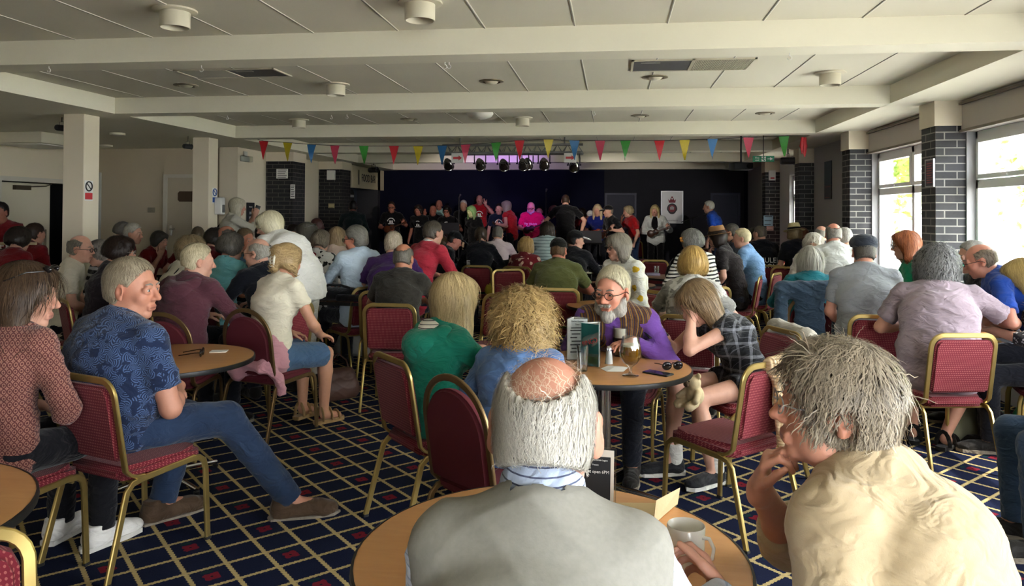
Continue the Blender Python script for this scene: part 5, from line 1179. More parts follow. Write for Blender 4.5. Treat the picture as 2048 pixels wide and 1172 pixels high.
def loose_hat(x, y, z, label):
    o = empty('straw_hat', (x, y, z), .3, label, 'hat'); m = MB(); m.lathe([(.001, .125), (.075, .130), (.092, .10), (.10, .018), (.16, .006), (.175, .012), (.16, .0), (.098, .004)], 28, R=Matrix.Diagonal((.95, 1.15, 1))); m.build('crown_and_brim', plain('straw_cream', (.72, .64, .44), .85, bump=.4), o, 50)
    m = MB(); m.lathe([(.1005, .022), (.0965, .052), (.094, .052), (.098, .020)], 28, R=Matrix.Diagonal((.96, 1.16, 1))); m.build('hat_band', plain('band_tan', (.50, .40, .24), .8), o, 50)
loose_hat(p.x, p.y, ZT, 'cream straw hat lying on the table in front of the man in purple')
# middle table
x, y, z = tp(936, 551); menu_holder(x, y, z, .1, 'printed menu holder on the left of the middle table', ['lines', 'times', 'photo'])
x, y, z = tp(951, 553); menu_holder(x+.02, y-.02, z, .0, 'blank white menu card on the middle table beside the pint mug', ['blank', 'lines', 'times'])
x, y, z = tp(970, 549); glass(x, y, z, .045, .15, 'dimpled pint mug on the middle table', taper=.95)
x, y, z = tp(988, 545); napkin(x, y, z, .2, 'white napkin at the right end of the middle table')
p = Vector((*snap(*atz(907, 540, ZT).xy, .15), ZT))
o = empty('tissue_box', (p.x, p.y, ZT), .05, 'blue tissue box with white tissues on the middle table', 'box'); m = MB(); m.rbox((-.13, -.07, .045), (.13, .07, .13), .006, 2); m.build('box', plain('box_blue', (.11, .17, .23), .7), o, 40); m = MB(); m.rbox((-.14, -.075, 0), (.14, .075, .045), .004, 1); m.build('black_tray', ink, o, 40)
pr = [ell((-.06, 0, .145), (.06, .04, .03)), ell((-.01, .01, .15), (.05, .04, .035))]; P, Q = sdf(pr, .008); mk('tissue', P, Q, white, o, True, None, folds(.008, 60, 1))
x, y, z = tp(912, 528); menu_holder(x+.3, y+.5, z, .3, 'white menu holder behind the tissue box', ['lines', 'lines', 'times'])
# right tables
x, y, z = tp(1178, 570); glass(x, y, z, .042, .165, 'pint of black stout beside the arm of the man in the olive tee', 'stout', '#080505', .86, .012, 0)
x, y, z = tp(1200, 563); menu_holder(x, y+.03, z, .2, 'white edged menu holder beside the pint of black stout', ['dark', 'lines', 'times'])
rect_table(aty(1205, 540, 9.1).x, 9.15, 1.1, .6, 'brown table with two empty pint glasses beyond the woman with the yellow flowers')
p = aty(1202, 530, 9.0); glass(p.x, 9.0, .73, .042, .15, 'empty straight pint glass in front of the woman with the yellow flowers', taper=.9)
p = aty(1216, 531, 9.1); glass(p.x, 9.1, .73, .042, .15, 'second empty pint glass nearest the woman with the yellow flowers', taper=.9)
x, y, z = tp(1263, 590); menu_holder(x-.05, y, z, -.3, 'white menu holder just right of the head of the bearded man', ['photo', 'lines', 'times'])
x, y, z = tp(1298, 548); glass(x, y, z, .036, .13, 'stemless wine glass on the dark round table in front of the empty chair')
x, y, z = tp(1285, 558); handbag(x+.25, y-.05, z, .5, .26, .14, .24, cloth('#0c0c0e', rough=.5), 'black shoulder bag standing on the dark round table')
x, y, z = tp(1272, 548); card_pack(x, y, z, .3, .2, .14, .03, plain('tray_mauve', (.30, .27, .38), .5), 'snack_tray', 'mauve snack tray on the dark round table', 'tray')
x, y, z = tp(1225, 606); napkin(x, y, z, .9, 'white napkin on the small tan table behind the bearded man')
x, y, z = tp(1975, 655); menu_holder(x, y, z, .25, 'menu holder with union flag picture beside the man in the mauve tee', ['flag', 'dark', 'lines'], .24, .14)
x, y, z = tp(2005, 686); card_pack(x, y+.05, z, .4, .13, .09, .004, plain('card_yellow', (.62, .52, .10), .6), 'beer_mat', 'yellow card on the oak table at the far right', 'beer mat')
x, y, z = tp(2050, 684); card_pack(x, y, z, .15, .30, .21, .006, plain('paper_blue_white', (.62, .67, .74), .6), 'leaflet', 'pale blue leaflet on the oak table at the far right', 'paper')
def can(x, y, z, c, label): 
    t = empty('drink_can', (x, y, z), 0, label, 'can', 'drink cans'); m = MB(); m.lathe([(.001, 0), (.026, 0), (.033, .008), (.033, .105), (.027, .118), (.001, .116)], 18); m.build('body', plain('can_'+c, c, .3, .3), t, 50); m = MB(); m.box((-.006, -.018, .117), (.006, .004, .119)); m.build('ring_pull', steel, t)
x, y, z = tp(1806, 548); can(x, y, z, '#b0222a', 'red drink can in front of the red-haired woman'); x, y, z = tp(1791, 546); can(x-.02, y, z, '#d0d0d0', 'silver drink can left of the red can')
# back-left table things
x, y, z = tp(128, 600); glass(x, y, z, .036, .145, 'glass of orange juice on the dark table behind the brown-haired woman', 'orange_juice', '#e39a12', .55, None, .1, taper=.9)
x, y, z = tp(156, 604); menu_holder(x, y, z, .15, 'white menu holder with a sea picture beside the orange juice', ['photo', 'lines', 'times'], .25, .12)
x, y, z = tp(136, 596); menu_holder(x-.05, y+.12, z, .6, 'dark menu card behind the orange juice', ['dark', 'lines', 'lines'], .2, .1)
p = aty(1604, 521, 9.2); glass(p.x, 9.2, .73, .04, .12, 'small blue glass on the table behind the empty red chairs', 'blue_drink', '#4aa0b0', .6, None, .3)
# floor things
p = atz(668, 806, 0); handbag(p.x, p.y+.12, 0, .9, .36, .22, .34, plain('leather_brown', (.10, .05, .035), .5, var=.2), 'brown leather handbag on the carpet beside the woman in the cream tee')
p = atz(705, 712, 0); handbag(p.x, p.y, 0, .2, .42, .28, .32, plain('bag_grey', (.38, .37, .33), .8), 'pale grey bag on the carpet under the table with the instrument bag', strap=False)
p = atz(1940, 890, 0); handbag(p.x, p.y+.05, 0, .5, .34, .2, .34, plain('canvas_khaki', (.22, .22, .14), .8), 'khaki canvas bag on the carpet beside the sandals of the man in mauve')
p = atz(2000, 760, .25); handbag(p.x-.25, p.y-1.1, .12, .2, .34, .26, .42, plain('carrier_green', (.10, .42, .20), .4, var=.5, sc=14), 'green plastic carrier bag beside the knee of the man in mauve', strap=False)
# ------------------------------------------------------------------ extras worn or carried
def strap(color='#14110f', q=1, w=.022):
    def fn(o, J):
        m = MB(); N, Up, Fv, Rv, s = J['N'], J['Up'], J['Fv'], J['Rv'], J['s']; P0 = J['P0']; P2 = J['P2']
        pts = [P0-Rv*q*.17-Fv*.06, (P0+P2)/2-Rv*q*.05-Fv*.150, P2+Rv*q*.03-Fv*.155, N+Rv*q*.075-Fv*.075-Up*.005, N+Rv*q*.085-Up*.0+Fv*.0+Up*.025, N+Rv*q*.08+Fv*.09-Up*.05]
        m.tube([tuple(p) for p in pts], .01, flat=(.010, w, tuple(Rv))); m.build('bag_strap', cloth(color), o, 50)
    return fn
def pack_straps(o, J):
    N, Up, Fv, Rv = J['N'], J['Up'], J['Fv'], J['Rv']
    for q in (-1, 1):
        m = MB(); m.tube([tuple(p) for p in (N+Rv*q*.10-Fv*.155-Up*.22, N+Rv*q*.07-Fv*.12-Up*.06, N+Rv*q*.08-Fv*.05+Up*.02, N+Rv*q*.09+Fv*.06-Up*.02)], .01, flat=(.014, .03, tuple(Rv))); m.build('strap', cloth('#121212'), o, 50)
def head_shades(o, J):
    T = J['T']; m = MB()
    for q in (-1, 1): m.ball(T(q*.034, .070, .112), (.026, .012, .018), 6)
    m.build('sunglasses_lens', plain('dark_lens', (.01, .008, .008), .06), o, 60); m = MB()
    for q in (-1, 1): m.tube([T(q*.062, .072, .108), T(q*.086, .02, .10), T(q*.092, -.05, .062)], .0028, 6)
    m.tube([T(-.06, .078, .118), T(0, .090, .124), T(.06, .078, .118)], .003, 6); m.build('sunglasses_frame', plain('gloss_black', (.012, .010, .010), .2), o, 50)
def hair_clip(o, J):
    T = J['T']; m = MB()
    for q in (-1, 1): m.tube([T(q*.012, -.135, .06), T(q*.020, -.155, .01), T(q*.010, -.140, -.045)], [.006, .010, .005], 8)
    for k in range(4): m.tube([T(-.02, -.150, .03-.022*k), T(.0, -.162, .025-.022*k), T(.02, -.150, .03-.022*k)], .004, 6)
    m.build('hair_clip', plain('clip_pale', (.60, .55, .45), .3), o, 60)
def waist_cardigan(o, J):
    P0, s = J['P0'], J['s']; c = cloth('#c9929c')
    pr = [cap(P0+A3((0, -.02, .06)), P0+A3((0, -.03, -.02)), .150, .165, .03, A3((1, 0, 0)), 1.36), cap(P0+A3((-.16, -.20, -.02)), P0+A3((.17, -.20, -.05)), .030, .034, .05), cap(P0+A3((.18, -.16, -.02)), P0+A3((.25, -.10, -.14)), .045, .03, .03), cap(P0+A3((.25, -.10, -.12)), P0+A3((.26, -.09, -.24)), .032, .036, .02, None, 1, True), cap(P0+A3((-.15, -.19, -.05)), P0+A3((-.05, -.215, -.11)), .05, .05, .05)]
    P, Q = sdf(pr, .012); mk('cardigan', P, Q, c, o, True, None, folds(.011, 26, 4))
def torso_print(lines, size=.06, front=False, z=.0, col='print_white', c=(.75, .75, .73)):
    def fn(o, J):
        f = 1 if front else -1; tm = plain(col, c, .6); Rv, Fv = J['Rv'], J['Fv']; P1, P2 = J['P1'], J['P2']
        yaw = math.atan2(Rv[1], Rv[0])+(PI if front else 0); ax = nrm(P2-P1); n = nrm(Fv-ax*(Fv @ ax))*f
        for k, s_ in enumerate(lines):
            p = P1*.35+P2*.65+n*(.118*(.45+.55*J['G'])+.048)-ax*(k*size*.85-z); x = Vector(Rv*(-f)); zv = Vector(n); yv = zv.cross(x)
            me = text('print', s_, size, tm, o, (0, 0, 0)); me.matrix_local = Matrix((x, yv, zv)).transposed().to_4x4(); me.location = p
    return fn
def chest_emblem(o, J):
    f = J['Fv']; ax = nrm(J['P2']-J['P1']); n = nrm(f-ax*(f @ ax)); c = J['P2']-ax*.03+n*.150; x = Vector(-J['Rv']); zv = Vector(n); yv = zv.cross(x); wm = plain('print_white', (.75, .75, .73), .6)
    m = MB(); m.tube([(.085*math.cos(a), .085*math.sin(a), 0) for a in np.linspace(.15, PI-.15, 12)], .010, 6); m.box((-.04, -.03, -.004), (-.008, .03, .004)); m.box((.008, -.03, -.004), (.04, .03, .004)); m.box((-.07, -.055, -.004), (.07, -.04, .004))
    b = m.build('chest_print', wm, o, 40); b.matrix_local = Matrix((x, yv, zv)).transposed().to_4x4(); b.location = c
def uke(label, col='#6a3a1c'):
    def fn(o, J):
        a, b = J['AR'][1][2]+J['Fv']*-.0, J['AR'][-1][2]; w1, w2 = Vector(J['W'](a+J['Fv']*.045)), Vector(J['W'](b+J['Fv']*.03)); x = (w2-w1).normalized(); fw = Vector(J['Rz'] @ J['Fv']); z = (fw-x*fw.dot(x)).normalized(); y = z.cross(x)
        t = empty('ukulele', (0, 0, 0), 0, label, 'ukulele', None); t.matrix_world = Matrix((x, y, z)).transposed().to_4x4(); t.location = w1+x*.03
        pr = [ell((-.05, 0, 0), (.085, .085, .030), None, .0), ell((.075, 0, 0), (.066, .066, .029), None, .03)]; P, Q = sdf(pr, .012); wm = plain('uke_'+col, col, .35, var=.2, sc=12); mk('body', P, Q, wm, t)
        m = MB(); m.rbox((.10, -.017, .012), (.36, .017, .032), .005, 1); m.build('neck', plain('uke_neck', (.04, .02, .012), .4), t, 40); m = MB(); m.rbox((.36, -.026, .008), (.44, .026, .024), .006, 1); m.build('headstock', wm, t, 40); m = MB(); m.lathe([(.001, .031), (.024, .031), (.024, .033), (.001, .033)], 14, (.055, 0, 0)); m.build('sound_hole', ink, t)
    return fn
def hold_phone(label, q=1, d=.10):
    def fn(o, J):
        Wp, dv, n = J['AR'][q][2], J['AR'][q][3], J['AR'][q][4]; p = J['W'](Wp+dv*.10+nrm(n)*.03); z = Vector(J['Rz'] @ nrm(n)); y = Vector(J['Rz'] @ dv); x = y.cross(z).normalized(); y = z.cross(x)
        t = phone(0, 0, 0, 0, label); t.matrix_world = Matrix((x, y, z)).transposed().to_4x4(); t.location = p
    return fn
def draped(x, y, rz, mat, label, name='jacket', w=.235, low=.28, kind='sq', skew=0.0, fl=0.0, sc=26, back=.33, tt=None):
    t = tt or (.87 if kind == 'sq' else .92)
    pr = [cap((-w+.02+skew, -.285, t-.02), (w-.02, -.285, t), .052, .055, .03), cap((-w+.01+skew, -.315, t-.06), (-w-.01+skew, -back, low), .040, .05, .06), cap((w-.01, -.315, t-.06), (w+.01, -back, low+.05), .040, .05, .06), cap((skew/2, -.315, t-.08), (skew/2, -back, low), .036, .045, .09, (1, 0, 0), 3.2), cap((-w+.05+skew, -.245, t-.04), (-w+.06+skew, -.19, t-.25), .030, .034, .05), cap((w-.05, -.245, t-.04), (w-.06, -.19, t-.22), .03, .034, .05), plane((0, 0, low-.03), (0, .0, -1))]
    P, Q = sdf(pr, .011); o = mk(name, P, Q, mat, None, True, None, folds(.012, sc, 5)); o.location = (x, y, fl); o.rotation_euler = (0, 0, rz); return tag(o, label, 'clothing')
# ------------------------------------------------------------------ the near tables
GREY_V = plain('wool_grey', '#8b8982', .95, spec=.1, var=.12, sc=90, bump=.3)
def wisps(o, J):
    T = J['T']; pr = [ell(T(0, -.016, .030), A3((.074, .096, .088))*1.05, J['HR'], .0), ell(T(0, .05, .02), A3((.09, .06, .10)), J['HR'], .01, 's'), plane(T(0, 0, .035), J['HR'] @ A3((0, .3, -1)))]
    P, Q = sdf(pr, .006); N = mesh_normals(P, Q)
    strands('hair_wisps', pr, (P, N), 520, .07, 5, J['HC'], J['HR'], 1.05, lambda p, rs: nrmr((p-T(0, .03, .12)))*.8+J['HR'] @ A3((.5, -.4, 0)), .0009, .008, .004, 7, .1, .5, o, hairm('#e8dcc8', '#c9a890'), tipfly=.8)
person(1090, 716, 1.33, 0, 'white-haired balding man seen from behind in a grey sleeveless pullover at the nearest table', 'balding man in the grey pullover', lean=20, hunch=16, hp=6, hair=('fringe', '#dedad0', 0, .020, '#8f8a80'), sk='#c08d78', red=1.0, shw=.90, g=.92, sc=1.0, hs=1.06, neck=.104,
       hairkw=dict(tipfly=.5, curl=.004, slen=.055, dens=1.2), extra=[wisps], top=dict(c='#b9c2d4', pat='pin', c2='#8e9cb8', sleeve='long', collar='#aab6cc', cpat='pin', ch=.075), outer=dict(c='#85827a', mat=GREY_V, name='pullover', gap=.0, cut=.055), bottom=dict(kind='trousers', c='#2b2d33'),
       earx=.086, arms=(dict(w=(-.13, .40, .80), d=(.6, .8, 0), hint=(-.15, -.3, -1)), dict(world=True, w=atd(1445, 1195, 1.60), d=(-.30, .75, .45), n=(-.9, .1, -.1), t=(-.2, -.3, .9), hint=(.05, -.4, -1), curl=(40, 45, 30))))
person(1672, 676, 1.62, 54, 'woman with tousled grey hair in a cream cardigan, chin on her hand, lower right', 'woman in the cream cardigan', fem=True, lean=20, hunch=16, hy=34, hp=-4, g=1.2, shw=1.08, hs=1.0, hair=('tousled', '#b8aa94', .05, .026, '#3d342b'), hairkw=dict(dens=1.2, tipfly=.9, curl=.005, slen=.08, coh=5.0, wd=1.5), sk='#c58c74', jowl=.006,
       glasses='#9a9a98', top=dict(c='#7f95ae', sleeve='short'), outer=dict(c='#b8a585', name='cardigan', sleeve='elbow', len=.30, gap=.045), bottom=dict(kind='trousers', c='#3a3f4a'), arms=('lap', 'chin'), eyes='b')
person(1398, 557, 4.62, 112, 'girl with long brown hair in a checked top, resting her bowed head on her hand', 'girl in the checked top', fem=True, lean=26, hunch=18, hy=0, hp=34, sc=.98, hs=1.12, hair=('long', '#a08664', .16, .014, '#4a3826'), sk='#d6a58f', top=dict(c='#17181b', pat='plaid', c2='#7d7f86', sleeve='cap'), bottom=dict(kind='skirt', c='#15161a', pat='plaid', c2='#55575e', len=.42),
       arms=(dict(w=(-.02, .40, 1.0), d=(.1, -.15, 1), n=(.2, -.9, .1), t=(1, 0, 0), hint=(-.6, .3, -1), curl=(20, 25, 20)), dict(w=(.10, .52, .83), d=(-.3, .75, .1), n=(-.5, -.1, .8), t=(0, -.3, 1), hint=(.7, 0, -.7), curl=(30, 40, 25))), shoes='#222226', socks='#d9d7d0', extra=[hold_phone('dark phone held over the table by the girl in the checked top')], legs={-1: ((-.13, .42, .50), (-.20, .36, .1), (-.3, 1, 0)), 1: ((.10, .44, .52), (.02, .52, .1), (.1, 1, 0))})
person(1226, 531, 4.62, 168, 'bearded man with glasses leaning over the round table in a purple shirt and striped waistcoat', 'bearded man in the striped waistcoat', lean=34, hunch=14, hy=-14, hp=8, hs=1.16, shw=1.05, g=1.15, hair=('short', '#d8cfae', 0, .014, '#9a917c'), beard='#cfcabf', glasses='#4a4038', sk='#cf9078', top=dict(c='#6b4694', sleeve='long', loose=.008), outer=dict(c='#5a3a22', pat='vstripe', c2='#8a6a3a', c3='#2a2c44', name='waistcoat', gap=.05), arms=('table', 'lap'), eyes='g')
person(908, 544, 4.0, -48, 'woman with a blonde bob in a green hooded top, seen from behind', 'woman in the green hoodie', fem=True, lean=10, hy=12, hs=1.08, g=1.25, hair=('bob', '#cdb585', .11, .020, '#6f5c3c'), glasses='#333333', top=dict(c='#1c7d68', sleeve='long', hood=True, lining=True), arms=('table', 'table'), hairkw=dict(dens=1.3), chair_off=.03)
_c = atd(1000, 700, 3.28)
person(1050, 573, 3.62, -12, 'woman with curly blonde hair in a blue denim shirt, seen from behind', 'woman in the denim shirt', fem=True, lean=14, hunch=14, hs=1.08, g=1.05, shw=.92, hair=('curly', '#c9ab74', .085, .026, '#7a6038'), hairkw=dict(dens=1.3, curl=.032, wd=1.7, tipfly=.8, coh=4, slen=.09), top=dict(c='#466592', pat='wash', c2='#5c7ba8', sleeve='elbow'), chair='dome', cpos=(_c.x, _c.y), chair_rot=-28, arms=('lap', 'lap'), clabel='round backed burgundy chair with dark frame, empty side towards us left of the balding man')
person(262, 514, 3.74, -18, 'grey-haired man in a blue leaf-print shirt, one leg stretched out, looking right', 'man in the blue leaf shirt', lean=2, hunch=14, hy=-68, twist=-4, hp=4, hs=1.02, sc=1.2, g=1.8, shw=1.14, belly=.05, hair=('short', '#b8aa92', 0, .012, '#6b604f'), sk='#bd866f', red=.35, top=dict(c='#1c2742', pat='leaf', c2='#485c80', sc=2.0, sleeve='short', collar=True), bottom=dict(kind='trousers', c='#1c2a44', pat='denim', c2='#31435f'), shoes='#4c3a2a', arms=('lap', dict(w=(.12, .30, .70), d=(-.8, .5, -.2), n=(0, 0, -1), t=(-1, 0, 0), hint=(.7, -.5, -.6))),
       legs={-1: ((.02, .44, .50), (.02, .30, .10), (.3, 1, 0)), 1: ((.36, .40, .54), (.60, .62, .10), (.9, .8, 0))}, cpos=(-2.24, 3.30), chair_rot=0, eyes='g')
person(50, 521, 3.32, -10, 'woman with long brown hair, sunglasses on her head, pink patterned top, left edge', 'woman in the pink patterned top', fem=True, lean=4, hy=-62, hs=1.10, g=1.1, hair=('long', '#5a4634', .15, .018, '#2c2018'), top=dict(c='#59302f', pat='tile', sc=1.5, c2='#94695c', sleeve='elbow'), bottom=dict(kind='trousers', c='#15151a'), extra=[head_shades], arms=('lap', 'lap'), chair_rot=0, shoes='#e8e6e2', eyes='b')
# ------------------------------------------------------------------ left half of the hall
person(395, 486, 5.4, -12, 'man with pale cropped hair in a maroon hooded top, seen from behind', 'man in the maroon hoodie', lean=10, hy=-38, hs=1.12, g=1.35, shw=1.1, hair=('short', '#dccfae', 0, .012, '#8f8468'), red=.3, top=dict(c='#55303a', sleeve='long', hood=True), arms=('table', 'table'), chair='dome', chair_off=-.02, chair_rot=18)
person(574, 486, 5.55, -26, 'woman with clipped-up blonde hair in a cream tee, pink cardigan tied at her waist', 'woman in the cream tee', fem=True, lean=8, hy=4, hs=1.1, g=1.15, hair=('clip', '#c9ac7c', .1, .02, '#6e5636'), top=dict(c='#e2dac4', sleeve='short', len=.5), bottom=dict(kind='skirt', c='#3d5878', pat='denim', c2='#516d8e', len=.92), extra=[hair_clip, waist_cardigan], arms=('lap', 'knees'), chair='dome', chair_rot=10, shoes='sandal:#a5865c', sk='#c99478')
person(541, 421, 7.0, 68, 'woman with a pale blonde bob in a loose white top, standing and bending forward', 'bending woman in white', pose='stand', fem=True, lean=36, hunch=12, hy=48, hp=18, g=1.35, sc=1.05, hair=('bob', '#e6dfc2', .055, .02, '#a89f7e'), glasses='#5a3a30', top=dict(c='#e4e2dc', sleeve='elbow', hem=.14, loose=.015), arms=('front', 'front'), bottom=dict(kind='trousers', c='#c9c5bb'), eyes='b')
person(462, 465, 6.95, -16, 'woman with short grey hair in a teal tie-dye tee, seen from behind', 'woman in the teal tie-dye tee', fem=True, lean=6, hy=-20, hs=1.12, g=1.2, hair=('set', '#6a655c', 0, .018, '#34302a'), top=dict(c='#3f8f98', pat='wash', c2='#8ccaca', sleeve='elbow', scoop=True), arms=('table', 'table'), chair='dome')
person(516, 477, 6.2, 62, 'balding man with glasses in a navy jacket, in profile facing left', 'man in the navy jacket', lean=12, hy=26, hs=1.12, g=1.2, hair=('fringe', '#b5b0a5', 0, .010, '#6f6a60'), glasses='#4a3a2a', top=dict(c='#0e1018', sleeve='long'), arms=('table', 'table'), eyes='b')
person(161, 471, 6.75, -58, 'bald man with glasses in a white polo shirt, behind the menu holder on the left', 'man in the white polo at the left', hs=1.12, lean=6, hy=-22, hair=('fringe', '#7d766a', 0, .010, '#4a453c'), red=.3, glasses='#3a3a3a', top=dict(c='#cfc8b4', sleeve='short', collar=True), g=1.1)
person(199, 479, 7.3, 160, 'woman in a black and white striped top facing us, left of the dark-haired person', 'woman in stripes at the left', fem=True, hs=1.08, hy=-16, hp=12, hair=('set', '#a39b92', 0, .016, '#5f574f'), top=dict(c='#141419', pat='stripe', c2='#b9b9bd', sc=.7, sleeve='elbow'), eyes='b')
person(239, 471, 6.4, -42, 'person with dark brown hair and glasses just behind the blue leaf shirt man', 'dark-haired person with glasses', fem=True, hs=1.12, hy=-20, hair=('set', '#33251f', 0, .018, '#120c0a'), glasses='#9a9590', top=dict(c='#241d22', sleeve='long'))
person(266, 446, 9.3, -62, 'white-haired person in a red shirt looking right at the back left', 'white-haired person in red', hs=1.12, hy=-20, hair=('short', '#c2bdb0', 0, .016), top=dict(c='#82151b', sleeve='short'), g=1.2, fem=True)
person(246, 443, 10.6, -50, 'grey-haired person in red, mostly hidden behind the white-haired person in red', 'half hidden person in red', hs=1.1, hair=('set', '#77716a', 0, .018), top=dict(c='#75141a', sleeve='short'))
person(318, 461, 9.9, -95, 'dark-haired woman in a red shirt with her hand to her face at the back left', 'woman in red with hand to face', fem=True, hs=1.1, hp=14, hair=('bob', '#3f3b36', .02, .014), top=dict(c='#7b1418', sleeve='short'), arms=('lap', 'face'), lean=14)
person(396, 453, 9.6, 24, 'brown-haired person in a red top leaning forward left of the second column', 'leaning person in red', hs=1.1, lean=28, hair=('short', '#6e5f4e', 0, .02), top=dict(c='#74151a', sleeve='short'), arms=('table', 'table'))
person(384, 470, 6.5, -32, 'woman with curly fair hair, black straps on a cream top, behind the maroon hoodie', 'woman with black straps', fem=True, hs=1.08, hy=-12, lean=12, hair=('curly', '#a08d6c', .02, .016, '#5a4c36'), top=dict(c='#cfc9b4', sleeve='elbow'), extra=[pack_straps])
person(0, 404, 9.0, 188, 'person in a red lettered tee standing at the left edge of the hall', 'standing person in red at the edge', pose='stand', hair=('crop', '#2a2320', 0, .006), top=dict(c='#70151c', sleeve='short'), arms=('fret', 'strum'), extra=[torso_print(['UKES'], .12, True, -.02), uke('tan ukulele held by the standing person at the left edge', '#9a6a34')], sk='#8a5a48')
person(38, 452, 8.0, -8, 'dark-haired person in a red shirt from behind, nearest the left edge', 'darker person in the red pair', hs=1.15, hair=('set', '#2f2722', 0, .02), top=dict(c='#6c1219', sleeve='short'), g=1.25, fem=True, seat=.55)
person(70, 446, 8.7, -14, 'broad brown-haired person in a red shirt from behind, right of the dark-haired one', 'brown-haired person in red, right of the pair', hs=1.1, hair=('short', '#3f3028', 0, .014), top=dict(c='#70131a', sleeve='short'), g=1.4, shw=1.15, seat=.55)
put_chair('dome', *atz(112, 560, 0).xy, math.radians(-60), 'round backed burgundy chair standing empty by the left column')
person(474, 395, 11.9, -52, 'white-haired woman in a white blouse standing at the left wall, photographing the stage', 'standing woman with the camera', pose='stand', fem=True, sc=1.12, hair=('bob', '#c9c2aa', .0, .018), top=dict(c='#c6c2b4', sleeve='elbow'), bottom=dict(kind='trousers', c='#c0b59c'), arms=('phone', 'phone'), extra=[strap('#1c1815', -1), hold_phone('black camera held to the face of the standing white-haired woman')])
person(430, 455, 8.4, -24, 'dark-haired person in red behind the second column', 'dark-haired person behind the column', hs=1.1, hair=('set', '#3a342e', 0, .014), top=dict(c='#651318', sleeve='short'))
person(452, 452, 8.4, 118, 'man with glasses in dark clothes facing left, behind the woman in teal', 'man with glasses behind teal', hs=1.1, hair=('fringe', '#6a655c', 0, .009), glasses=True, top=dict(c='#23262c', sleeve='long'), eyes='b', sk='#a8705a')
person(490, 456, 8.3, -112, 'fair-haired man facing right between the woman in teal and the bending woman', 'fair-haired man beyond teal', hs=1.1, hair=('short', '#7d6a50', 0, .010), top=dict(c='#35505f', sleeve='short'), eyes='b', sk='#b0765e', hp=10)
person(522, 450, 9.8, 10, 'dark-haired person in charcoal partly hidden behind the bending woman', 'person in charcoal', hs=1.05, hair=('short', '#25211e', 0, .012), top=dict(c='#25282f', sleeve='long'), g=1.15)
person(588, 448, 10.2, -82, 'short-haired person in dark clothes looking right, beside the bending woman', 'short-haired person looking right', hs=1.1, hair=('crop', '#2c2420', 0, .01), top=dict(c='#232225', sleeve='long'))
person(614, 444, 9.2, -66, 'grey-haired woman with sunglasses on her head, beyond the floral shirt', 'grey-haired woman with head sunglasses', fem=True, hs=1.12, hair=('long', '#6d6a60', .06, .018), top=dict(c='#55591f', sleeve='long'), extra=[head_shades])
person(634, 436, 12.2, -70, 'dark-skinned shaven-headed person standing out against the brick pier', 'shaven-headed person', hs=1.1, hair=('bald', '#201815'), sk='#4a2c28', top=dict(c='#2a1418', sleeve='long'))
person(641, 459, 8.2, -10, 'short-haired woman in a white shirt with black and red flowers, seen from behind', 'woman in the flowered shirt', fem=True, hs=1.1, g=1.2, hair=('set', '#9a8e7c', 0, .012, '#4a4236'), top=dict(c='#dedcd6', pat='floral', c2='#262826', c3='#86202c', sleeve='elbow'), extra=[strap('#17181c', 1, .016)])
person(674, 453, 8.9, -4, 'woman with long blonde hair in a pale pink top, next to the flowered shirt', 'woman with long blonde hair', fem=True, hs=1.1, hair=('long', '#b59c7a', .14, .018, '#6a573c'), top=dict(c='#c9b3a4', sleeve='elbow', scoop=True))
person(712, 450, 7.55, 50, 'man with swept-back grey hair in a pale blue shirt, smiling to the left', 'man in the pale blue shirt', hs=1.14, hy=36, g=1.2, shw=1.08, hair=('swept', '#8f8c82', 0, .018, '#55524a'), glasses='#1c1614', top=dict(c='#aec3d6', pat='wash', c2='#c9d8e4', sleeve='long', collar=True, loose=.006), arms=('table', 'table'), lean=-4, eyes='b', sk='#cf8a72')
person(706, 401, 15.2, 20, 'man in dark green standing before the servery', 'standing man in dark green', pose='stand', hair=('short', '#15110f', 0, .012), top=dict(c='#0c1a1a', sleeve='long'), sk='#6a4238')
# ------------------------------------------------------------------ middle of the hall
person(787, 462, 7.4, 4, 'man with spiky white hair in a purple tee, seen from behind', 'man in the purple tee', hs=1.14, g=1.45, shw=1.15, lean=14, hair=('short', '#d9ccb6', 0, .014, '#9a8c78'), red=.5, top=dict(c='#3d1f56', sleeve='short'), arms=('table', 'table'), hairkw=dict(tipfly=.7))
person(807, 488, 6.4, -4, 'bald man in a dark grey tee, seen from behind', 'bald man in dark grey', hs=1.12, g=1.22, shw=1.06, hair=('fringe', '#7f796e', 0, .011, '#4a463e'), red=.9, top=dict(c='#33302a', sleeve='short'), arms=('table', 'table'), sk='#b97e62', chair_off=-.03, chair_rot=8)
person(866, 441, 8.1, -34, 'man with cropped grey hair in a coral red polo shirt, leaning on the middle table', 'man in the coral polo', hs=1.12, g=1.38, shw=1.12, lean=18, sc=1.12, hy=-4, hair=('short', '#6a6156', 0, .009, '#3a332b'), top=dict(c='#bf3548', sleeve='elbow', collar='#e0d8d4'), arms=('table', 'table'), seat=.56)
person(886, 471, 11.2, -6, 'woman with long brown hair behind the man in the coral polo', 'woman with long brown hair', fem=True, hs=1.1, hair=('long', '#5f4a33', .10, .016), top=dict(c='#191a20', sleeve='long'))
person(908, 460, 10.2, -70, 'person in a black cap with head bowed, beyond the tissue box', 'person in the black cap, head bowed', hs=1.08, hp=24, hair=('crop', '#241c18', 0, .006), hat=('cap', '#0e0e10'), top=dict(c='#111116', sleeve='long'), sk='#b9786a')
person(962, 453, 10.8, 2, 'woman with a brown ponytail in a dark jacket, seen from behind', 'woman with the ponytail', fem=True, hs=1.1, g=1.2, hair=('pony', '#4f4236', .07, .014, '#2a221c'), top=dict(c='#16171d', sleeve='long'), arms=('table', 'table'), bottom=dict(kind='trousers', c='#1d2334'))
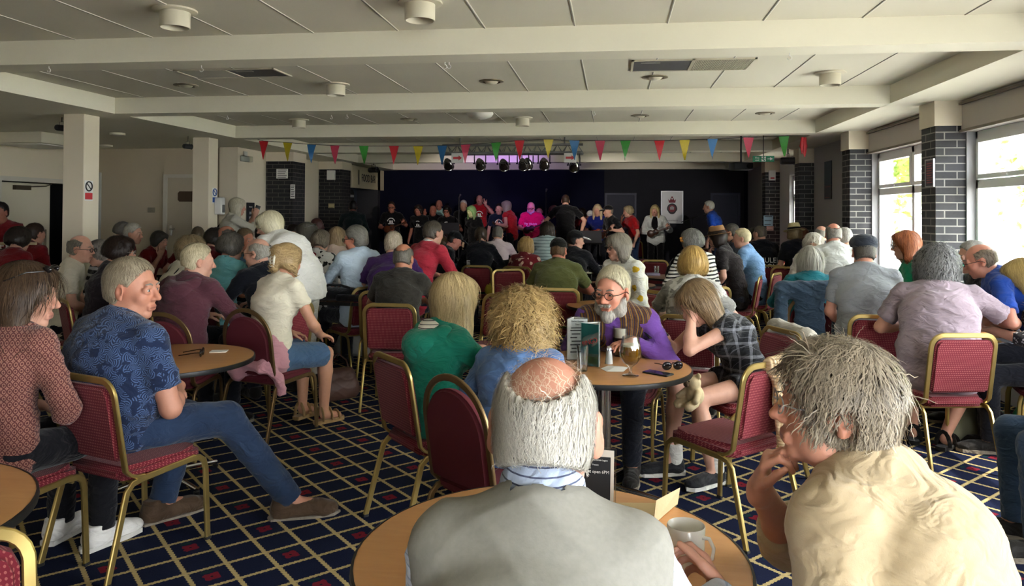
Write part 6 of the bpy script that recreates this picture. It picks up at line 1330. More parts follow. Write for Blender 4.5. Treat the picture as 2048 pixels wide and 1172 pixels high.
person(996, 452, 11.4, -4, 'grey-haired man in a pale pink shirt, seen from behind', 'man in the pale pink shirt', hs=1.1, g=1.1, hair=('short', '#77736b', 0, .012, '#44403a'), top=dict(c='#d6bfc6', pat='wash', c2='#e0d0d4', sleeve='long', collar=True), arms=('table', 'table'))
_p = PEOPLE[-1]; draped(_p.location.x, _p.location.y+.03, 0.02, cloth('#0f0f13'), 'black jacket hung over the chair of the man in the pale pink shirt')
person(1053, 473, 10.6, -14, 'woman with curly blonde hair in a red flowered top, left of the olive tee', 'woman in the red flowered top', fem=True, hs=1.1, hair=('curly', '#bd9c64', .01, .016, '#6e5632'), top=dict(c='#6c1a22', pat='floral', c2='#cfae9c', sleeve='elbow'))
person(1095, 443, 11.2, -6, 'brown-haired man in a pale striped tee raising his phone', 'man raising his phone', hs=1.1, g=1.3, shw=1.12, hair=('curly', '#43382d', .0, .008, '#221b15'), top=dict(c='#b3c7cc', pat='pin', c2='#62747c', sc=.35, sleeve='short'), arms=('lap', 'phone'), extra=[hold_phone('phone raised by the man in the pale striped tee')])
person(1117, 473, 7.7, -6, 'man in a black cap and olive tee, seen from behind', 'man in the olive tee', hs=1.12, g=1.5, shw=1.18, lean=10, hair=('crop', '#7a5c40', 0, .006), hat=('cap', '#12110d'), top=dict(c='#5d6138', sleeve='short'), bottom=dict(kind='trousers', c='#2a3c58', pat='denim', c2='#3f5474'), arms=('table', 'table'), chair_rot=14, sk='#c47e68')
person(1150, 458, 9.5, -14, 'person in a black cap with a white visor and black leather jacket', 'person in the white-visored cap', hs=1.12, g=1.2, hy=-52, hair=('crop', '#17130f', 0, .008), hat=('cap', '#101010', '#e4e4e2'), top=dict(c='#15151a', sleeve='long'), arms=('table', 'table'))
person(1238, 465, 6.9, 128, 'woman with grey hair and glasses in a white top with yellow flowers, looking left', 'woman with the yellow flowers', fem=True, hs=1.12, g=1.15, hair=('bob', '#a39b8c', .045, .016, '#5f584c'), glasses='#5a5048', top=dict(c='#e4e4da', pat='floral', c2='#dedccb', c3='#d3ad2c', sleeve='elbow'), twist=14, arms=('lap', 'lap'), eyes='b', hp=4, hy=-8)
person(1386, 491, 5.75, -8, 'woman with short golden hair in a grey mottled top, seen from behind', 'woman with short golden hair', fem=True, hs=1.14, g=1.3, hair=('bob', '#d0ad66', -.01, .022, '#7d6032'), top=dict(c='#bab9b2', pat='mottle', c2='#86857f', sleeve='short', scoop=True), arms=('table', 'table'), chair_rot=-6)
def ear_flower(o, J):
    m = MB(); c = J['T'](-.095, .03, .03); [m.ball(c+A3((.018*math.cos(a), .01*math.sin(a), .018*math.sin(a))), .014, 5) for a in np.linspace(0, 5, 5)]; m.build('flower', plain('flower_orange', (.62, .25, .04), .6), o, 60)
person(1384, 457, 7.9, 22, 'woman with set grey hair and an orange flower, in a black and white striped top', 'woman in stripes with the orange flower', fem=True, hs=1.12, g=1.2, hy=20, hair=('set', '#9b9a96', 0, .02, '#4f4e4a'), top=dict(c='#e0dfda', pat='stripe', c2='#17171a', sc=1.2, sleeve='elbow'), extra=[ear_flower], arms=('front', 'lap'))
person(1436, 452, 9.0, 74, 'woman in a brown straw cowboy hat, head turned left', 'woman in the brown cowboy hat', fem=True, hs=1.05, hp=10, hair=('bob', '#2c211a', .03, .012), hat=('straw', '#7d5c38', '#241a12'), top=dict(c='#1f1a1a', sleeve='short'), arms=('lap', 'chin'), lean=14)
person(1463, 447, 10.6, 66, 'man with dark grey hair in a black tee, beside the cowboy hat', 'man in black beside the cowboy hat', hs=1.12, hair=('short', '#6b6862', 0, .014, '#34322e'), top=dict(c='#11131a', sleeve='short'), g=1.2, arms=('lap', 'lap'))
person(1484, 456, 9.6, 66, 'fair-haired man in a light blue short-sleeved shirt sitting sideways to the left', 'man in the light blue shirt', hs=1.12, g=1.2, hair=('short', '#d3c5a2', 0, .016, '#8f8468'), top=dict(c='#7398c4', sleeve='short', collar=True), bottom=dict(kind='trousers', c='#11131d'), arms=('knees', 'lap'), chair_rot=-4, lean=10, hy=14)
person(1507, 455, 11.6, 26, 'dark-haired person in dark green behind the light blue shirt', 'person in dark green', hs=1.1, hair=('set', '#4a4a40', 0, .014), top=dict(c='#1a211e', sleeve='long'), fem=True)
person(1520, 451, 11.2, 12, 'cropped-haired man in a black tee with white lettering across the back', 'man in the lettered black tee', hs=1.12, g=1.3, shw=1.12, hy=26, hair=('short', '#73695c', 0, .009, '#3f382e'), red=.3, top=dict(c='#101118', sleeve='short'), extra=[torso_print(['UKULELE', 'GROUP', 'BAND'], .105)], arms=('table', 'table'))
person(1589, 447, 10.9, 14, 'person in a cream straw hat and black tee with white lettering', 'person in the cream straw hat', fem=True, hs=1.1, g=1.3, shw=1.12, hair=('bob', '#8f7c58', .02, .012), hat=('straw', '#cfc592', '#16130e'), top=dict(c='#12131a', sleeve='short'), extra=[torso_print(['UKULELE', 'BAND'], .095)], hp=10)
person(1605, 455, 11.0, 10, 'auburn-haired person beyond the cream straw hat', 'auburn-haired person', hs=1.08, hair=('set', '#7c4e3a', 0, .014), top=dict(c='#2a2228', sleeve='long'), fem=True)
person(1642, 452, 9.9, 12, 'grey-haired balding man beyond the white-haired woman', 'grey balding man', hs=1.1, hair=('fringe', '#a59f97', 0, .012), top=dict(c='#3a3a40', sleeve='short'))
person(1627, 466, 9.0, 165, 'woman with curly white hair facing us above the teal top', 'white curly-haired woman facing us', fem=True, hs=1.12, hair=('curly', '#d9d4ca', .0, .014, '#a09a8e'), glasses='#6a3030', top=dict(c='#cfcbc2', sleeve='elbow'), eyes='b', hp=14)
person(1667, 447, 8.2, -4, 'balding man in a white polo shirt, seen from behind at the window side', 'man in the white polo by the window', hs=1.14, g=1.4, shw=1.14, hair=('fringe', '#aba69e', 0, .012, '#76726a'), red=1.0, top=dict(c='#cdd0ca', pat='pin', c2='#bfc3be', sleeve='short', collar=True), arms=('table', 'table'), sk='#cf8f78')
person(1689, 455, 8.9, 4, 'white-haired person in maroon half hidden by the man in the white polo', 'white-haired person in maroon', hs=1.1, hair=('short', '#cdcac4', 0, .018), top=dict(c='#641626', sleeve='short'), fem=True)
person(1620, 491, 6.8, -10, 'woman with long silver hair in a teal top, seen from behind', 'woman in the teal top', fem=True, hs=1.14, g=1.35, shw=1.1, hair=('long', '#b9b6aa', .15, .018, '#6e6b62'), top=dict(c='#176874', sleeve='long', scoop=True), arms=('table', 'table'), chair='dome', chair_off=-.02, hairkw=dict(dens=1.3))
_p = PEOPLE[-1]; draped(_p.location.x-.05, _p.location.y+.0, math.radians(-8), cloth('#2c3c4c', 'wash', '#3a4c5e'), 'blue grey jacket hung over the chair of the woman in teal', kind='dome', low=.16, w=.25, tt=1.0)
person(1728, 466, 5.9, -8, 'man in a dark flat cap and grey tee, seen from behind', 'man in the flat cap', hs=1.14, g=1.55, shw=1.2, hair=('crop', '#6b6660', 0, .010), hat=('flat', '#343a44'), top=dict(c='#85898f', pat='wash', c2='#9a9ea4', sleeve='short'), arms=('lap', 'lap'), chair_off=-.05, sk='#c98e78', chair_rot=6)
person(1813, 460, 6.9, 84, 'woman with a red-brown bob in a bright green top, in profile by the window', 'woman in bright green', fem=True, hs=1.16, hair=('bob', '#b06a44', .07, .016, '#5e3220'), top=dict(c='#17936a', sleeve='short'), arms=('lap', 'table'), glasses='#222222', eyes='b', lean=10)
person(1876, 488, 5.15, -18, 'heavy man with curly grey hair in a mauve tee, seen from behind at the right', 'man in the mauve tee', adj=False, hs=1.14, sc=1.02, g=1.45, shw=1.18, lean=16, hunch=16, hy=-24, hp=12, hair=('curly', '#8a8a88', .035, .022, '#3f4042'), hairkw=dict(curl=.010, dens=1.2), top=dict(c='#968790', sleeve='short', loose=.01), bottom=dict(kind='shorts', c='#171d2e', len=.95), shoes='sandal', arms=('table', dict(world=True, w=atd(1975, 640, 5.2), d=(.2, .3, .9), n=(-.6, -.6, 0), t=(-.7, .5, .2), hint=(.9, -.2, -.6), curl=(35, 45, 30))), cpos=(2.10, 5.22), chair_rot=29, legs={-1: ((-.16, .42, .49), (-.14, .36, .10), (-.1, 1, 0)), 1: ((.22, .42, .49), (.05, .28, .10), (.5, 1, 0))}, sk='#c08c74')
person(1962, 489, 5.3, 72, 'bald man with glasses in a bright blue polo, bent over the right-hand table', 'bald man in the blue polo', hs=1.06, g=1.35, shw=1.12, lean=34, hunch=14, hp=18, hair=('fringe', '#8a7a6a', 0, .006), glasses='#22201e', top=dict(c='#1f449a', sleeve='short', collar=True), arms=('table', 'table'), sk='#c08470')
person(1946, 481, 5.9, 86, 'grey-haired person just behind the bald man in the blue polo', 'grey person behind the blue polo', hs=1.12, hair=('short', '#aaa7a0', 0, .014), top=dict(c='#262932', sleeve='long'), lean=16)
person(2046, 516, 5.1, 76, 'fair-haired woman in a speckled black top at the right edge', 'fair-haired woman at the right edge', fem=True, hs=1.08, g=1.15, hp=18, lean=12, hair=('bob', '#d2b878', .0, .018, '#8a7340'), top=dict(c='#1f1f24', pat='dots', c2='#9a9a9e', sleeve='elbow'), arms=('table', 'table'), eyes='b')
person(2190, 560, 3.55, 84, 'person in blue jeans whose knee shows at the right edge', 'person in jeans', g=1.1, top=dict(c='#5a5f6a', sleeve='long'), bottom=dict(kind='trousers', c='#26384f', pat='denim', c2='#3d5370'), shoes='#22201e')
# ------------------------------------------------------------------ performers on and in front of the stage
BK = '#08080b'; ST = .22
def perf(u, v, D, h, label, who, c=BK, hair=('short', '#3a2e26', 0, .012), em=False, ukl=None, **k):
    ex = list(k.pop('extra', []))
    if em: ex.append(chest_emblem)
    if ukl: ex.append(uke('ukulele played by the '+who, ukl)); k.setdefault('arms', ('fret', 'strum'))
    return person(u, v, D, h, label, who, pose='stand', hair=hair, top=dict(c=c, sleeve=k.pop('sleeve', 'short')), bottom=dict(kind='trousers', c=k.pop('bc', '#0b0c12')), fl=k.pop('fl', ST), extra=ex, arms=k.pop('arms', ('down', 'down')), **k)
perf(783, 403, 17.6, 186, 'man with glasses in a black emblem tee, farthest left of the performers', 'performer farthest left', em=True, ukl='#5a2e18', glasses=True, sk='#a8705e')
perf(837, 409, 17.4, 170, 'dark-bobbed woman in a black emblem tee, second performer from the left', 'second performer from the left', hair=('bob', '#2a201a', .02, .014), em=True, fem=True, sk='#a8705e', arms=('down', 'down'))
perf(866, 411, 18.1, 176, 'bald performer with an arm raised, between the two women with emblem tees', 'bald performer with raised arm', hair=('bald', '#000'), arms=('down', 'raise'), sk='#a86a58')
perf(878, 400, 18.7, 182, 'tall bald performer in a pale mint shirt at the back', 'bald performer in mint', c='#9ac4bc', hair=('bald', '#000'), sk='#a8705e')
perf(894, 411, 17.4, 178, 'black-haired woman with glasses in a black emblem tee beside a music stand', 'black-haired performer with glasses', hair=('set', '#0f0c0b', 0, .014), em=True, fem=True, glasses=True, sk='#a8705e', ukl='#4a2412')
perf(927, 400, 18.0, 178, 'white-haired performer in a black tee, left of the green-lit woman', 'white-haired performer in black', hair=('short', '#c9c8c0', 0, .012), sk='#b08a70')
perf(943, 411, 16.9, 150, 'woman in black with her face lit green, singing', 'green-lit singer', hair=('bob', '#8a9a6a', .0, .016), fem=True, sleeve='long', sk='#c0a888', g=1.2)
perf(959, 390, 18.6, 182, 'tall balding man in a red tee raising his hand at the centre of the stage', 'tall performer in red', c='#9a1420', hair=('fringe', '#6a5a50', 0, .008), arms=('raise', 'down'), em=True, sk='#b07c72')
perf(998, 407, 18.0, 180, 'dark-haired performer in a navy tee behind the long-haired woman in red', 'performer in navy', c='#101a30', hair=('short', '#1a1412', 0, .014), em=True, sk='#c09088')
perf(1013, 401, 16.9, 70, 'woman with very long grey hair in a red vest top, playing sideways', 'long-haired performer in the red vest', c='#a01820', hair=('long', '#8d8478', .16, .018), fem=True, ukl='#2a1a12', sleeve='cap')
perf(1062, 404, 16.9, 176, 'bald man in a bright pink tee lit purple, looking down at his ukulele', 'performer in bright pink', c='#b00f48', hair=('fringe', '#b9b0b4', 0, .008), beard='#b8b0b0', hp=16, g=1.25, ukl='#24140e', extra=[torso_print(['The Ukulele', 'Sessions'], .06, True)], glasses=True)
perf(1079, 412, 18.4, 180, 'dark-haired performer half hidden behind the man in bright pink', 'half hidden dark performer', hair=('short', '#1a1412', 0, .012), c='#16121c')
perf(1108, 411, 17.6, -140, 'curly-haired performer lit purple bending over a tan guitar', 'purple-lit curly performer', hair=('curly', '#8a5a5a', .0, .012), c='#1c1650', lean=12, ukl='#9a6a3a')
perf(1131, 389, 15.6, 4, 'tall man in a black tee standing with his back to us before the stage', 'tall man in black from behind', hair=('crop', '#3f2c20', 0, .008), g=1.2, shw=1.1, arms=('hip', 'hip'), bc='#07070a', fl=0)
perf(1164, 416, 17.9, 150, 'dark-haired performer in a red top right of the tall man in black', 'dark-haired performer in red', c='#6a1218', hair=('set', '#1f1612', 0, .016), ukl='#7a3a1c', fem=True)
perf(1181, 420, 17.3, 178, 'white-capped performer with sunglasses and a red ukulele', 'white-capped performer', c='#15151c', hair=('crop', '#999', 0, .006), hat=('cap', '#c9c5c4'), ukl='#8a1a18', sk='#a86e62')
perf(1195, 408, 16.7, 172, 'woman with long blonde hair in a blue tee, playing a ukulele', 'blonde performer in blue', c='#15206a', hair=('long', '#d8bd96', .16, .016), fem=True, ukl='#8a3a20')
perf(1217, 409, 16.2, 120, 'man in a black cap and black tee playing a ukulele beside the blonde performer', 'performer in the black cap', hair=('crop', '#8a7a6a', 0, .008), hat=('cap', '#0c0c0e'), ukl='#3a1e12', g=1.25)
perf(1257, 411, 16.9, 112, 'short-haired woman in a red tee and jeans singing at the microphone', 'performer in red tee and jeans', c='#a3141a', hair=('set', '#b3a27e', 0, .014), fem=True, bc='#1e304e', arms=('down', 'face'))
person(1310, 409, 16.8, 168, 'woman with a blonde bob in an open white shirt over black, playing a ukulele', 'performer in the open white shirt', pose='stand', fem=True, fl=.12, hair=('bob', '#d4c088', .0, .016), top=dict(c='#0a0a0e', sleeve='short'), outer=dict(c='#c9d0cc', name='open_shirt', sleeve='long', gap=.075), bottom=dict(kind='trousers', c='#060608'), arms=('fret', 'strum'), extra=[uke('dark ukulele played by the woman in the open white shirt', '#3a2216')], hp=6)
perf(1418, 401, 15.6, 72, 'white-haired man in a bright blue tee standing at the right of the stage', 'standing man in bright blue', c='#1340a0', hair=('short', '#d9d8d2', 0, .014), bc='#101c38', g=1.2, fl=.05, arms=('down', 'down'))
person(1578, 413, 18.3, 96, 'figure in a dark cap outside, seen through the far window', 'figure outside', pose='stand', hair=('crop', '#15110f', 0, .008), hat=('cap', '#14140f'), top=dict(c='#b9bcc0', sleeve='short'), sk='#5a3a30', fl=-.12)
# ------------------------------------------------------------------ empty chairs
def ec(kind, u, v, h, label, z=.465): p = atz(u, v, z); return put_chair(kind, p.x, p.y, math.radians(h), label)
put_chair('sq', .60, 4.05, math.radians(42), 'empty gold framed chair with the knitted cardigan over its back, right of the nearest table')
def knit(x, y, rz):
    b = NB('knit_cream'); o = b.obj(); xx, yy, zz = b.sep(o); w = b.math('SINE', b.math('MULTIPLY', b.math('ADD', xx, b.math('MULTIPLY', b.noise(o, 8, 1), .04)), 330)); w2 = b.math('SINE', b.math('MULTIPLY', zz, 420)); f = b.math('ADD', b.math('MULTIPLY', w, .35), b.math('ADD', b.math('MULTIPLY', w2, .15), .5), clamp=True)
    b.col(b.mix(f, rgb('#b08f68'), rgb('#e2c9a6'))); b.set(.95, spec=.1); b.bump(f, .8, .006)
    pr = [cap((-.02, -.285, .865), (.20, -.285, .87), .040, .045, .03), cap((.0, -.32, .80), (.03, -.34, .50), .030, .04, .05, (1, 0, 0), 1.6), cap((.13, -.32, .82), (.16, -.345, .42), .034, .045, .06, (1, 0, 0), 2.0), cap((.05, -.24, .82), (.10, -.20, .60), .026, .03, .06, (1, 0, 0), 2.2), plane((0, 0, .44), (0, 0, -1))]
    P, Q = sdf(pr, .008); o = mk('cardigan', P, Q, b.m, None, True, None, folds(.006, 24, 3)); o.location = (x, y, 0); o.rotation_euler = (0, 0, rz); tag(o, 'cream ribbed knitted cardigan hung over the empty chair right of the nearest table', 'clothing')
knit(.60, 4.05, math.radians(42))
_p = next(p for p in PEOPLE if p['_who'] == 'girl in the checked top')
draped(_p.location.x+.02, _p.location.y, _p.rotation_euler.z+.0, cloth('#b5b0a2', 'wash', '#8f8b80'), 'pale grey jacket hung over the chair of the girl in the checked top', low=.5, w=.19)
put_chair('sq', -1.27, 1.26, math.radians(-130), 'burgundy chair cut off at the lower left corner in front of the corner table')
ec('sq', 18, 860, -12, 'gold framed chair at the left edge beside the man in the blue leaf shirt') if False else None
ec('sq', 1025, 606, -160, 'empty burgundy chair with a yellow bag left of the man in the olive tee')
p = atz(985, 590, .47); handbag(p.x, p.y+.1, .47, .6, .24, .12, .24, plain('bag_yellow', (.42, .32, .02), .6, var=.3, sc=30), 'yellow bag on the empty chair left of the man in the olive tee')
ec('sq', 1310, 575, 178, 'empty burgundy chair facing us behind the dark round table')
ec('sq', 1560, 588, 6, 'empty burgundy chair beside the teal top, nearest of the two empty red chairs')
ec('dome', 1537, 558, 170, 'round backed empty burgundy chair behind the other empty red chair')
ec('dome', 1448, 545, 100, 'round backed burgundy chair beyond the knees of the man in light blue')
ec('sq', 1385, 533, 60, 'dark wooden backed chair left of the woman with set grey hair') 
put_chair('sq', *aty(1276, 500, 17.4).xy, math.radians(-160), 'small empty red chair at the foot of the stage beside the open white shirt', .10)
ec('dome', 905, 590, -20, 'round backed burgundy chair in front of the middle table')
ec('dome', 640, 600, 150, 'round backed dark chair behind the black instrument bag')
ec('sq', 985, 690, 165, 'gold framed burgundy chair between the blonde bob and the curly blonde hair')
ec('dome', 925, 505, -10, 'round backed chair by the tissue box, half in shadow') if False else None
def plush():
    p = atd(1390, 790, 4.35); t = empty('plush_toy', p, 2.2, 'small cream and brown plush toy on the lap of the girl', 'toy'); fur = plain('plush_cream', (.62, .50, .30), .95, var=.25, sc=40, bump=.6); br = plain('plush_brown', (.16, .10, .06), .95, var=.2, sc=40, bump=.6)
    pr = [ell((0, 0, 0), (.055, .05, .06), None, .02), ell((0, .02, .075), (.05, .048, .045), None, .015), *[ell((q*.04, .01, .118), (.018, .012, .018), None, .008) for q in (-1, 1)], *[cap((q*.045, .02, .02), (q*.07, .06, -.015), .022, .02, .01) for q in (-1, 1)], *[cap((q*.03, .03, -.04), (q*.045, .085, -.05), .026, .028, .01) for q in (-1, 1)]]
    P, Q = sdf(pr, .006); mk('body', P, Q, fur, t); m = MB(); m.ball((0, .065, .068), (.022, .016, .016), 6); m.build('muzzle', br, t, 60)
    m = MB(); [m.ball((q*.018, .062, .088), .005, 5) for q in (-1, 1)]; m.build('eyes', ink, t, 60)
plush()
# ------------------------------------------------------------------ ceiling fixtures
drumm = plain('fitting_cream', (.62, .58, .46), .35, var=.03); darkin = plain('fitting_dark', (.02, .02, .018), .4)
def drum(u, v, label):
    p = atz(u, v, CEIL); t = empty('ceiling_downlight', p, 0, label, 'ceiling light', 'ceiling downlights'); m = MB(); m.lathe([(.001, 0), (.135, 0), (.135, -.012), (.10, -.016), (.001, -.016)], 28); m.build('flange', drumm, t, 40)
    m = MB(); m.lathe([(.092, -.012), (.092, -.115), (.084, -.115), (.080, -.02)], 28); m.build('drum', drumm, t, 40); m = MB(); m.lathe([(.001, -.055), (.080, -.055)], 24); m.build('reflector', darkin, t); return t
def eyeball(u, v, label):
    p = atz(u, v, CEIL); t = empty('recessed_light', p, 0, label, 'ceiling light', 'recessed ceiling lights'); m = MB(); m.lathe([(.001, 0), (.12, 0), (.12, -.008), (.085, -.014), (.085, 0)], 24); m.build('ring', plain('ring_brass', (.30, .26, .18), .35, .6), t, 40); m = MB(); m.ball((0, 0, .02), (.08, .08, .055), 8); m.build('lamp', drumm, t, 60)
for u, v, l in ((350, 20, 'large round downlight nearest the upper left corner'), (840, 4, 'large round downlight cut by the top edge of the picture'), (672, 168, 'round downlight in the second bay, left of centre'), (598, 239, 'round downlight in the third bay, left of centre'), (1045, 235, 'round downlight in the third bay, near the centre'), (1660, 145, 'shallow round downlight in the second bay at the right')): drum(u, v, l)
for u, v, l in ((372, 170, 'recessed light in the second bay, far left'), (983, 162, 'recessed light in the second bay at the centre'), (1310, 154, 'recessed light under the air grille of the second bay'), (818, 238, 'recessed light in the third bay, left of the white dome'), (1280, 231, 'recessed light inside the square hatch of the third bay'), (1530, 226, 'recessed light in the third bay at the far right')): eyeball(u, v, l)
for u, v, l in ((235, 266, 'small round light under the left soffit, nearer'), (212, 290, 'small round light under the left soffit, farther')):
    p = atz(u, v, SOF); t = empty('soffit_light', p, 0, l, 'ceiling light', 'soffit lights'); m = MB(); m.lathe([(.001, 0), (.10, 0), (.10, -.03), (.07, -.035), (.001, -.03)], 20); m.build('body', drumm, t, 40); m = MB(); m.lathe([(.001, -.036), (.06, -.036), (.06, -.03)], 16); m.build('diffuser', white, t)
p = atz(960, 225, CEIL); t = empty('smoke_detector', p, 0, 'white dome on the ceiling of the third bay near the centre', 'detector'); m = MB(); m.lathe([(.001, 0), (.17, 0), (.17, -.02), (.14, -.06), (.06, -.085), (.001, -.088)], 28); m.build('dome', plain('dome_white', (.78, .76, .70), .4), t, 50); m = MB(); m.lathe([(.001, -.087), (.02, -.087), (.018, -.096), (.001, -.097)], 12); m.build('sensor_cap', white, t, 40)
def grille(u0, u1, ua, ub, v0, v1, label, kinds):
    a = atz(u0, v1, CEIL); b = atz(ub, v0, CEIL); y0, y1 = sorted((atz(u0, v0, CEIL).y, atz(u0, v1, CEIL).y)); x0 = atz(u0, (v0+v1)/2, CEIL).x; x1 = atz(ub, (v0+v1)/2, CEIL).x; xm = (x0+x1)/2
    t = empty('air_grille', (0, 0, 0), 0, label, 'vent', 'ceiling air grilles'); t.location = (xm, (y0+y1)/2, CEIL); w = (x1-x0)/2; d = (y1-y0)/2
    m = MB(); [m.box(*q) for q in (((-w, -d, -.012), (w, -d+.02, 0)), ((-w, d-.02, -.012), (w, d, 0)), ((-w, -d, -.012), (-w+.02, d, 0)), ((w-.02, -d, -.012), (w, d, 0)), ((-.01, -d, -.012), (.01, d, 0)))]; m.build('frame', drumm, t)
    for k, kd in enumerate(kinds):
        xa, xb = ((-w+.02, -.01), (.01, w-.02))[k]
        m = MB(); m.box((xa, -d+.02, -.006), (xb, d-.02, -.001)); m.build('backing', plain({'dark': 'vent_dark', 'pale': 'vent_pale', 'slot': 'vent_dark2'}[kd], {'dark': (.10, .10, .11), 'pale': (.62, .60, .52), 'slot': (.10, .09, .08)}[kd], .5), t)
        if kd == 'slot':
            m = MB(); n = 34
            for q in range(n): xx = xa+(xb-xa)*(q+.2)/n; m.box((xx, -d+.02, -.011), (xx+(xb-xa)/n*.55, d-.02, -.005))
            m.build('grille', drumm, t)
        if kd == 'dark': m = MB(); m.box((xa+.06, -d+.08, -.009), (xa+.22, -d+.13, -.005)); m.build('motor_plate', plain('vent_grey', (.30, .29, .27), .5), t)
grille(370, 470, 480, 575, 139, 156, 'air panel in the second bay, left, with one dark square', ('pale', 'dark')); grille(1262, 1375, 1385, 1500, 120, 142, 'air grille in the second bay, right, with a slotted half', ('dark', 'slot'))
a = atz(30, 262, SOF); b = atz(125, 276, SOF); t = empty('air_unit', ((a.x+b.x)/2, (a.y+b.y)/2, SOF-.002), 0, 'cream box air unit under the left soffit near the left column', 'air unit'); m = MB(); m.rbox((-.40, -.45, -.16), (.40, .45, 0), .02, 2); m.build('casing', drumm, t, 40); m = MB(); m.rbox((-.34, -.38, -.175), (.34, .38, -.158), .006, 1); m.build('panel', plain('dome_white', (.78, .76, .70), .4), t, 40)
def hook(u, v, z, y=None):
    p = atz(u, v, z); m = MB(); m.tube([p, p-Vector((0, 0, .02))]+[p+Vector((.014*math.sin(a), 0, -.034+.014*math.cos(a))) for a in np.linspace(0, 4.6, 8)], .003, 5); tag(m.build('ceiling_hook', white, None, 50), 'small white hook under the ceiling beam', 'hook', 'white hooks under the beams')
for u, v in ((98, 132), (403, 131), (890, 124), (898, 124), (1579, 106), (455, 231), (663, 230), (694, 229), (1188, 222)): hook(u, v, SOF)
# ------------------------------------------------------------------ bunting
BY = 10.86
bt = empty('bunting', (0, BY, 0), 0, 'string of small coloured plastic pennants strung across the hall under the beam', 'bunting')
cols = dict(r='#c8202c', y='#c9b52c', b='#2f6ea8', p='#c8425e', g='#3f9a3c')
FL = [(527, 282, 'r'), (575, 285, 'y'), (623, 289, 'b'), (670, 291, 'p'), (728, 292, 'g'), (788, 292, 'r'), (836, 292, 'y'), (884, 291, 'b'), (931, 289, 'p'), (992, 285, 'g'), (1039, 281, 'r'), (1097, 279, 'y'), (1149, 281, 'b'), (1200, 281, 'p'), (1251, 281, 'g'), (1319, 281, 'r'), (1369, 280, 'y'), (1425, 278, 'b'), (1497, 275, 'p'), (1568, 272, 'g')]
pts = [aty(488, 272, BY)]+[aty(u, v, BY) for u, v, _ in FL]+[aty(1612, 270, BY)]
m = MB(); m.tube([(p.x, 0, p.z) for p in pts], .004, 6); m.build('string', plain('string_black', (.03, .03, .03), .8), bt, 50)
def plastic(n, c):
    if n in MATS: return MATS[n]
    b = NB(n); o = b.obj(); b.col(b.mix(b.noise(o, 30, 2), tuple(x*.75 for x in rgb(c)), rgb(c))); b.set(.4); b.bs.inputs['Transmission Weight'].default_value = 0; b.bs.inputs['Subsurface Weight'].default_value = 0; MATS[n] = b.m; return b.m
for k, (u, v, c) in enumerate(FL):
    p = aty(u, v, BY); w = .074; h = .285; m = MB(); tw = .012*math.sin(k*2.1)
    vs = []; n = 5
    for i in range(n+1):
        f = i/n; ww = w*(1-f*.97); vs += [(p.x-ww, .010*math.sin(f*5+k)+tw*f, p.z-h*f), (p.x+ww+tw*f, .010*math.sin(f*5+k+1)-tw*f, p.z-h*f)]
    vs += [(x, y+.0015, z) for x, y, z in vs]; o_ = 2*(n+1); fs = []
    for i in range(n): fs += [(2*i, 2*i+1, 2*i+3, 2*i+2), (o_+2*i, o_+2*i+2, o_+2*i+3, o_+2*i+1), (2*i, 2*i+2, o_+2*i+2, o_+2*i), (2*i+1, o_+2*i+1, o_+2*i+3, 2*i+3)]
    m.add(vs, fs); m.build('flag', plastic('pennant_'+c, cols[c]), bt, 30)
p = aty(1607, 275, BY); m = MB()
for k in range(5): m.tube([(p.x+.02*math.cos(k*1.3), .02*math.sin(k*2), p.z), (p.x+.035*math.cos(k*1.3+1), .03*math.sin(k*2), p.z-.12), (p.x+.02*math.cos(k*1.7), 0, p.z-.19-.02*k)], [.02, .026, .006], 6)
m.build('bunched_end', plastic('pennant_r', cols['r']), bt, 50)
# ------------------------------------------------------------------ lighting truss with par cans
TY = 12.25
L_ = aty(885, 289, TY); R_ = aty(1166, 289, TY); zb = aty(1000, 307, TY).z; zt = aty(1000, 290, TY).z
tr = empty('lighting_truss', (0, TY, 0), 0, 'grey triangular lighting truss hanging under the ceiling before the stage', 'truss'); tm_ = plain('truss_alloy', (.26, .26, .26), .45, .5)
for n_, yy, zz in (('top_tube', 0, zt), ('bottom_tube', -.12, zb), ('bottom_tube', .12, zb)):
    m = MB(); m.tube([(L_.x, yy, zz), (R_.x, yy, zz)], .022, 10); m.build(n_, tm_, tr, 50)
m = MB(); n = 14
for i in range(n):
    x0 = L_.x+(R_.x-L_.x)*i/n; x1 = L_.x+(R_.x-L_.x)*(i+1)/n
    for q in (-1, 1): m.tube([(x0, q*.12, zb), ((x0+x1)/2, 0, zt), (x1, q*.12, zb)], .009, 5)
    m.tube([(x0, -.12, zb), (x1, .12, zb)], .008, 5)
m.build('lattice', tm_, tr, 50)
m = MB(); 
for x in (L_.x+.3, R_.x-.3): m.tube([(x, 0, zt), (x, 0, CEIL)], .012, 6)
m.build('hanger', tm_, tr, 50)
parm = plain('par_chrome', (.36, .36, .36), .2, 1.0, var=.05)
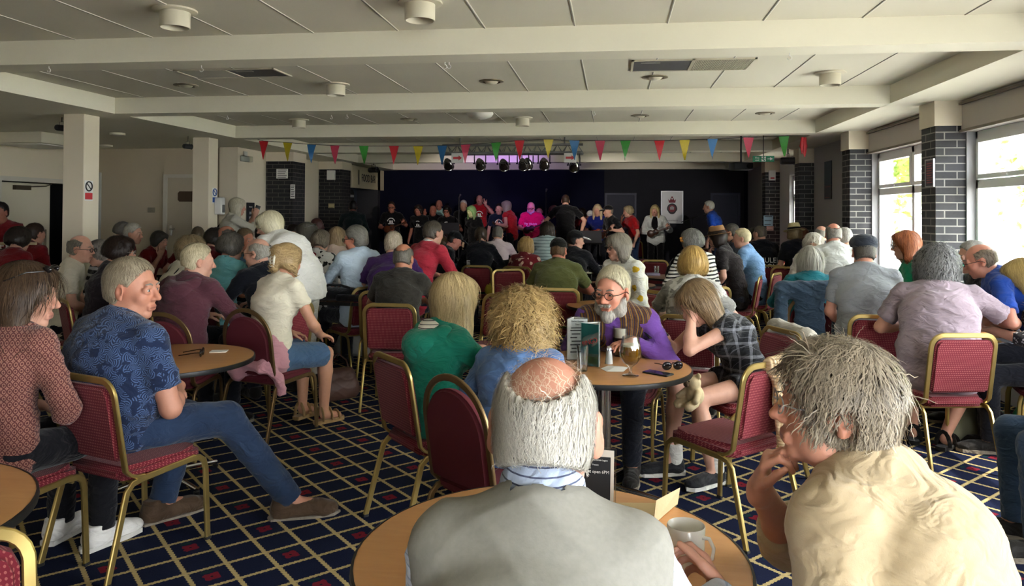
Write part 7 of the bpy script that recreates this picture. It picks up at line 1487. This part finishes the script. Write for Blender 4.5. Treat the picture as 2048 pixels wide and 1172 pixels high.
def par(u, v, label, back=0, col=None, aim=None, power=0):
    p = aty(u, v, TY-.12+back); t = empty('par_can', p, 0, label, 'stage light', 'par cans on the truss'); t.scale = (.88, .88, .88)
    Rm = Matrix.Rotation(math.radians(-118), 3, 'X')   # mouth points to the stage
    m = MB(); m.lathe([(.001, -.10), (.055, -.09), (.075, -.045), (.088, .0), (.090, .10), (.098, .105), (.098, .125), (.090, .125), (.082, .02), (.001, .0)], 22, R=Rm); m.build('can', parm, t, 50)
    m = MB(); m.lathe([(.045, -.12), (.050, -.085), (.001, -.085)], 14, R=Rm); m.lathe([(.001, -.12), (.045, -.12)], 14, R=Rm); m.build('rear_cap', parm, t, 50)
    m = MB(); m.tube([(-.105, 0, 0), (-.108, 0, .12), (-.10, 0, (zb-p.z-.0)/.88), (.10, 0, (zb-p.z-.0)/.88), (.108, 0, .12), (.105, 0, 0)], .01, flat=(.006, .022, (0, 1, 0))); m.build('yoke', plain('yoke_black', (.03, .03, .03), .5), t, 40)
    for q in (-1, 1): m = MB(); m.tube([(q*.095, 0, 0), (q*.13, 0, 0)], .014, 8); m.build('knob', ink, t, 40)
    if power:
        l = bpy.data.lights.new('stage_spot', 'SPOT'); l.energy = power; l.color = col; l.spot_size = math.radians(aim[3]); l.spot_blend = .5; l.shadow_soft_size = .05; lo = bpy.data.objects.new('stage_spot', l); COL.objects.link(lo); d = (Vector(aim[:3])-p).normalized(); lo.location = p+d*.2; lo.rotation_euler = d.to_track_quat('-Z', 'Y').to_euler()
a1 = aty(1062, 430, 16.9); a2 = aty(943, 425, 16.9); a3 = aty(1010, 420, 17)
par(896, 327, 'par can at the left end of the truss, behind the left arrow sign', 0, (.3, 1, .45), (a2.x, a2.y, a2.z, 5), 120)
par(960, 327, 'second par can from the left on the truss', 0, (.8, .5, 1), (a3.x, a3.y, a3.z, 14), 90); par(1007, 328, 'third par can from the left on the truss', 0, (1, .88, .78), (-3.9, 17.2, 1.7, 34), 130); par(1046, 327, 'par can just left of the truss middle, overlapping another', 0, (.62, .12, 1), (a1.x, a1.y, a1.z, 9), 700); par(1055, 326, 'par can half hidden behind its neighbour in the middle of the truss', .28); par(1088, 326, 'fifth par can, right of the overlapping pair', 0, (1, .9, .82), (.2, 16.9, 1.6, 36), 130); par(1148, 330, 'par can at the right end of the truss behind the right arrow sign')
l = bpy.data.lights.new('uplight', 'SPOT'); l.energy = 60; l.color = (.55, .3, 1); l.spot_size = math.radians(75); l.spot_blend = 1; l.shadow_soft_size = .1; lo = bpy.data.objects.new('uplight', l); COL.objects.link(lo); p = aty(1020, 380, 14.4); lo.location = p; d = Vector((aty(1010, 320, 15.9)-p)).normalized(); lo.rotation_euler = d.to_track_quat('-Z', 'Y').to_euler()
# ------------------------------------------------------------------ signs and notices
def board(name, u0, v0, u1, v1, y, mat, label, cat='sign', th=.01, group=None, parent_kind=None):
    a, b = aty(u0, v0, y), aty(u1, v1, y); c = (a+b)/2; t = empty(name, (c.x, y, c.z), 0, label, cat, group); w, h = abs(b.x-a.x)/2, abs(a.z-b.z)/2
    m = MB(); m.rbox((-w, -th, -h), (w, 0, h), min(.003, th*.4), 1); m.build('board', mat, t); return t, w, h
for u0, u1, v0, v1, l in ((903, 927, 306, 326, 'white sign with a red arrow hanging at the left of the truss'), (1128, 1153, 306, 325, 'white sign with a red arrow hanging at the right of the truss')):
    t, w, h = board('arrow_sign', u0, v0, u1, v1, TY-.32, white, l); m = MB(); m.prism([(-w*.7, -h*.22), (w*.2, -h*.22), (w*.2, -h*.5), (w*.75, 0), (w*.2, h*.5), (w*.2, h*.22), (-w*.7, h*.22)], 0, .003, Matrix.Translation((0, -.0125, 0)) @ Matrix.Rotation(PI/2, 4, 'X')); m.build('arrow', redp, t)
    m = MB(); m.tube([(0, 0, h), (0, .15, zb-t.location.z)], .003, 5); m.build('cord', ink, t)
gm = plain('exit_green', (.01, .22, .10), .45); wt = plain('print_white', (.75, .75, .73), .6)
t, w, h = board('exit_sign', 1505, 312, 1548, 324, 11.6, gm, 'green fire exit sign with an arrow at the right of the hall', th=.02)
text('lettering', 'Fire', h*.85, wt, t, (-w*.58, -.0215, h*.35), (PI/2, 0, 0)); text('lettering', 'exit', h*.85, wt, t, (-w*.58, -.0215, -h*.42), (PI/2, 0, 0))
m = MB(); m.box((-w*.18, -.022, -h*.8), (w*.22, -.020, h*.8)); f = m.build('panel', wt, t); m = MB(); m.tube([(0, -.024, h*.45), (-.01, -.024, -.01), (.02, -.024, -h*.6)], .008, 5); m.tube([(-.03, -.024, h*.1), (.03, -.024, .0)], .006, 5); m.ball((.005, -.024, h*.62), .010, 5); m.build('running_figure', gm, f)
m = MB(); m.prism([(w*.35, -h*.12), (w*.6, -h*.12), (w*.6, -h*.5), (w*.88, 0), (w*.6, h*.5), (w*.6, h*.12), (w*.35, h*.12)], 0, .003, Matrix.Translation((0, -.022, 0)) @ Matrix.Rotation(PI/2, 4, 'X')); m.build('arrow', wt, t)
m = MB(); m.tube([(0, -.01, h), (0, -.01, CEIL-t.location.z)], .006, 6); m.build('hanger', ink, t)
# crest poster on the stage wall
t, w, h = board('crest_poster', 1323, 383, 1365, 446, YB-.06, plain('poster_white', (.62, .61, .60), .25), 'framed white poster with a crowned red crest on the dark stage wall', 'poster', .03)
cr = plain('crest_maroon', (.20, .02, .03), .5); ck = plain('crest_black', (.03, .02, .025), .5); Rp = Matrix.Translation((0, -.032, 0)) @ Matrix.Rotation(PI/2, 4, 'X')
m = MB(); m.prism([(.125*math.cos(a)*(1-.12*(math.sin(a) < -.3)), .135*math.sin(a)-.04) for a in np.linspace(0, 2*PI, 28, endpoint=False)], 0, .004, Rp); m.build('wreath', ck, t)
m = MB(); m.prism([(.085*math.cos(a), .09*math.sin(a)-.035) for a in np.linspace(0, 2*PI, 24, endpoint=False)], .004, .007, Rp); m.build('roundel', cr, t)
m = MB(); m.prism([(-.045, -.06), (.045, -.06), (.05, .0), (.0, .03), (-.05, .0)], .007, .009, Rp); m.build('device', plain('crest_grey', (.35, .30, .30), .5), t)
m = MB(); m.prism([(-.075, .11), (.075, .11), (.095, .20), (.055, .165), (.03, .235), (.0, .18), (-.03, .235), (-.055, .165), (-.095, .20)], 0, .004, Rp); m.prism([(-.02, .225), (.02, .225), (.02, .265), (-.02, .265)], 0, .004, Rp); m.build('crown', cr, t)
text('lettering', 'www.britishlegion.org', .032, ck, t, (0, -.033, -h*.84), (PI/2, 0, 0))
m = MB(); [m.box(*q) for q in (((-w-.012, -.04, -h-.012), (w+.012, 0, -h)), ((-w-.012, -.04, h), (w+.012, 0, h+.012)), ((-w-.012, -.04, -h), (-w, 0, h)), ((w, -.04, -h), (w+.012, 0, h)))]; m.build('frame', plain('frame_silver', (.45, .45, .45), .3, .8), t)
# notices on the brick piers and pillars
def notice(u0, v0, u1, v1, y, label, rows, mat=white, name='notice'):
    t, w, h = board(name, u0, v0, u1, v1, y, mat, label, 'notice', .006, 'notices on pillars'); m = MB()
    for k in range(rows): zz = h*(.78-1.5*k/max(rows-1, 1)); m.box((-w*.8+.02*(k % 2)*w, -.0075, zz-h*.055), (w*(.8-.15*(k % 3)), -.0058, zz+h*.055))
    m.build('printed_lines', ink, t); return t
notice(553, 338, 576, 357, 13.03, 'white printed notice high on the first left brick pier', 5); notice(581, 369, 590, 397, 13.03, 'tall paper notice at the right edge of the first left brick pier', 7)
t, w, h = board('alarm_box', 656, 341, 671, 360, 15.53, white, 'white alarm box high on the second left brick pier', 'alarm box', .07)
notice(657, 407, 669, 416, 15.53, 'small yellowish notice low on the second left brick pier', 2, plain('paper_yellowish', (.50, .42, .22), .7))
t, w, h = board('alarm_box', 1537, 341, 1550, 361, 15.68, white, 'white alarm box on the far right brick pillar', 'alarm box', .07); m = MB(); m.box((-w*.6, -.072, -h*.7), (w*.6, -.070, -h*.4)); m.build('label_strip', redp, t)
t = notice(1527, 431, 1546, 452, 15.69, 'white and blue notice on the far right brick pillar', 3, plain('paper_blue', (.30, .48, .62), .6)); notice(1533, 452, 1547, 461, 15.69, 'pink paper under the white and blue notice', 2, plain('paper_pink', (.62, .38, .34), .6))
def wall_sign(u0, v0, u1, v1, X, label, mat, name, lines, frame=None):
    a, b = atx(u0, v0, X), atx(u1, v1, X); c = (a+b)/2; t = empty(name, (X, c.y, c.z), -PI/2, label, 'sign'); w, h = abs(a.y-b.y)/2, abs(a.z-b.z)/2
    m = MB(); m.rbox((-w, -.012, -h), (w, 0, h), .003, 1); m.build('board', mat, t)
    if frame: m = MB(); [m.box(*q) for q in (((-w-.012, -.016, -h-.012), (w+.012, 0, -h)), ((-w-.012, -.016, h), (w+.012, 0, h+.012)), ((-w-.012, -.016, -h), (-w, 0, h)), ((w, -.016, -h), (w+.012, 0, h)))]; m.build('frame', frame, t)
    m = MB()
    for k in range(lines): zz = h*(.75-1.5*k/max(1, lines-1)); m.box((-w*.75, -.0135, zz-h*.03), (w*(.75-.2*(k % 2)), -.012, zz+h*.03))
    if lines: m.build('printed_lines', plain('print_reddish', (.45, .12, .12), .6), t)
    return t
wall_sign(1854, 322, 1869, 371, 3.065, 'dark framed notice with red lines on the nearest brick pillar', plain('notice_dark', (.05, .04, .06), .5), 'notice', 9, plain('frame_silver', (.45, .45, .45), .3, .8))
wall_sign(1650, 324, 1664, 369, WR-.003, 'tall blue grey plaque on the grey wall between the pillars', plain('plaque_blue', (.06, .09, .13), .5), 'plaque', 0); wall_sign(1650, 371, 1664, 398, WR-.003, 'small dark picture under the blue grey plaque', plain('plaque_dark', (.09, .08, .10), .5), 'picture', 2)
def col_sign(u, v, X, label, kind):
    p = atx(u, v, X); t = empty('safety_sign', (X, p.y, p.z), PI/2, label, 'sign', 'round safety signs'); rd = redp if kind == 'no' else plain('sign_blue', (.02, .08, .30), .5)
    m = MB(); m.rbox((-.07, -.004, -.14), (.07, 0, .09), .002, 1); m.build('board', white, t)
    m = MB(); m.tube([(.052*math.cos(a), -.006, .025+.052*math.sin(a)) for a in np.linspace(0, 2*PI, 20, endpoint=False)], .008, 6, closed=True); m.tube([(-.036, -.006, .061), (.036, -.006, -.011)], .006, 6); m.build('symbol', ink if kind == 'no' else rd, t, 50); m = MB(); m.box((-.06, -.006, -.125), (.06, -.003, -.05)); m.build('text_block', rd, t)
col_sign(177, 377, -5.928, 'round prohibition sign with a red block on the nearest left column', 'no'); col_sign(429, 388, -5.928, 'round blue hand sign on the second left column', 'yes')
p = atx(432, 412, -5.93); t = empty('soap_dispenser', (-5.93, p.y, p.z), PI/2, 'white sanitiser dispenser on the second left column', 'dispenser'); m = MB(); m.rbox((-.06, -.12, -.13), (.06, 0, .13), .02, 3); m.build('body', plain('dispenser_white', (.66, .66, .64), .35), t, 40); m = MB(); m.rbox((-.035, -.13, -.10), (.035, -.115, .02), .01, 2); m.build('lever', plain('dispenser_grey', (.14, .14, .14), .4), t, 40)
x_ = WLB+.012; a, b = atx(493, 405, x_), atx(508, 447, x_); t = empty('poster', (x_, (a.y+b.y)/2, (a.z+b.z)/2), PI/2, 'black poster lettered LIVE HERE on the left wall', 'poster'); w, h = abs(a.y-b.y)/2, abs(a.z-b.z)/2; m = MB(); m.rbox((-w, -.008, -h), (w, 0, h), .002, 1); m.build('board', ink, t)
for s_, zz, sz in (('Drummers', .6, .12), ('LIVE', .0, .24), ('HERE', -.45, .24)): text('lettering', s_, sz*h*1.5, wt, t, (0, -.0095, h*zz), (PI/2, 0, 0), sx=.8)
# emergency light and small wall fittings
p = atx(489, 318, WLB+.02); t = empty('emergency_light', p, PI/2, 'clear boxy emergency light on the left wall by the corner', 'light'); m = MB(); m.rbox((-.16, -.08, -.05), (.16, 0, .05), .01, 2); m.build('casing', acryl, t); m = MB(); m.rbox((-.15, -.02, -.045), (.15, .0, .045), .004, 1); m.build('base', plain('base_grey', (.55, .54, .50), .5), t); m = MB(); m.rbox((-.05, -.03, .05), (.05, 0, .13), .004, 1); m.build('bracket', plain('base_grey', (.55, .54, .50), .5), t)
p = aty(598, 354, 13.0); t = empty('wall_bell', (WLB+.03, 13.75, p.z), PI/2, 'round dark bell between the two left brick piers', 'bell'); m = MB(); m.lathe([(.001, 0), (.09, 0), (.09, .04), (.06, .06), (.001, .06)], 18, R=Matrix.Rotation(PI/2, 3, 'X')); m.build('gong', ink, t, 50)
def spotlamp(p, rz, label):
    t = empty('spotlight', p, rz, label, 'spotlight', 'black spotlights'); t.scale = (.6, .6, .6) if 'column' in label else (1, 1, 1); m = MB(); m.lathe([(.001, -.12), (.05, -.12), (.06, -.10), (.06, .08), (.068, .10), (.055, .10), (.001, .05)], 16, R=Matrix.Rotation(PI/2, 3, 'Y')); m.build('barrel', ink, t, 40); m = MB(); m.tube([(0, -.07, 0), (0, -.07, .12), (0, .07, .12), (0, .07, 0)], .006, 6); m.tube([(0, 0, .12), (0, 0, (SOF-p[2])/t.scale.z)], .01, 6); m.build('yoke', ink, t, 40)
spotlamp(aty(747, 340, 16.3), -.3, 'black spotlight at the corner of the food bar canopy'); spotlamp(aty(1576, 322, 13.0), 0, 'black spotlight on the bracket beside the third right pillar'); spotlamp(aty(386, 293, 10.2)+Vector((-.08, 0, 0)), 1.2, 'small black spotlight on the left face of the second column'); spotlamp(aty(119, 254, 7.9)+Vector((-.05, .1, 0)), 1.3, 'small black spotlight left of the nearest column')
p = aty(1482, 333, 12.6); t = empty('projector', (p.x, 12.6, p.z), .2, 'dark projector hanging under the ceiling near the exit sign', 'projector'); m = MB(); m.rbox((-.16, -.14, -.06), (.16, .14, .06), .02, 2); m.build('body', ink, t, 40); m = MB(); m.lathe([(.04, 0), (.045, .05), (.001, .05)], 14, (.08, -.14, 0), Matrix.Rotation(PI/2, 3, 'X')); m.build('lens', plain('dark_lens', (.01, .008, .008), .06), t, 40); m = MB(); m.tube([(0, 0, .05), (0, 0, CEIL-p.z)], .015, 8); m.build('pole', ink, t, 40)
# fire extinguishers by the far right pillar
def ext(x, y, label):
    t = empty('fire_extinguisher', (x, y, .0), 0, label, 'extinguisher', 'fire extinguishers'); rd = plain('ext_red', (.40, .01, .015), .3); m = MB(); m.lathe([(.001, .35), (.08, .35), (.085, .37), (.085, .80), (.06, .86), (.025, .88), (.001, .88)], 20); m.lathe([(.07, .30), (.09, .35)], 20); m.build('cylinder', rd, t, 50)
    m = MB(); m.tube([(0, 0, .88), (0, 0, .93), (.03, -.03, .95), (.10, -.05, .90), (.11, -.03, .65)], .014, 8); m.box((-.02, -.01, .93), (.09, .01, .95)); m.build('valve_hose', ink, t, 40); m = MB(); m.lathe([(.0862, .55), (.0862, .70)], 20); m.build('label_band', white, t, 50); m = MB(); m.box((-.05, -.05, 0), (.05, .05, .31)); m.build('stand', ink, t)
p = aty(1545, 472, 14.6); ext(p.x, 14.6, 'red fire extinguisher on the left of the pair by the far right pillar'); ext(p.x+.26, 14.6, 'red fire extinguisher on the right of the pair by the far right pillar')
# music and microphone stands
def micstand(u, v, y, label, fl=ST, boom=False):
    p = aty(u, v, y); t = empty('microphone_stand', (p.x, y, fl), 0, label, 'microphone stand', 'microphone stands'); H = p.z-fl; m = MB(); m.tube([(0, 0, .1), (0, 0, H-.12 if boom else H)], .012, 8); m.build('pole', ink, t, 50)
    for k in range(3): a = k*2.094; m = MB(); m.tube([(0, 0, .16), (.30*math.cos(a), .30*math.sin(a), .01)], .009, 6); m.build('leg', ink, t, 50)
    m = MB(); q = Vector((0, 0, H)); 
    if boom: m.tube([(.45, 0, H-.02), (0, 0, H-.12), (-.25, 0, H-.22)], .008, 6); m.build('boom', ink, t, 50); q = Vector((.45, 0, H-.02))
    m = MB(); m.tube([q-Vector((0, .0, .0)), q+Vector((0, .12, .05))], [.012, .018], 8); m.ball(q+Vector((0, .14, .06)), .026, 6); m.build('microphone', plain('mic_grey', (.12, .12, .13), .4, .5), t, 50)
micstand(1092, 384, 16.4, 'microphone stand left of the tall man in black'); micstand(918, 395, 16.6, 'microphone stand before the white-haired performer'); micstand(1386, 424, 16.2, 'boom microphone stand reaching left from the man in bright blue', .22, True)
def music_stand(x, y, fl, H, rz, label, c=ink):
    t = empty('music_stand', (x, y, fl), rz, label, 'music stand', 'music stands'); m = MB(); m.tube([(0, 0, .1), (0, 0, H)], .012, 8); m.build('pole', steel if c is not ink else ink, t, 50)
    for k in range(3): a = k*2.094; m = MB(); m.tube([(0, 0, .2), (.26*math.cos(a), .26*math.sin(a), .01)], .008, 6); m.build('leg', ink, t, 50)
    m = MB(); R = Matrix.Translation((0, 0, H)) @ Matrix.Rotation(-.6, 4, 'X'); m.rbox((-.24, -.006, -.10), (.24, .006, .22), .003, 1, R); m.box((-.24, -.05, -.10), (.24, .0, -.09), R); m.build('desk', c, t)
p = aty(895, 462, 16.3); music_stand(p.x, 16.3, 0, p.z, 0, 'dark music stand before the black-haired performer with glasses'); p = aty(1180, 480, 15.2); music_stand(p.x, 15.2, 0, p.z, .1, 'dark music stand before the white-capped performer')
p = aty(30, 487, 7.3); t = empty('sign_stand', (p.x, 7.3, 0), .2, 'pale stand with a thin tan top bar at the far left', 'stand'); m = MB(); m.tube([(-.08, 0, .02), (-.08, 0, p.z)], .014, 8); m.build('pole', white, t, 50); m = MB(); m.rbox((-.26, -.02, p.z-.015), (.22, .02, p.z+.015), .004, 1); m.build('top_bar', plain('stand_tan', (.42, .33, .20), .6), t); m = MB(); m.lathe([(.001, 0), (.16, 0), (.16, .015), (.02, .03), (.001, .03)], 20, (-.08, 0, 0)); m.build('base', ink, t, 40)
p = aty(805, 470, 15.9); t = empty('loudspeaker', (p.x, 16.2, 0), 0, 'black loudspeaker on the floor before the left performers', 'loudspeaker'); m = MB(); m.rbox((-.25, -.2, 0), (.25, .2, .9), .02, 2); m.build('cabinet', plain('speaker_black', (.012, .012, .013), .7), t, 40); m = MB(); m.lathe([(.001, 0), (.17, 0), (.18, .012), (.19, .0)], 22, (0, -.2, .35), Matrix.Rotation(PI/2, 3, 'X')); m.build('cone', plain('cone_grey', (.03, .03, .03), .6), t, 50)
